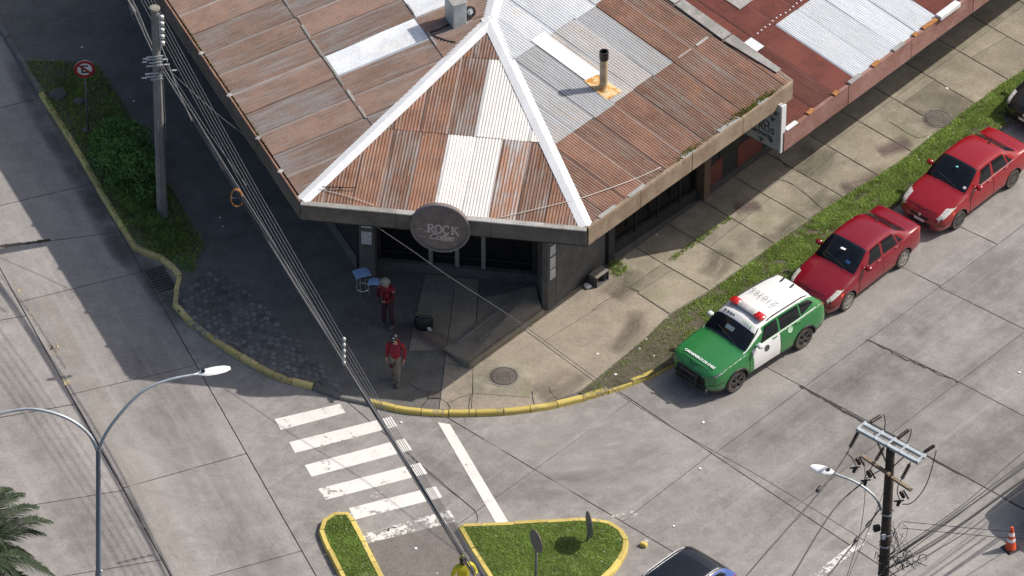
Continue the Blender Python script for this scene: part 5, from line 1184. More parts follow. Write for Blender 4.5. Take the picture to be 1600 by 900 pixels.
def suv(paint, label, roof=None, **kw):
    k = dict(suvk); k.update(kw); r = thing('police_car' if roof else 'parked_car', label, 'police car' if roof else 'car', (0, 0, 0), None, 0)
    ml = [paint, M['black'], roof or M['black_paint']]
    def mf_(t, q):
        if q > 5.88 and 1.95 < t < 4.08: return 2
        if roof and 5.6 < q < 6.15 and 1.25 < t < 2.0: return 2
        if q < 2.35: return 1
        return 0
    b = link('body', shell_body(SUV, paint, k['wheels'], k['rad'], k['tr'], mf_, ml), r); FR[b] = Vector((0, 0, 0))
    common(r, SUV, paint, k)
    for sd in (1, -1):
        m = MB(); pts = [SUV.at(t, 6.25) for t in np.linspace(2.3, 3.95, 9)]; m.tube([Vector((p.x, sd*p.y, p.z+(.0 if i in (0, 8) else .035))) for i, p in enumerate(pts)], .018, 6); lpart(m, 'roof_rail', k.get('railmat', M['black']), r)
    return r
po_ = suv(M['green_paint'], 'green and white police car with red roof beacons at the front of the row', M['white_paint'], mirmat=M['white_paint'])
c_, h_ = car_at((1150, 612), (1257, 543), SUV, .92, 3.64, .84); po_.location = c_; po_.rotation_euler = (0, 0, h_)
for sd in (1, -1):
    m = MB(); SUV.patch(m, ((1.60, 2.35), (2.64, 2.35), (2.64, 4.85), (1.52, 4.85)), 10, 8, .008, (sd,)); d_ = lpart(m, 'front_door', M['white_paint'], po_); d_['label'] = 'white front door with a small crest'
    p, n = SUV.at(2.1, 3.5), SUV.nrm(2.1, 3.5); q = p+n*.011; q.y *= sd; n2 = Vector((n.x, n.y*sd, n.z)); m = MB(); m.lathe([(.10, 0), (.10, .004), (.07, .005), (.065, .003), (0, .003)], q, n2, 14); lpart(m, 'crest', M['lettering_dark'], d_)
    m = MB()
    for t0, q0, L_ in ((2.22, 3.75, .30), (2.24, 3.5, .24), (2.26, 3.3, .18)): SUV.patch(m, ((t0, q0), (t0+L_, q0), (t0+L_, q0+.12), (t0, q0+.12)), 2, 1, .013, (sd,))
    lpart(m, 'door_marking', plain('grey_marking', (.38, .39, .40), .6), d_)
    p, n = SUV.at(3.05, 3.7), SUV.nrm(3.05, 3.7); q = p+n*.006; q.y *= sd; n2 = Vector((n.x, n.y*sd, n.z)); m = MB(); m.lathe([(.10, 0), (.10, .004), (.085, .005), (.08, .002)], q, n2, 16); m.lathe([(.045, .001), (.04, .005), (0, .005)], q, n2, 8); lpart(m, 'crest', M['check_pale'], po_)
    m = MB()
    for i in range(30):
        for j in range(2):
            if (i+j) % 2: continue
            t0 = 1.55+i*.092; q0 = 4.32+j*.30
            SUV.patch(m, ((t0, q0), (t0+.092, q0), (t0+.092, q0+.30), (t0, q0+.30)), 1, 1, .05*0+.06, (sd,))
    for i in range(5): t0 = .42+i*.19; SUV.patch(m, ((t0, 4.70), (t0+.12, 4.72), (t0+.15, 4.95), (t0+.03, 4.93)), 1, 1, .06, (sd,))
    m2 = lpart(m, 'check_band', M['check_pale'], po_); 
    m = MB(); SUV.patch(m, ((.15, 3.9), (.34, 4.02), (.50, 4.30), (.12, 4.22)), 2, 2, .02, (sd,)); lpart(m, 'running_light', M['chrome'], po_)
    m = MB(); pts = [SUV.at(t, 5.0)+SUV.nrm(t, 5.0)*.008 for t in np.linspace(1.6, 4.1, 14)]; m.tube([Vector((q_.x, q_.y*sd, q_.z)) for q_ in pts], .014, 4); lpart(m, 'window_trim', M['white_paint'], po_)
    m = MB(); m.bbox((2.24, sd*.52, .40), (.06, .22, .035), sd*-.5, .008); lpart(m, 'fog_light', M['headlamp'], po_)
m = MB(); SUV.wide(m, 1.74, 1.985, 6.2, 6, .024); vb = lpart(m, 'visor_strip', M['white_paint'], po_)
for y0 in (.52, .40, .30, .20, -.18, -.28, -.38, -.50):
    p, n = SUV.at(1.86, 7.0), SUV.nrm(1.86, 7.6); n = Vector((n.x, 0, n.z)).normalized(); m = MB(); m.box(Vector((p.x, y0, p.z))+n*.04, (.075, .06, .004), basis((0, 0, 0), (0, 1, 0), (-n.z, 0, n.x)).to_3x3())
    lpart(m, 'visor_marking', M['check_pale'] if y0 > 0 else M['lettering_dark'], vb)
p, n = SUV.at(.30, 7.6), SUV.nrm(.30, 7.6); n = Vector((n.x, 0, n.z)).normalized()
me = text_mesh('CARABINEROS DE CHILE', .105, extrude=.003, bold=.004); me.materials.append(M['lettering_white']); o = link('lettering', me, po_); o.matrix_local = basis(Vector((p.x, .04, p.z))+n*.02, (0, 1, 0), (-n.z, 0, n.x))
p = SUV.at(2.95, 7.6); me = text_mesh('Z10366', .31, extrude=.002, bold=-.008, spacing=1.05); me.materials.append(M['lettering_dark']); o = link('lettering', me, po_); o.matrix_local = basis((p.x+.05, -.02, p.z+.06), (0, -1, 0), (1, 0, 0.03))
for y in (.12, -.26):
    m = MB(); q = SUV.at(3.85, 7.5); m.beam((q.x+.05, y, q.z+.01), (q.x-.1, y, q.z+.06), .035, .05); lpart(m, 'roof_fin', M['black'], po_)
lb = MB(); p = SUV.at(2.22, 7.5); lx = p.x; lz = p.z+.075
lb.bbox((lx, 0, lz), (.22, .66, .075), 0, .025); bar = lpart(lb, 'light_bar', M['greylens'], po_)
lb = MB(); lb.bbox((lx, 0, lz-.05), (.16, 1.12, .03), 0, .01); lpart(lb, 'mount', M['black'], bar)
for sd in (1, -1):
    lb = MB(); lb.bbox((lx, sd*.47, lz+.002), (.25, .30, .095), 0, .03); lpart(lb, 'beacon', M['redlens'], bar)
    pb = MB(); pb.tube([(2.36, sd*.30, .34), (2.42, sd*.30, .50), (2.42, sd*.30, .80), (2.34, sd*.30, .88)], .028, 8); lpart(pb, 'push_bar_upright', M['black'], po_)
pb = MB(); pb.tube([(2.40, -.55, .56), (2.43, -.3, .58), (2.43, .3, .58), (2.40, .55, .56)], .024, 8); pb.tube([(2.41, -.3, .76), (2.41, .3, .76)], .022, 8); lpart(pb, 'push_bar_rail', M['black'], po_)
pb = MB(); pb.bbox((2.24, 0, .29), (.16, 1.2, .07), 0, .03); lpart(pb, 'bumper_lip', M['alloy_dark'], po_)
m = MB(); p, n = SUV.at(1.62, 7.3), SUV.nrm(1.62, 7.3); q = SUV.at(1.55, 7.5); n = SUV.nrm(1.55, 7.6); n = Vector((n.x, 0, n.z)).normalized(); c = Vector((q.x, -.02, q.z+.02))+n*.016
R3 = basis((0, 0, 0), (0, 1, 0), (-n.z, 0, n.x)).to_3x3(); m.box(c, (.30, .13, .006), R3); lpart(m, 'dashboard_card', plain('grey_blue_card', (.20, .26, .30)), po_)
bl = suv(M['blue_paint'], 'dark roofed blue car with silver roof rails at the bottom edge', None, railmat=M['chrome'], tyre=M['rubber'], rim=M['alloy'], hmat=M['chrome'])
hd = Vector((-.672, -.740, 0)); rp_ = P(1101, 868, 1.56); bc = rp_+hd*1.78; bl.location = (bc.x, bc.y, 0); bl.rotation_euler = (0, 0, math.atan2(hd.y, hd.x))
m = MB(); SUV.wide(m, 2.3, 3.7, 6.6, 6, .006); lpart(m, 'glass_roof', M['carglass'], bl)
# ================================================================ PEOPLE
def skin_mesh(name, chains, mats, sub=2, fm=None):
    """chains: list of [(xyz, radius)...]; first point of a chain joins the nearest existing joint."""
    V = []; R = []; E_ = []
    for ch in chains:
        prev = None
        for k, (p, r) in enumerate(ch):
            p = Vector(p)
            if k == 0 and V:
                i = min(range(len(V)), key=lambda j: (V[j]-p).length)
                if (V[i]-p).length < .03: prev = i; continue
                V.append(p); R.append(r); E_.append((i, len(V)-1)); prev = len(V)-1; continue
            V.append(p); R.append(r)
            if prev is not None: E_.append((prev, len(V)-1))
            prev = len(V)-1
    me = bpy.data.meshes.new(name); me.from_pydata(V, E_, []); ob = bpy.data.objects.new(name, me); COL.objects.link(ob)
    sk = ob.modifiers.new('s', 'SKIN'); sk.use_smooth_shade = True
    for i, sv in enumerate(me.skin_vertices[0].data): r = R[i]; sv.radius = r if isinstance(r, tuple) else (r, r); sv.use_root = (i == 0)
    ss = ob.modifiers.new('u', 'SUBSURF'); ss.levels = sub; ss.render_levels = sub
    dg = bpy.context.evaluated_depsgraph_get(); dg.update(); out = bpy.data.meshes.new_from_object(ob.evaluated_get(dg)); bpy.data.objects.remove(ob)
    out.materials.clear(); out.materials.append(mats); out.polygons.foreach_set('use_smooth', [True]*len(out.polygons)); out.name = name; return out
def lp(name, me, parent): o = link(name, me, parent); FR[o] = Vector((0, 0, 0)); return o
def hand(wr, d, side, curl, thumb):
    """five finger chains from the wrist wr, palm along d; side = across the palm, curl = direction the fingers close."""
    wr, d, side, curl = Vector(wr), Vector(d).normalized(), Vector(side).normalized(), Vector(curl).normalized(); ch = []
    pm = wr+d*.075; ch.append([(wr, .022), (wr+d*.04, (.036, .018)), (pm, (.040, .017))])
    for k, (o, L) in enumerate(((-.030, .066), (-.010, .076), (.010, .070), (.029, .055))):
        b = pm+side*o; ch.append([(b, .010), (b+d*L*.45+curl*L*.12, .009), (b+d*L*.78+curl*L*.45, .0085), (b+d*L*.85+curl*L*.8, .008)])
    tb = wr+d*.03+side*thumb*.03; ch.append([(tb, .013), (tb+side*thumb*.03+d*.03, .011), (tb+side*thumb*.032+d*.055+curl*.02, .009)])
    return ch
def person(label, loc, yaw, J, cl, scale=1.0):
    r = thing('person', label, 'person', loc, None, yaw); r.scale = (scale,)*3
    # local: faces -y, x to the viewer's right when he faces us
    hp, ch, nk = Vector(J.get('hip', (0, 0, .93))), Vector(J.get('chest', (0, -.01, 1.26))), Vector(J.get('neck', (0, -.01, 1.48))); hdv = Vector(J.get('head', (0, -.04, 1.64)))
    sh_ = {s: Vector(J['sh'][s]) for s in (-1, 1)}; el = {s: Vector(J['el'][s]) for s in (-1, 1)}; wr = {s: Vector(J['wr'][s]) for s in (-1, 1)}
    kn = {s: Vector(J['kn'][s]) for s in (-1, 1)}; an_ = {s: Vector(J['an'][s]) for s in (-1, 1)}
    body = [[(hp, (.125, .09)), ((hp+ch)/2, (.12, .09)), (ch, (.15, .105)), (nk-Vector((0, 0, .06)), (.11, .08)), (nk, .055), (nk+(hdv-nk)*.45, .052), (hdv-Vector((0, 0, .05)), (.066, .078)), (hdv+Vector((0, 0, .03)), (.074, .092)), (hdv+Vector((0, .008, .09)), (.055, .068))]]
    for s in (-1, 1):
        body.append([(ch+Vector((s*.12, 0, .13)), .07), (sh_[s], .056), (el[s], .041), (wr[s], .026)])
        d = (wr[s]-el[s]); body += hand(wr[s], J['hd'][s][0], J['hd'][s][1], J['hd'][s][2], J['hd'][s][3])
        th_ = hp+Vector((s*.09, 0, -.05)); body.append([(th_, .088), (kn[s], .056), (an_[s], .038), (an_[s]+Vector((0, -.06, -.05)), (.036, .026)), (an_[s]+Vector((0, -.16, -.058)), (.036, .018))])
    b = lp('body', skin_mesh('body', body, cl['skin']), r)
    f = hdv; m = MB()
    m.lathe([(.010, 0), (.017, .02), (.010, .045)], f+Vector((0, -.088, -.025)), (0, -.55, 1), 8); lpart(m, 'nose', cl['skin'], b)
    for s in (-1, 1):
        m = MB(); m.lathe([(.001, -.008), (.010, -.003), (.010, .003), (.001, .008)], f+Vector((s*.030, -.088, .012)), (0, 1, 0), 8); lpart(m, 'eye', M['hair'], b)
        m = MB(); m.lathe([(.001, -.01), (.026, -.004), (.03, .004), (.001, .01)], f+Vector((s*.078, .005, .0)), (s, .2, 0), 8); lpart(m, 'ear', cl['skin'], b)
    m = MB(); m.bbox(f+Vector((0, -.088, -.055)), (.045, .012, .010), 0, .003); lpart(m, 'mouth', M['maroon_cloth'], b)
    m = MB(); m.lathe([(.084, -.06), (.088, .0), (.086, .05), (.06, .10), (0, .115)], f+Vector((0, .018, .012)), (0, .12, 1), 14); lp('hair', m.mesh('hair', M['hair'], True), r)
    # clothes follow the same joints, a little fuller
    top = [[(hp+Vector((0, 0, -.08)), (.19, .15)), ((hp+ch)/2, (.168, .135)), (ch, (.19, .142)), (nk-Vector((0, 0, .05)), (.12, .09)), (nk+Vector((0, 0, .01)), .068)]]
    for s in (-1, 1): top.append([(ch+Vector((s*.12, 0, .13)), .088), (sh_[s], .074)]+([(el[s]*.25+sh_[s]*.75, .068)] if cl.get('vest') else [(el[s], .058), (wr[s]*.93+el[s]*.07, .042)]))
    t_ = lp(cl.get('topname', 'jacket'), skin_mesh('jacket', top, cl['top']), r)
    if cl.get('vest'):
        for s in (-1, 1): lp('sleeve', skin_mesh('sleeve', [[(el[s]*.2+sh_[s]*.8, .062), (el[s], .055), (wr[s]*.93+el[s]*.07, .04)]], cl['sleeve']), r)
    tr_ = [[(hp+Vector((0, 0, .14)), (.16, .125)), (hp, (.175, .14))]]
    for s in (-1, 1): tr_.append([(hp+Vector((s*.09, 0, -.06)), .105), (kn[s], .075), (an_[s]+Vector((0, .005, -.03)), .066)])
    lp('trousers', skin_mesh('trousers', tr_, cl['trousers']), r)
    for s in (-1, 1): lp('shoe', skin_mesh('shoe', [[(an_[s]+Vector((0, .06, -.03)), (.065, .06)), (an_[s]+Vector((0, -.06, -.04)), (.07, .052)), (an_[s]+Vector((0, -.20, -.052)), (.062, .036))]], cl['shoe']), r)
    return r, f
# person with the phone
ga = P(606, 508, .14)
J = dict(hip=(0, .02, .92), chest=(0, 0, 1.25), neck=(0, -.03, 1.47), head=(0, -.09, 1.62), sh={-1: (-.20, -.01, 1.40), 1: (.20, -.01, 1.40)}, el={-1: (-.26, -.10, 1.12), 1: (.26, -.08, 1.12)}, wr={-1: (-.09, -.30, 1.10), 1: (.08, -.30, 1.09)},
    kn={-1: (-.11, -.03, .50), 1: (.12, -.02, .50)}, an={-1: (-.13, .0, .085), 1: (.17, .02, .085)}, hd={-1: ((.75, -.5, .1), (0, -.3, 1), (.1, .8, .3), 1), 1: ((-.75, -.5, .1), (0, -.3, 1), (-.1, .8, .3), 1)})
pa_, f = person('person in red vest and pale cap looking down at a phone', ga, math.radians(-32), J, dict(skin=M['skin_dark'], top=M['red_cloth'], vest=True, sleeve=M['maroon_cloth'], trousers=plain('dark_red_trousers', (.045, .018, .024), .9), shoe=M['shoe'], topname='vest'), 1.02)
m = MB(); m.lathe([(.098, .02), (.102, .06), (.09, .11), (.05, .14), (0, .145)], f+Vector((0, .01, 0)), (0, -.15, 1), 16); m.lathe([(.098, .03), (.155, .02), (.158, .028), (.10, .045)], f+Vector((0, -.01, 0)), (0, -.15, 1), 16); lp('cap', m.mesh('cap', M['camo'], True), pa_)
for s, z in ((-1, 1.22), (1, 1.22), (1, 1.0)):
    m = MB(); m.bbox((s*.085, -.15, z), (.13, .03, .15), 0, .012); lpart(m, 'pocket', M['red_cloth'], pa_)
fo_ = thing('phone', 'small phone held by the person in the red vest', 'phone', ga, None, math.radians(-32))
m = MB(); m.bbox((0, -.40, 1.17), (.075, .012, .15), 0, .004); o_ = lpart(m, 'casing', M['black'], fo_); o_.rotation_euler = (0, 0, 0)
m = MB(); m.bbox((0, -.392, 1.17), (.066, .006, .136), 0, .002); lpart(m, 'screen', M['carglass'], fo_)
# person walking in red hooded top
gb_ = P(619, 596, .14)
J = dict(hip=(0, 0, .93), chest=(0, -.02, 1.25), neck=(0, -.02, 1.46), head=(-.02, -.06, 1.62), sh={-1: (-.20, -.02, 1.40), 1: (.20, -.01, 1.40)}, el={-1: (-.245, .03, 1.12), 1: (.255, .05, 1.12)}, wr={-1: (-.24, -.08, .88), 1: (.25, -.05, .87)},
    kn={-1: (-.10, -.02, .50), 1: (.09, -.12, .51)}, an={-1: (-.11, .14, .12), 1: (.08, -.10, .085)}, hd={-1: ((.05, -.2, -1), (.1, 1, 0), (.8, -.3, .1), -1), 1: ((-.05, -.2, -1), (-.1, 1, 0), (-.8, -.3, .1), -1)})
pb_, f = person('person in red hooded top and beige trousers walking on the corner', gb_, math.radians(-14), J, dict(skin=M['skin'], top=M['red_cloth'], trousers=M['beige_cloth'], shoe=M['shoe'], topname='hooded_top'))
m = MB(); m.lathe([(.094, .03), (.096, .07), (.08, .115), (.04, .135), (0, .138)], f+Vector((0, .012, 0)), (0, .05, 1), 16); lp('cap', m.mesh('cap', M['black'], True), pb_)
m = MB(); m.bbox(f+Vector((0, -.12, .045)), (.13, .11, .014), 0, .02); lpart(m, 'cap_peak', M['black'], pb_); m = MB(); m.bbox(f+Vector((0, -.088, .085)), (.05, .01, .03), 0, .004); lpart(m, 'cap_badge', M['paper'], pb_)
lp('hood', skin_mesh('hood', [[((-.10, .02, 1.47), .05), ((0, .09, 1.48), .06), ((.10, .02, 1.47), .05)]], M['red_cloth']), pb_)
m = MB(); m.bbox((-.10, -.13, .66), (.10, .03, .13), 0, .012); lpart(m, 'trouser_patch', M['maroon_cloth'], pb_)
# person in yellow at the bottom edge
gc = P(724, 944, .02)
J = dict(hip=(0, 0, .93), chest=(0, -.03, 1.26), neck=(0, -.05, 1.46), head=(-.03, -.10, 1.60), sh={-1: (-.22, -.03, 1.38), 1: (.22, -.03, 1.38)}, el={-1: (-.33, -.06, 1.10), 1: (.34, -.05, 1.10)}, wr={-1: (-.14, -.30, 1.06), 1: (.16, -.30, 1.06)},
    kn={-1: (-.11, -.03, .50), 1: (.11, -.05, .50)}, an={-1: (-.12, .05, .085), 1: (.12, -.06, .085)}, hd={-1: ((.6, -.6, -.1), (0, -.2, 1), (.3, .6, .2), 1), 1: ((-.6, -.6, -.1), (0, -.2, 1), (-.3, .6, .2), 1)})
pc_, f = person('person in bright yellow jacket on the footpath at the bottom edge', gc, math.radians(20), J, dict(skin=M['skin_dark'], top=M['hivis'], trousers=M['dark_cloth'], shoe=M['shoe']), 1.03)
lp('hood', skin_mesh('hood', [[((-.05, .03, 1.50), .07), ((0, .03, 1.62), .105), ((0, -.01, 1.70), .09)]], M['hivis']), pc_)
bg_ = thing('carried_bag', 'dark grey bag held by the person in yellow', 'bag', gc, None, math.radians(20))
m = MB(); m.bbox((.03, -.42, .98), (.40, .16, .34), .1, .04); lpart(m, 'bag_body', plain('grey_nylon', (.07, .07, .085), .5), bg_)
m = MB(); m.tube(catmull([(-.09, -.42, 1.14), (-.04, -.42, 1.22), (.1, -.42, 1.22), (.14, -.42, 1.14)]), .012, 6); lpart(m, 'strap', M['black'], bg_)

# ================================================================ SMALL THINGS ON THE PAVEMENT
def ground_thing(name, label, cat, u, v, z=.14, group=None): return thing(name, label, cat, P(u, v, z), group)
tb = ground_thing('folding_table', 'small round table draped with pale blue papers by the left pillar', 'table', 567, 458); b = FR[tb]
for s in range(4):
    a = math.pi/4+s*math.pi/2+.4; m = MB(); m.tube([b+Vector((math.cos(a)*.20, math.sin(a)*.2, 0)), b+Vector((math.cos(a)*.15, math.sin(a)*.15, .70))], .016, 6); m.build('leg', M['chrome'], tb)
m = MB(); m.tube([b+Vector((math.cos(a)*.19, math.sin(a)*.19, .22)) for a in np.linspace(0, 6.28, 19)], .014, 5, cap=False); m.build('foot_ring', M['chrome'], tb)
m = MB(); m.lathe([(.20, .69), (.21, .70), (.21, .72), (0, .725)], b, (0, 0, 1), 20); m.build('table_top', M['black'], tb)
def sheet_of(name, c, w_, d_, rz, droop, mat, label, cat):
    m = MB(); n = 6; R = Matrix.Rotation(rz, 3, 'Z'); g = []
    for i in range(n+1):
        for j in range(n+1):
            x, y = (i/n-.5)*w_, (j/n-.5)*d_; z = -droop*(abs(x)/(w_/2))**3-droop*.7*(abs(y)/(d_/2))**3+.012*math.sin(9*x+5*y); g.append(Vector(c)+R@Vector((x, y, z)))
    k = n+1; m.add(g+[p-Vector((0, 0, .006)) for p in g], [(i*k+j, (i+1)*k+j, (i+1)*k+j+1, i*k+j+1) for i in range(n) for j in range(n)]+[(k*k+i*k+j, k*k+i*k+j+1, k*k+(i+1)*k+j+1, k*k+(i+1)*k+j) for i in range(n) for j in range(n)])
    o = m.build(name, mat, None, True); return tag(o, label, cat)
sheet_of('blue_paper', b+Vector((-.02, .02, .765)), .46, .40, .35, .03, M['bluecloth'], 'larger pale blue sheet lying on the small table', 'paper')
sheet_of('blue_paper', P(585, 438, .95), .34, .30, -.1, .05, M['bluecloth'], 'smaller pale blue sheet hanging beside the small table', 'paper')
hs = ground_thing('shopping_bag', 'black bag with a white label standing on the shaded pavement', 'bag', 662, 512); b = FR[hs]
m = MB(); 
for k, (w_, d_, z) in enumerate(((.50, .32, 0), (.56, .36, .14), (.54, .30, .30), (.46, .16, .40))):
    m.v += [tuple(b+Vector((math.cos(a)*w_/2*(1+.08*math.sin(5*a)), math.sin(a)*d_/2*(1+.07*math.cos(4*a+k)), z))) for a in np.linspace(0, 2*math.pi, 15)[:-1]]
m.f = [(k*14+j, k*14+(j+1) % 14, k*14+14+(j+1) % 14, k*14+14+j) for k in range(3) for j in range(14)]+[tuple(range(13, -1, -1)), tuple(range(42, 56))]; m.m = [0]*len(m.f)
m.build('bag_body', M['black'], hs, True, 50)
m = MB(); m.tube([b+Vector((-.15, -.02, .40)), b+Vector((0, 0, .42)), b+Vector((.17, -.02, .41))], .016, 6); m.build('zip_edge', M['cable_grey'], hs)
m = MB(); m.box(b+Vector((.17, -.20, .12)), (.10, .012, .17), Matrix.Rotation(.25, 3, 'X') @ Matrix.Rotation(-.3, 3, 'Y')); m.build('label_tag', M['paper'], hs)
bx = ground_thing('wooden_box', 'small weathered wooden box lying on its side by the wall', 'box', 936, 440, .14); b = FR[bx]
d = Vector((*dr, 0)); n_ = Vector((dr.y, -dr.x, 0)); R = Matrix((d, -n_, Vector((0, 0, 1)))).transposed()
W_, D_, H_ = .52, .30, .36
for nm, c, s_ in (('top_board', (0, 0, H_-.01), (W_, D_, .02)), ('bottom_board', (0, 0, .01), (W_, D_, .02)), ('side_board', (-W_/2+.01, 0, H_/2), (.02, D_, H_-.045)), ('side_board', (W_/2-.01, 0, H_/2), (.02, D_, H_-.045)), ('back_board', (0, D_/2-.01, H_/2), (W_-.045, .02, H_-.045)), ('shelf', (0.12, 0, H_/2), (.02, D_-.05, H_-.045))):
    m = MB(); m.box(b+R@Vector(c), s_, R); m.build(nm, plain('grey_box_wood', (.23, .20, .175), .85, var=.3, scale=12) if nm == 'top_board' else M['wall'], bx)
pbg = ground_thing('plastic_bag', 'crumpled white plastic bag next to the wooden box', 'bag', 917, 449); b = FR[pbg]; m = MB()
for q in range(7): m.lathe([(.01, 0), (.06, .03), (.07, .07), (.04, .11), (0, .12)], b+Vector((random.uniform(-.07, .07), random.uniform(-.05, .05), 0)), (random.uniform(-.3, .3), random.uniform(-.3, .3), 1), 7)
m.build('bag_body', M['paper'], pbg)
# manhole lids
for u, v, z, lab in ((787, 588, .152, 'round iron manhole lid in the square slab near the yellow kerb'), (1465, 185, .145, 'round manhole lid on the upper pavement near the grass')):
    c = P(u, v, z); t = thing('manhole_cover', lab, 'manhole cover', c); m = MB(); m.lathe([(.40, -.03), (.40, .004), (.375, .008), (.37, .0), (.355, .0), (.35, .01), (0, .012)], c, (0, 0, 1), 32); m.build('lid', M['iron'], t, True, 30)
    m = MB()
    for i in range(-3, 4):
        for j in range(-3, 4):
            if i*i+j*j < 10: m.bbox(c+Vector((i*.09, j*.09, .014)), (.05, .05, .008), .78*((i+j) % 2), .004)
    m.build('tread_pattern', M['iron'], t); m = MB(); m.lathe([(.40, -.03), (.40, .006), (.45, .006), (.45, -.03)], c, (0, 0, 1), 32); m.f = m.f[:-2]; m.m = m.m[:-2]; m.build('frame_ring', M['patch'], t)
gr = thing('drain_grate', 'iron street drain grate below the kerb corner', 'drain', P(250, 436, 0)); c = FR[gr]
dd = (P(243, 418)-P(268, 455)).normalized(); pp = Vector((-dd.y, dd.x, 0)); ar = math.atan2(dd.y, dd.x)
m = MB(); m.bbox(c+Vector((0, 0, .006)), (1.1, .62, .006), ar, .003); m.build('pit', M['black'], gr)
for k in range(9): m = MB(); m.bbox(c+dd*(-.48+k*.12)+Vector((0, 0, .016)), (.05, .56, .02), ar, .006); m.build('bar', M['iron'], gr)
for s in (-1, 1): m = MB(); m.bbox(c+pp*s*.31+Vector((0, 0, .016)), (1.12, .05, .024), ar, .006); m.build('frame_bar', M['iron'], gr)
# stones by the no-parking sign
for (u, v, r_, lab) in ((92, 150, .26, 'flat pale boulder next to the kerb end in the shade'), (124, 160, .16, 'small round stone left of the sign post'), (136, 204, .13, 'small stone at the foot of the sign post')):
    c = P(u, v, .13); bm = bmesh.new(); bmesh.ops.create_icosphere(bm, subdivisions=2, radius=r_)
    for v_ in bm.verts: v_.co *= 1+.22*math.sin(v_.co.x*9/r_*.3+u)*math.cos(v_.co.y*8/r_*.3)+random.uniform(-.05, .05); v_.co.z *= .55
    me = bpy.data.meshes.new('stone'); bm.to_mesh(me); bm.free(); me.materials.append(M['stone']); o = link('stone', me, None, (c.x, c.y, c.z+r_*.2)); tag(o, lab, 'stone')
# litter
LIT = [(1310, 350, .14), (1385, 313, .15), (1345, 368, .152), (1332, 340, .152), (1245, 380, .152), (1010, 530, .15), (1000, 545, .15), (1022, 556, .15), (962, 585, .15), (928, 372, .14), (1026, 367, .14), (934, 553, .14), (650, 857, .02), (683, 896, .02), (344, 340, .13), (348, 354, .13), (268, 346, .13), (258, 357, .13), (209, 158, .13), (128, 74, .13), (1053, 822, .01), (1094, 732, .01), (627, 660, .01), (1330, 87, .14), (1480, 138, .14), (1593, 582, .01), (1099, 660, .01)]
for u, v, z in LIT:
    m = MB(); c = P(u, v, z); a = random.uniform(0, 3); s_ = random.uniform(.03, .06); k = random.uniform(.5, 1)
    m.add([c+Vector((math.cos(a+t)*s_*(1 if i % 2 else k), math.sin(a+t)*s_*(k if i % 2 else 1), z_)) for z_ in (.004, .012) for i, t in enumerate((0, 1.4, 3.0, 4.5))], [(3, 2, 1, 0), (4, 5, 6, 7)]+[(i, (i+1) % 4, 4+(i+1) % 4, 4+i) for i in range(4)])
    tag(m.build('litter', M['paper']), 'small scrap of white litter lying on the ground', 'litter', 'scraps of litter')
yb = ground_thing('yellow_block', 'small broken yellow block on the road by the rounded island', 'block', 1006, 853, 0); m = MB(); m.bbox(FR[yb]+Vector((0, 0, .06)), (.20, .13, .12), -.6, .02); m.build('block', M['kerb_yellow'], yb)
tc = ground_thing('traffic_cone', 'orange traffic cone with two white bands at the right edge', 'traffic cone', 1579, 857, 0); b = FR[tc]
m = MB(); m.bbox(b+Vector((0, 0, .02)), (.40, .40, .04), .6, .02); m.build('base', M['black'], tc)
rz = lambda z: .165*(1-z/.80)+.035*(z/.80)
for nm, z0, z1, mt in (('cone', .04, .30, 'orange'), ('band', .30, .40, 'sign_white'), ('cone', .40, .50, 'orange'), ('band', .50, .60, 'sign_white'), ('cone', .60, .78, 'orange')):
    m = MB(); e = .004 if nm == 'band' else 0; m.lathe([(rz(z0)+e, z0), (rz(z1)+e, z1), (0, z1)], b, (0, 0, 1), 20); m.build(nm, M[mt], tc, True, 40)

# ================================================================ SIGNS
ns = ground_thing('no_parking_sign', 'round red and white no parking sign on a thin post in the verge', 'road sign', 138, 205, .13); b = FR[ns]; 
tp = P(138, 108, .13+ (205-108)/41.4*1.0); zt = b.z+(205-108)/41.2; c = Vector((b.x, b.y, zt))
m = MB(); m.tube([b, c+Vector((0, .03, .3))], .032, 8); m.build('post', M['sign_back'], ns, True)
ax = Vector((.10, -1, .0)).normalized(); sd_ = Vector((0, 0, 1)).cross(ax).normalized()*1
rg = .31; m = MB(); m.lathe([(rg, -.012), (rg, 0), (0, 0)], c+ax*.04, ax, 32); fc = m.build('sign_face', M['sign_white'], ns, True, 30)
def sgp(x, y, h=.048): return c+sd_*x+Vector((0, 0, y))+ax*h
def sbar(m, a, b_, w_, h=.052):
    a, b_ = Vector(a), Vector(b_); d = (b_-a).normalized(); n_ = Vector((-d.y, d.x))*w_/2; vs = [sgp(*q, z) for z in (.038, h) for q in (a-n_, b_-n_, b_+n_, a+n_)]
    m.add(vs, [(3, 2, 1, 0), (4, 5, 6, 7)]+[(i, (i+1) % 4, 4+(i+1) % 4, 4+i) for i in range(4)])
m = MB(); m.lathe([(rg, .0), (rg, .016), (rg*.72, .016), (rg*.72, .0)], c+ax*.04, ax, 32); m.f = m.f[:-2]; m.m = m.m[:-2]; m.build('red_ring', M['sign_red'], ns)
m = MB(); sbar(m, (-.075, -.13), (-.075, .13), .05); sbar(m, (-.1, .115), (.10, .115), .05); sbar(m, (-.1, 0), (.06, 0), .042); sbar(m, (-.1, -.115), (.10, -.115), .05); m.build('letter', M['lettering_dark'], ns)
m = MB(); sbar(m, (-.18, .16), (.18, -.16), .055, .058); m.build('slash', M['sign_red'], ns)
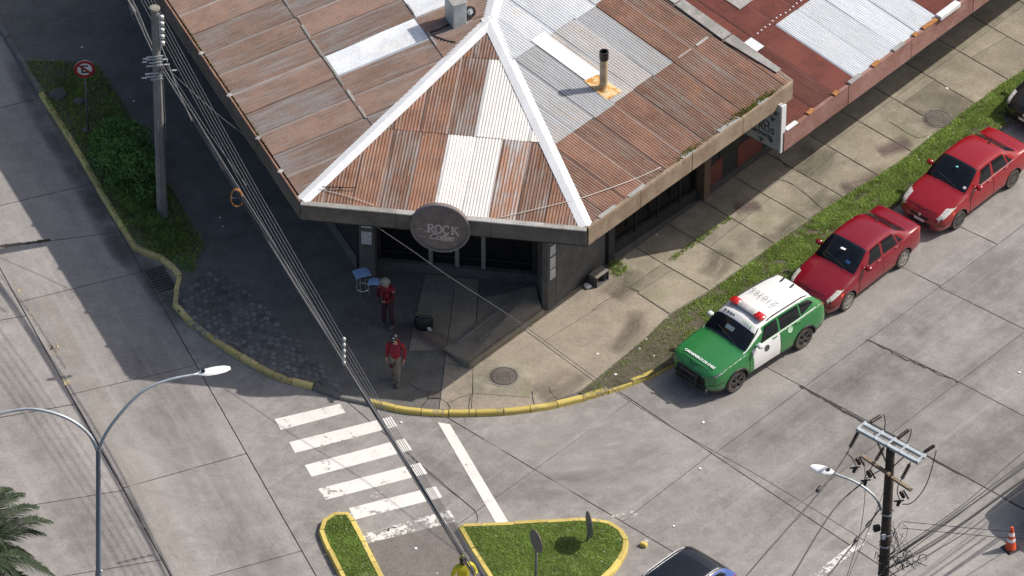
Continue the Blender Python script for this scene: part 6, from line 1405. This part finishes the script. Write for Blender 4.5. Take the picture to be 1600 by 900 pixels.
def island_sign(u, v, u2, v2, Rd, ax, label, z=.12):
    t = ground_thing('road_sign', label, 'road sign', u, v, z); b = FR[t]; zc = (v-v2)/41.6; c = Vector((b.x+(u2-u)/54.5, b.y, z+zc)); ax = Vector(ax).normalized()
    m = MB(); m.tube([b-Vector((0, 0, .1)), c-ax*.03+Vector((0, 0, .1))], .035, 8); m.build('post', M['sign_back'], t, True)
    m = MB(); m.lathe([(Rd, -.012), (Rd, .004), (Rd-.012, .006), (0, .006)], c, ax, 32); m.build('sign_plate', M['sign_back'], t, True, 30)
    m = MB(); m.lathe([(Rd, -.0121), (Rd, -.016), (Rd*.8, -.016), (Rd*.8, -.0121)], c, ax, 32); m.f = m.f[:-2]; m.m = m.m[:-2]; m.build('rim', M['sign_red'], t)
    m = MB(); m.beam(c-ax*.02-Vector((0, 0, .12)), c-ax*.02+Vector((0, 0, .12)), .06, .02, ax); m.build('bracket', M['galv'], t)
island_sign(917, 846, 920, 820, .37, (-.95, -.24, .03), 'round sign seen nearly edge-on at the tip of the rounded island')
island_sign(836, 935, 837, 848, .33, (-.86, -.5, .03), 'grey back of a round sign on a post at the bottom edge')

# ================================================================ POLES, LAMPS AND CABLES
up_ = thing('utility_pole', 'grey concrete utility pole with white insulators in the shaded verge', 'utility pole', P(254, 338, .13)); b = FR[up_]; t_ = b+Vector((.07, 0, 7.55))
m = MB(); m.tube([b-Vector((0, 0, .2)), b.lerp(t_, .5), t_], [.17, .14, .105], 12); m.build('pole', M['pole_conc'], up_, True, 40)
m = MB(); m.lathe([(.16, 0), (.16, .05), (.14, .07), (0, .075)], t_, (0, 0, 1), 12); m.build('pole_cap', M['patch'], up_)
def onpole(v): return b.lerp(t_, (338-v)/(338-11.))
for k in range(5):
    p = onpole(22+k*10)+Vector((.20, -.05, 0)); m = MB(); m.lathe([(.03, -.06), (.06, -.05), (.045, -.01), (.065, .02), (.06, .055), (.03, .07)], p, (0, 0, 1), 10); m.build('insulator', M['porcelain'], up_, True)
m = MB(); m.beam(onpole(16)+Vector((.13, -.05, 0)), onpole(72)+Vector((.13, -.05, 0)), .04, .03, (0, 1, 0)); 
for k in range(5): q = onpole(22+k*10); m.beam(q+Vector((.1, -.05, .05)), q+Vector((.24, -.05, .05)), .02, .015)
m.build('insulator_rack', M['galv'], up_)
for v in (80, 84, 89, 94, 106, 111, 115):
    q = onpole(v); m = MB(); x0_, x1_ = -random.uniform(.18, .34), random.uniform(.12, .22); m.beam(q+Vector((x0_, -.13, -.02)), q+Vector((x1_, -.13, .03)), .035, .03); m.build('clamp', M['galv'], up_)
for v, dx in ((83, -.30), (88, -.33), (107, -.26), (113, -.36), (101, .5), (84, .26), (92, .3)):
    q = onpole(v)+Vector((dx, -.14, 0)); m = MB(); m.tube([q-Vector((.07, 0, 0)), q+Vector((.07, 0, .01))], .022, 6); m.build('spool', M['porcelain'], up_)
m = MB(); m.tube([onpole(80)+Vector((.16, -.06, 0)), onpole(140)+Vector((.17, -.08, 0)), onpole(212)+Vector((.2, -.1, 0))], .014, 5); m.build('conduit', M['cable_grey'], up_)
m = MB(); m.tube([onpole(180)+Vector((-.02, -.15, 0)), onpole(330)+Vector((-.02, -.17, 0))], .03, 5); m.build('earth_strip', M['pole_conc'], up_)
CG = 'overhead cables along the side street'
main = [(175, -45, 6.2), (205, 5, 5.9), (246, 92, 5.65), (300, 178, 5.5), (375, 303, 5.35), (460, 440, 5.3), (540, 568, 5.35), (630, 715, 5.5), (725, 872, 5.75), (820, 1030, 6.1)]
for k, (dx, dy, r_, mt) in enumerate(((-4, 0, .020, 'cable_grey'), (-1.5, 0, .030, 'cable_grey'), (1, 1, .026, 'cable'), (3.5, 0, .022, 'cable_grey'), (0, 5, .024, 'cable'))):
    s_ = [1.3, .9, .5, .8, 1.0, 1, .9, .8, .8, .7]
    cable('overhead_cable', [P(u+dx*s_[i]+1.0*math.sin(i*1.7+k*2), v+dy*s_[i], z+.05*math.sin(k*2.1+i)) for i, (u, v, z) in enumerate(main)], r_, M[mt], 'bundled overhead cable running from the concrete pole past the crosswalk', 'cable', CG)
thin = [(P(255, 22, 0), 0)]
for k in range(5):
    q = onpole(22+k*10)+Vector((.24, -.05, 0)); sp = P(537.5, 530+k*9.2, 6.35-.215*k+.0); en = P(760+3*k, 900+6*k, 6.9-.2*k)
    mid1 = q.lerp(sp, .5)-Vector((0, 0, .16)); mid2 = sp.lerp(en, .5)-Vector((0, 0, .10)); bk = q+(q-mid1)*.7; 
    cable('overhead_cable', [bk+Vector((0, 0, .1)), q, mid1, sp, mid2, en], .0085, M['cable_grey'], 'thin overhead wire hung from the white insulator rack', 'cable', 'thin overhead wires')
spc = thing('cable_spacer', 'white vertical spacer holding the thin overhead wires apart', 'cable spacer', P(537.5, 567, 5.5))
m = MB(); m.tube([P(537.5, 528, 6.38), P(537.5, 571, 5.42)], .014, 5); m.build('rod', M['galv'], spc)
for k in range(5):
    m = MB(); m.lathe([(.025, -.05), (.05, -.02), (.04, .0), (.05, .03), (.02, .06)], P(537.5, 530+k*9.2, 6.35-.215*k), (0, 0, 1), 8); m.build('insulator', M['porcelain'], spc, True)
for a, bb, r_ in (((262, 108, 5.45), (413, 235, 4.7), .011), ((250, 66, 6.6), (300, 190, 5.6), .016), ((258, 100, 5.6), (385, 290, 5.35), .012)):
    pa, pb = P(*a), P(*bb); cable('drop_wire', [pa, pa.lerp(pb, .5)-Vector((0, 0, .12)), pb], r_, M['cable_grey'], {235: 'thin service wire dropping from the pole to the left eave', 190: 'thick wire leaving the insulator rack down to the cable bundle', 290: 'thin wire joining the bundle beside the cable loop'}[bb[1]], 'wire')
sj = P(207, 14, 5.85); so2 = thing('splice_box', 'pale cable splice box on the bundle above the pole', 'splice box', sj); dj = (P(246, 92, 5.65)-P(205, 5, 5.9)).normalized()
m = MB(); m.lathe([(.03, -.24), (.075, -.18), (.085, 0), (.075, .18), (.03, .24)], sj, dj, 10); m.build('casing', M['cable_grey'], so2, True)
m = MB(); m.tube([sj+dj*.3+Vector((math.cos(a)*.12, math.sin(a)*.06, math.sin(a)*.12)) for a in np.linspace(0, 6.28, 13)], .012, 4, cap=False); m.build('cable_loop', M['cable_grey'], so2)
lp_ = P(371, 310, 5.25); lo_ = thing('cable_loop', 'coiled orange spare cable loop hanging on the bundle', 'cable loop', lp_)
m = MB(); R_ = .20
for q in range(3): m.tube([lp_+Vector((math.cos(a)*R_*(.8+.04*q)-.02, 0, math.sin(a)*R_*(1.5+.05*q)))+Vector((0, .02*q, 0)) for a in np.linspace(-1.9, 4.2, 20)], .014, 5)
m.build('coil', M['rust_metal'], lo_); m = MB(); m.tube([lp_+Vector((-.18, 0, .0)), lp_+Vector((.2, 0, .02))], .02, 5); m.build('tie_bar', M['cable_grey'], lo_)
cable('service_cable', [P(585, 352, 4.62), P(640, 389, 4.58), P(700, 431, 4.55), P(812, 504, 4.5), P(930, 590, 4.5), P(1050, 668, 4.55), P(1200, 752, 4.65), P(1384, 865, 4.85)], .011, M['cable_grey'], 'single cable spanning from the shop front to the timber pole')

lamp = thing('street_lamp', 'tall steel street lamp with two curved arms at the left', 'street lamp', P(154, 995, 0)); b = FR[lamp]; tj = P(153.5, 703, 7.05)
m = MB(); m.tube([b, b.lerp(tj, .35), b.lerp(tj, .36), tj], [.095, .088, .072, .062], 14); m.build('pole', M['lamp_grey'], lamp, True, 50)
m = MB(); m.tube([tj-Vector((.07, 0, .36)), tj-Vector((.0, 0, .36))], .012, 5); m.tube([b.lerp(tj, .36)+Vector((.05, -.04, 0)), b.lerp(tj, .37)+Vector((.09, -.05, 0))], .02, 6); m.build('bolt', M['galv'], lamp)
# arms: to the right head and to the left head, each bending over in its own vertical plane
A1 = catmull([tj-Vector((0, 0, .1)), P(163, 682, 7.5), P(185, 650, 8.1), P(222, 612, 8.72), P(262, 594, 8.95), P(310, 584, 9.0)], 6)
A2 = catmull([tj-Vector((0, 0, .1)), P(140, 680, 7.5), P(112, 657, 7.95), P(75, 643, 8.2), P(40, 639, 8.25), P(0, 646, 8.15), P(-30, 655, 8.0)], 6)
for A_, ln in ((A1, 1), (A2, 0)):
    m = MB(); m.tube(A_, [.05-.02*i/len(A_) for i in range(len(A_))], 10); m.build('arm', M['galv'], lamp, True)
    e = A_[-1]; d = (A_[-1]-A_[-4]).normalized(); d.z = max(d.z, -.1); d.normalize(); sdv = d.cross(Vector((0, 0, 1))).normalized(); upv = sdv.cross(d)
    m = MB(); prof = [(-.06, .05), (.05, .10), (.18, .15), (.42, .16), (.66, .13), (.80, .06)]; vs = []
    for x, w_ in prof:
        for a in np.linspace(0, 2*math.pi, 13)[:-1]: vs.append(e+d*(x+.04)+sdv*math.cos(a)*w_+upv*math.sin(a)*(.045 if math.sin(a) > 0 else .03)*(w_/.16)**.5)
    m.add(vs, [(i*12+j, i*12+(j+1) % 12, (i+1)*12+(j+1) % 12, (i+1)*12+j) for i in range(5) for j in range(12)]+[tuple(range(11, -1, -1)), tuple(60+j for j in range(12))])
    hd_ = m.build('lamp_head', M['lamp_white'], lamp, True, 60); m = MB(); m.lathe([(.05, 0), (.055, .05), (.04, .075), (0, .08)], e+d*.13+upv*.035, upv, 10); m.build('photocell', M['black'], hd_)

tpole = thing('timber_pole', 'dark timber utility pole with steel crossarm at the lower right', 'utility pole', P(1371, 1062, 0)); b = FR[tpole]; HT = 8.75; t_ = P(1392, 696, HT)
m = MB(); m.tube([b, b.lerp(t_, .5), t_], [.17, .145, .115], 12); m.build('pole', M['pole_wood'], tpole, True, 40)
ca_, cb_ = P(1344, 666, HT), P(1441, 719, HT); dca = (cb_-ca_).normalized(); nca = Vector((-dca.y, dca.x, 0))
for s in (-1, 1): m = MB(); m.beam(ca_+nca*s*.13, cb_+nca*s*.13, .10, .09); m.build('crossarm', M['galv'], tpole)
for f in (0.02, .30, .5, .70, .98): m = MB(); q = ca_.lerp(cb_, f); m.beam(q-nca*.19+Vector((0, 0, .06)), q+nca*.19+Vector((0, 0, .06)), .05, .03); m.build('spacer_bolt', M['galv'], tpole)
for s, f in ((-1, .22), (1, .78)): m = MB(); q = ca_.lerp(cb_, f); pq = b.lerp(t_, .9); m.beam(q, pq, .04, .03); m.build('brace', M['pole_wood'], tpole)
def string(a, c, n, r, name='insulator'):
    a, c = Vector(a), Vector(c); d = (c-a); L = d.length; prof = [(.012, 0)]
    for k in range(n): x = L*(.12+.76*k/n); prof += [(.02, x), (r, x+L*.02), (r, x+L*.02+L*.28/n), (.02, x+L*.4/n)]
    m = MB(); m.lathe(prof+[(.012, L)], a, d, 9); m.build(name, M['insulator'], tpole, True, 40)
for (u0, v0), (u1, v1) in (((1358, 661), (1379, 648)), ((1401, 686), (1422, 670)), ((1442, 708), (1462, 695))): string(P(u0, v0, HT), P(u1, v1, HT), 9, .05)
for (u0, v0), (u1, v1) in (((1343, 671), (1326, 703)), ((1382, 697), (1366, 723)), ((1423, 722), (1407, 752))): string(P(u0, v0, HT-.1), P(u1, v1, HT-.35), 8, .055)
for pts in ([(1381, 648, HT), (1383, 658, HT-.2), (1382, 672, HT-.5)], [(1424, 670, HT), (1422, 682, HT-.2), (1416, 696, HT-.5)], [(1463, 704, HT), (1452, 745, HT-.7), (1440, 770, HT-1.2), (1424, 786, HT-1.5), (1410, 788, HT-1.6)], [(1322, 708, 8.3), (1330, 714, 8.0), (1336, 724, 7.8), (1340, 735, 7.6)], [(1366, 724, 8.3), (1352, 745, 7.7), (1352, 752, 7.6)], [(1404, 756, 8.3), (1402, 770, 7.8), (1408, 786, 7.4)], [(1393, 730, 8.0), (1375, 735, 7.8), (1353, 748, 7.6)]):
    m = MB(); m.tube(catmull([P(*p) for p in pts], 5), .014, 5); m.build('jumper_wire', M['cable'], tpole, True)
ta, tb_ = P(1347, 712, 7.9), P(1390, 742, 7.9); tc_, td_ = P(1388, 742, 7.7), P(1424, 766, 7.7)
for a, c in ((ta, tb_), (tc_, td_)): m = MB(); m.beam(a, c, .09, .07); m.build('lower_crossarm', M['fascia_right'], tpole)
for (u, v) in ((1338, 716), (1355, 736), (1407, 768)):                            # fuse cut-outs hanging from the lower arm
    p = P(u, v, 7.7); m = MB(); m.lathe([(.02, 0), (.06, .05), (.03, .09), (.06, .14), (.03, .19), (.06, .24), (.02, .30)], p, (.35, .2, -.9), 8); m.build('fuse_cutout', M['insulator'], tpole, True)
    m = MB(); m.beam(p+Vector((.08, .02, .02)), p+Vector((.22, .05, -.30)), .03, .04); m.beam(p+Vector((.1, 0, -.3)), p+Vector((-.16, 0, -.34)), .03, .03); m.lathe([(.045, 0), (.05, .12), (.03, .16)], p+Vector((-.05, 0, -.48)), (.2, 0, 1), 8); m.build('fuse_holder', M['black'], tpole)
m = MB(); A_ = catmull([P(1376, 796, 6.35), P(1369, 779, 6.75), P(1352, 763, 7.0), P(1332, 751, 7.15), P(1312, 743, 7.25), P(1300, 738, 7.3)], 5); m.tube(A_, .035, 8); m.build('lamp_arm', M['galv'], tpole, True)
e = A_[-1]; d = (A_[-1]-A_[-4]).normalized(); d.z *= .3; d.normalize(); sdv = d.cross(Vector((0, 0, 1))).normalized(); upv = sdv.cross(d); m = MB(); vs = []
for x, w_ in [(-.06, .05), (.03, .10), (.14, .145), (.32, .15), (.48, .12), (.58, .05)]:
    for a in np.linspace(0, 2*math.pi, 13)[:-1]: vs.append(e+d*x+sdv*math.cos(a)*w_+upv*math.sin(a)*(.045 if math.sin(a) > 0 else .03)*(w_/.15)**.5)
m.add(vs, [(i*12+j, i*12+(j+1) % 12, (i+1)*12+(j+1) % 12, (i+1)*12+j) for i in range(5) for j in range(12)]+[tuple(range(11, -1, -1)), tuple(60+j for j in range(12))]); lh = m.build('lamp_head', M['lamp_white'], tpole, True, 60)
m = MB(); m.lathe([(.045, 0), (.05, .05), (0, .06)], e+d*.10+upv*.035, upv, 10); m.build('photocell', M['black'], lh)
m = MB(); m.tube([P(1386, 775, 6.9), P(1389, 830, 5.6), P(1388, 880, 4.5)], .018, 5); m.build('conduit', M['cable_grey'], tpole)
m = MB(); m.bbox(P(1371, 824, 5.75)+Vector((-.02, -.02, 0)), (.18, .14, .16), .3, .02); m.build('junction_box', M['black'], tpole)
m = MB(); m.bbox(P(1380, 832, 5.6)+Vector((0, -.17, 0)), (.09, .02, .18), .0, .004); m.build('pole_tag', M['paper'], tpole)
for v in (797, 828, 846):
    f = (1062-v)/(1062-696); q = b.lerp(t_, f); m = MB(); m.lathe([(.168, -.03), (.168, .03)], q, (0, 0, 1), 12); m.f = m.f[:-2]; m.m = m.m[:-2]; m.build('steel_band', M['galv'], tpole)
m = MB()                                   # tangle of thin service wires clipped beside the pole
for k in range(16):
    u0, v0 = random.uniform(1386, 1412), random.uniform(812, 835); pts = [P(u0, v0, 5.8)]; u, v, z = u0, v0, 5.8
    for q in range(5): u += random.uniform(-9, 8); v += random.uniform(4, 16); z -= .25; pts.append(P(u, v, z))
    m.tube(catmull(pts, 4), .007, 4)
for k in range(22):
    u0, v0 = 1380+random.uniform(-14, 60), 880+random.uniform(-14, 12); 
    m.tube(catmull([P(u0, v0, 4.6), P(u0+random.uniform(-8, 10), v0-random.uniform(3, 12), 4.8), P(u0+random.uniform(6, 20), v0-random.uniform(-4, 14), 4.7)], 4), .012, 4)
for u, v in ((1421, 872), (1442, 872), (1405, 884)): m.tube([P(u, v, 4.6)+Vector((math.cos(a)*.1, 0, math.sin(a)*.12)) for a in np.linspace(-.8, 4.4, 14)], .008, 4)
tag(m.build('wire_tangle', M['cable'], tpole), kind='stuff')
m = MB()
for k in range(14): u0, v0 = random.uniform(1385, 1412), random.uniform(810, 880); m.tube([P(u0, v0, 5.2), P(u0+random.uniform(-7, 9), v0+random.uniform(-5, 5), 5.25)], .011, 4)
tag(m.build('wire_clips', M['porcelain'], tpole), kind='stuff')
for pts, r_, lab in (([(1326, 705, 8.4), (1285, 764, 8.2), (1190, 872, 8.0), (1090, 990, 7.9)], .020, 'left power line leaving the steel crossarm towards the lower left'), ([(1352, 750, 7.6), (1300, 800, 7.5), (1235, 905, 7.4), (1180, 990, 7.4)], .020, 'middle power line leaving the fuses towards the lower left'),
                     ([(1374, 796, 6.3), (1340, 842, 6.2), (1290, 905, 6.1), (1230, 985, 6.0)], .022, 'lower dark line running from the lamp arm to the lower left'),
                     ([(1350, 720, 7.6), (1352, 765, 6.8), (1344, 830, 5.6), (1322, 905, 4.3)], .008, 'thin wire dropping from the fuses across the worn road line'), ([(1390, 745, 7.5), (1352, 840, 5.6), (1300, 960, 3.5)], .007, 'thinnest wire dropping beside the timber pole')):
    cable('power_line', [P(*p) for p in pts], r_, M['cable'], lab, 'power line')
for (u, v, z) in ((1279, 764, 8.2), (1357, 819, 6.2), (1338, 843, 6.2)):
    p = P(u, v, z); dv = (P(1285, 764, 8.2)-P(1326, 705, 8.4)).normalized(); m = MB(); m.lathe([(.02, -.12), (.045, -.08), (.05, .08), (.02, .12)], p, dv, 8); o = m.build('line_splice', M['cable'], None, True); tag(o, {1279: 'dark splice sleeve on the left power line', 1357: 'upper splice sleeve on the lower dark line', 1338: 'lower splice sleeve on the lower dark line'}[u], 'splice')
BR = [((1376, 884, 4.7), (1480, 815, 4.75), (1600, 730, 4.9), (1850, 550, 5.3), .026), ((1378, 880, 4.8), (1470, 818, 4.9), (1600, 722, 5.0), (1850, 536, 5.4), .018), ((1382, 892, 4.5), (1490, 826, 4.5), (1600, 748, 4.6), (1850, 575, 4.9), .022), ((1390, 900, 4.4), (1500, 838, 4.4), (1600, 765, 4.5), (1850, 600, 4.8), .016),
      ((1372, 896, 4.4), (1460, 850, 4.4), (1560, 778, 4.5), (1850, 570, 4.9), .030), ((1384, 872, 5.0), (1500, 792, 5.1), (1600, 706, 5.2), (1850, 506, 5.6), .014), ((1300, 960, 4.3), (1420, 862, 4.5), (1540, 772, 4.7), (1850, 530, 5.2), .012)]
for a, b2, c2, d2, r_ in BR: cable('overhead_cable', [P(*a), P(*b2), P(*c2), P(*d2)], r_, M['cable'], 'dark overhead cable from the timber pole towards the right edge', 'cable', 'overhead cables right of the timber pole')
for a, b2, lab in (((1412, 815, 5.75), (1700, 838, 5.8), 'upper of two thin wires running level to the right edge'), ((1408, 825, 5.6), (1700, 848, 5.6), 'lower of two thin wires running level to the right edge')): cable('drop_wire', [P(*a), (P(*a)+P(*b2))/2-Vector((0, 0, .05)), P(*b2)], .009, M['cable'], lab, 'wire')

# ================================================================ PLANTS
def leaf_cloud(m, blobs, n, size, mi):
    for _ in range(n):
        c, r, rzz = blobs[rng.integers(len(blobs))]; d = rng.normal(size=3); d /= np.linalg.norm(d); d[2] = abs(d[2])*1.0-.15; rad = r*rng.uniform(.62, 1.06)*(1+.12*math.sin(7*d[0]+5*d[1]+c.x*3))
        p = c+Vector((d[0]*rad, d[1]*rad, d[2]*rad*rzz)); a = Vector(rng.normal(size=3)).normalized(); a = (a+Vector(d)*.5).normalized(); b_ = a.orthogonal().normalized(); b_ = Matrix.Rotation(rng.uniform(0, 6.28), 3, a) @ b_; s_ = size*rng.uniform(.6, 1.4); t = a.cross(b_)
        m.add([p-b_*s_*.5, p+t*s_*.28, p+b_*s_*.6, p-t*s_*.28], [(0, 1, 2, 3)], int(rng.choice(3, p=mi)))
bs = thing('garden_bush', 'big dense dark green bush between kerb and concrete pole', 'bush', P(190, 275, .13)); g0 = FR[bs]
def blob(u, v, z, r, k=.8): return (P(u, v, z), r, k)
bl1 = [blob(178, 222, .7, .66), blob(205, 215, .85, .66), blob(165, 238, .5, .5), blob(222, 240, .55, .55), blob(180, 256, .5, .62), blob(212, 265, .5, .65), blob(195, 285, .4, .6), blob(228, 285, .4, .5), blob(190, 240, 1.1, .66), blob(215, 262, 1.1, .64), blob(232, 300, .5, .5), blob(165, 215, .6, .45), blob(178, 205, .8, .5)]
m = MB(); leaf_cloud(m, bl1, 13000, .085, [.45, .3, .25]); tag(m.build('foliage', [M['leaf_a'], M['leaf_b'], M['leaf_c']], bs), kind='stuff')
m = MB()
for k in range(14): c = bl1[k % len(bl1)][0]; q = Vector((c.x+random.uniform(-.2, .2), c.y+random.uniform(-.2, .2), .1)); m.tube([q, q.lerp(c, .6)+Vector((random.uniform(-.1, .1), 0, 0)), c+Vector((random.uniform(-.2, .2), random.uniform(-.2, .2), .2))], [.02, .014, .006], 5)
m.build('stems', M['wood'], bs)
for u, v, r_, n in ((215, 330, .30, 420), (232, 352, .28, 420), (252, 366, .30, 460), (198, 318, .26, 320), (272, 380, .26, 320), (238, 318, .3, 420), (205, 300, .25, 320)):
    c = P(u, v, .13); m = MB()
    for k in range(n):
        a = rng.uniform(0, 6.283); L_ = rng.uniform(.22, .5); h = L_*rng.uniform(.5, .95); o_ = rng.uniform(0, r_*.6); a2 = rng.uniform(0, 6.283); p = c+Vector((math.cos(a2)*o_, math.sin(a2)*o_, 0)); d = Vector((math.cos(a), math.sin(a), 0)); s_ = Vector((-d.y, d.x, 0))*.010
        m.add([p-s_, p+s_, p+d*L_*.45+Vector((0, 0, h))+s_*.7, p+d*L_*.45+Vector((0, 0, h))-s_*.7, p+d*L_+Vector((0, 0, h*.75))], [(0, 1, 2, 3), (3, 2, 4)], int(rng.choice(3, p=[.5, .2, .3])))
    o = m.build('grass_tuft', [M['grass_c'], M['grass_a'], M['leaf_c']]); tag(o, 'tuft of long dark grass at the foot of the concrete pole', 'grass tuft', 'grass tufts round the pole')
pt = P(-62, 905, 4.4); pg = Vector((pt.x, pt.y, 0)); pm_ = thing('palm_tree', 'dark green feather palm reaching in at the lower left', 'palm tree', pg)
m = MB(); m.tube([pg+Vector((.05*math.sin(z*2), 0, z)) for z in np.linspace(0, 4.35, 9)], [.26, .22, .2, .19, .19, .19, .2, .22, .26], 12); m.build('trunk', M['trunk'], pm_, True)
def frond(end, base, lift, n=92):
    mid = base.lerp(end, .5)+Vector((0, 0, lift)); ctrl = catmull([base, base.lerp(mid, .55)+Vector((0, 0, lift*.35)), mid, mid.lerp(end, .6)+Vector((0, 0, lift*.25)), end], 8)
    mr = MB(); mr.tube(ctrl, [.035-.029*i/len(ctrl) for i in range(len(ctrl))], 5); ra = mr.build('frond', M['palm_c'], pm_, True)
    ml = MB(); N = len(ctrl)-1
    for k in range(n):
        f = .10+.90*k/n; i = min(N-1, int(f*N)); p = ctrl[i].lerp(ctrl[i+1], f*N-i); t = (ctrl[min(N, i+1)]-ctrl[max(0, i-1)]).normalized(); s_ = t.cross(Vector((0, 0, 1))).normalized(); u_ = s_.cross(t)
        for sd in (-1, 1):
            L_ = .52*math.sin(math.pi*min(1, .18+.80*f))**.7*random.uniform(.85, 1.1); d = (s_*sd*.80+t*(.45+.35*f)+u_*random.uniform(.05, .3)).normalized(); w_ = t*.017
            q1 = p+d*L_*.55; q2 = p+d*L_+Vector((0, 0, -.10*L_-.05)); ml.add([p-w_, p+w_, q1+w_, q1-w_, q2], [(0, 1, 2, 3), (3, 2, 4)], int(rng.choice(3, p=[.55, .36, .09])))
    tag(ml.build('leaflets', [M['palm_a'], M['palm_b'], M['palm_c']], ra), kind='stuff')
for (u, v, z, lf) in ((36, 770, 4.9, .55), (16, 762, 5.3, .6), (80, 814, 4.5, .6), (70, 834, 4.2, .55), (50, 868, 3.9, .5), (88, 902, 3.8, .6), (66, 930, 3.5, .55), (20, 980, 3.5, .6), (-60, 1010, 3.6, .6), (-20, 755, 5.2, .5), (-90, 760, 5.3, .5), (-180, 840, 4.6, .6), (-190, 930, 4.2, .6), (-130, 990, 3.7, .6), (5, 850, 5.4, .5), (58, 790, 4.8, .55), (30, 900, 4.4, .5), (60, 880, 4.1, .5), (0, 800, 5.2, .5), (40, 950, 3.7, .5)):
    frond(P(u, v, z), pt+Vector((random.uniform(-.1, .1), random.uniform(-.1, .1), .1)), lf)
# van added out of view to cast the dark shadow beside the cone
va = thing('shadow_van', 'dark van added out of view to cast the shadow at the right edge', 'van', (0, 0, 0), None, 0)
VAN = Shell(4.9, [(0, .7, .78, .76, .3, .6, .9, .72, .95, .6, .98, .3, 1.0, 1.0), (.3, .9, .95, .92, .25, .65, 1.1, .88, 1.15, .7, 1.2, .35, 1.22, 1.23), (.9, .95, .98, .95, .25, .7, 1.2, .92, 1.3, .8, 1.6, .4, 1.68, 1.7), (1.5, .95, .98, .95, .25, .7, 1.25, .93, 1.35, .82, 2.05, .42, 2.12, 2.14), (3, .95, .98, .95, .25, .7, 1.25, .93, 1.35, .83, 2.1, .42, 2.17, 2.2), (4.6, .95, .98, .95, .25, .7, 1.25, .93, 1.35, .83, 2.08, .42, 2.15, 2.17), (4.9, .92, .95, .93, .3, .7, 1.2, .9, 1.3, .78, 2.0, .4, 2.06, 2.07)])
o = link('body', shell_body(VAN, M['black_paint'], (.95, 3.9), .34, .86), va); FR[o] = Vector((0, 0, 0))
for sd in (1, -1):
    for t in (.95, 3.9): wheel(va, VAN.L/2-t, sd*.84, .34, sd, M['rubber'], M['alloy'], 5)
m = MB(); VAN.wide(m, .95, 1.45, 6.2, 4, .008); lpart(m, 'windshield', M['carglass'], va)
vc = P(1722, 772); va.location = (vc.x, vc.y, 0); va.rotation_euler = (0, 0, math.radians(228))
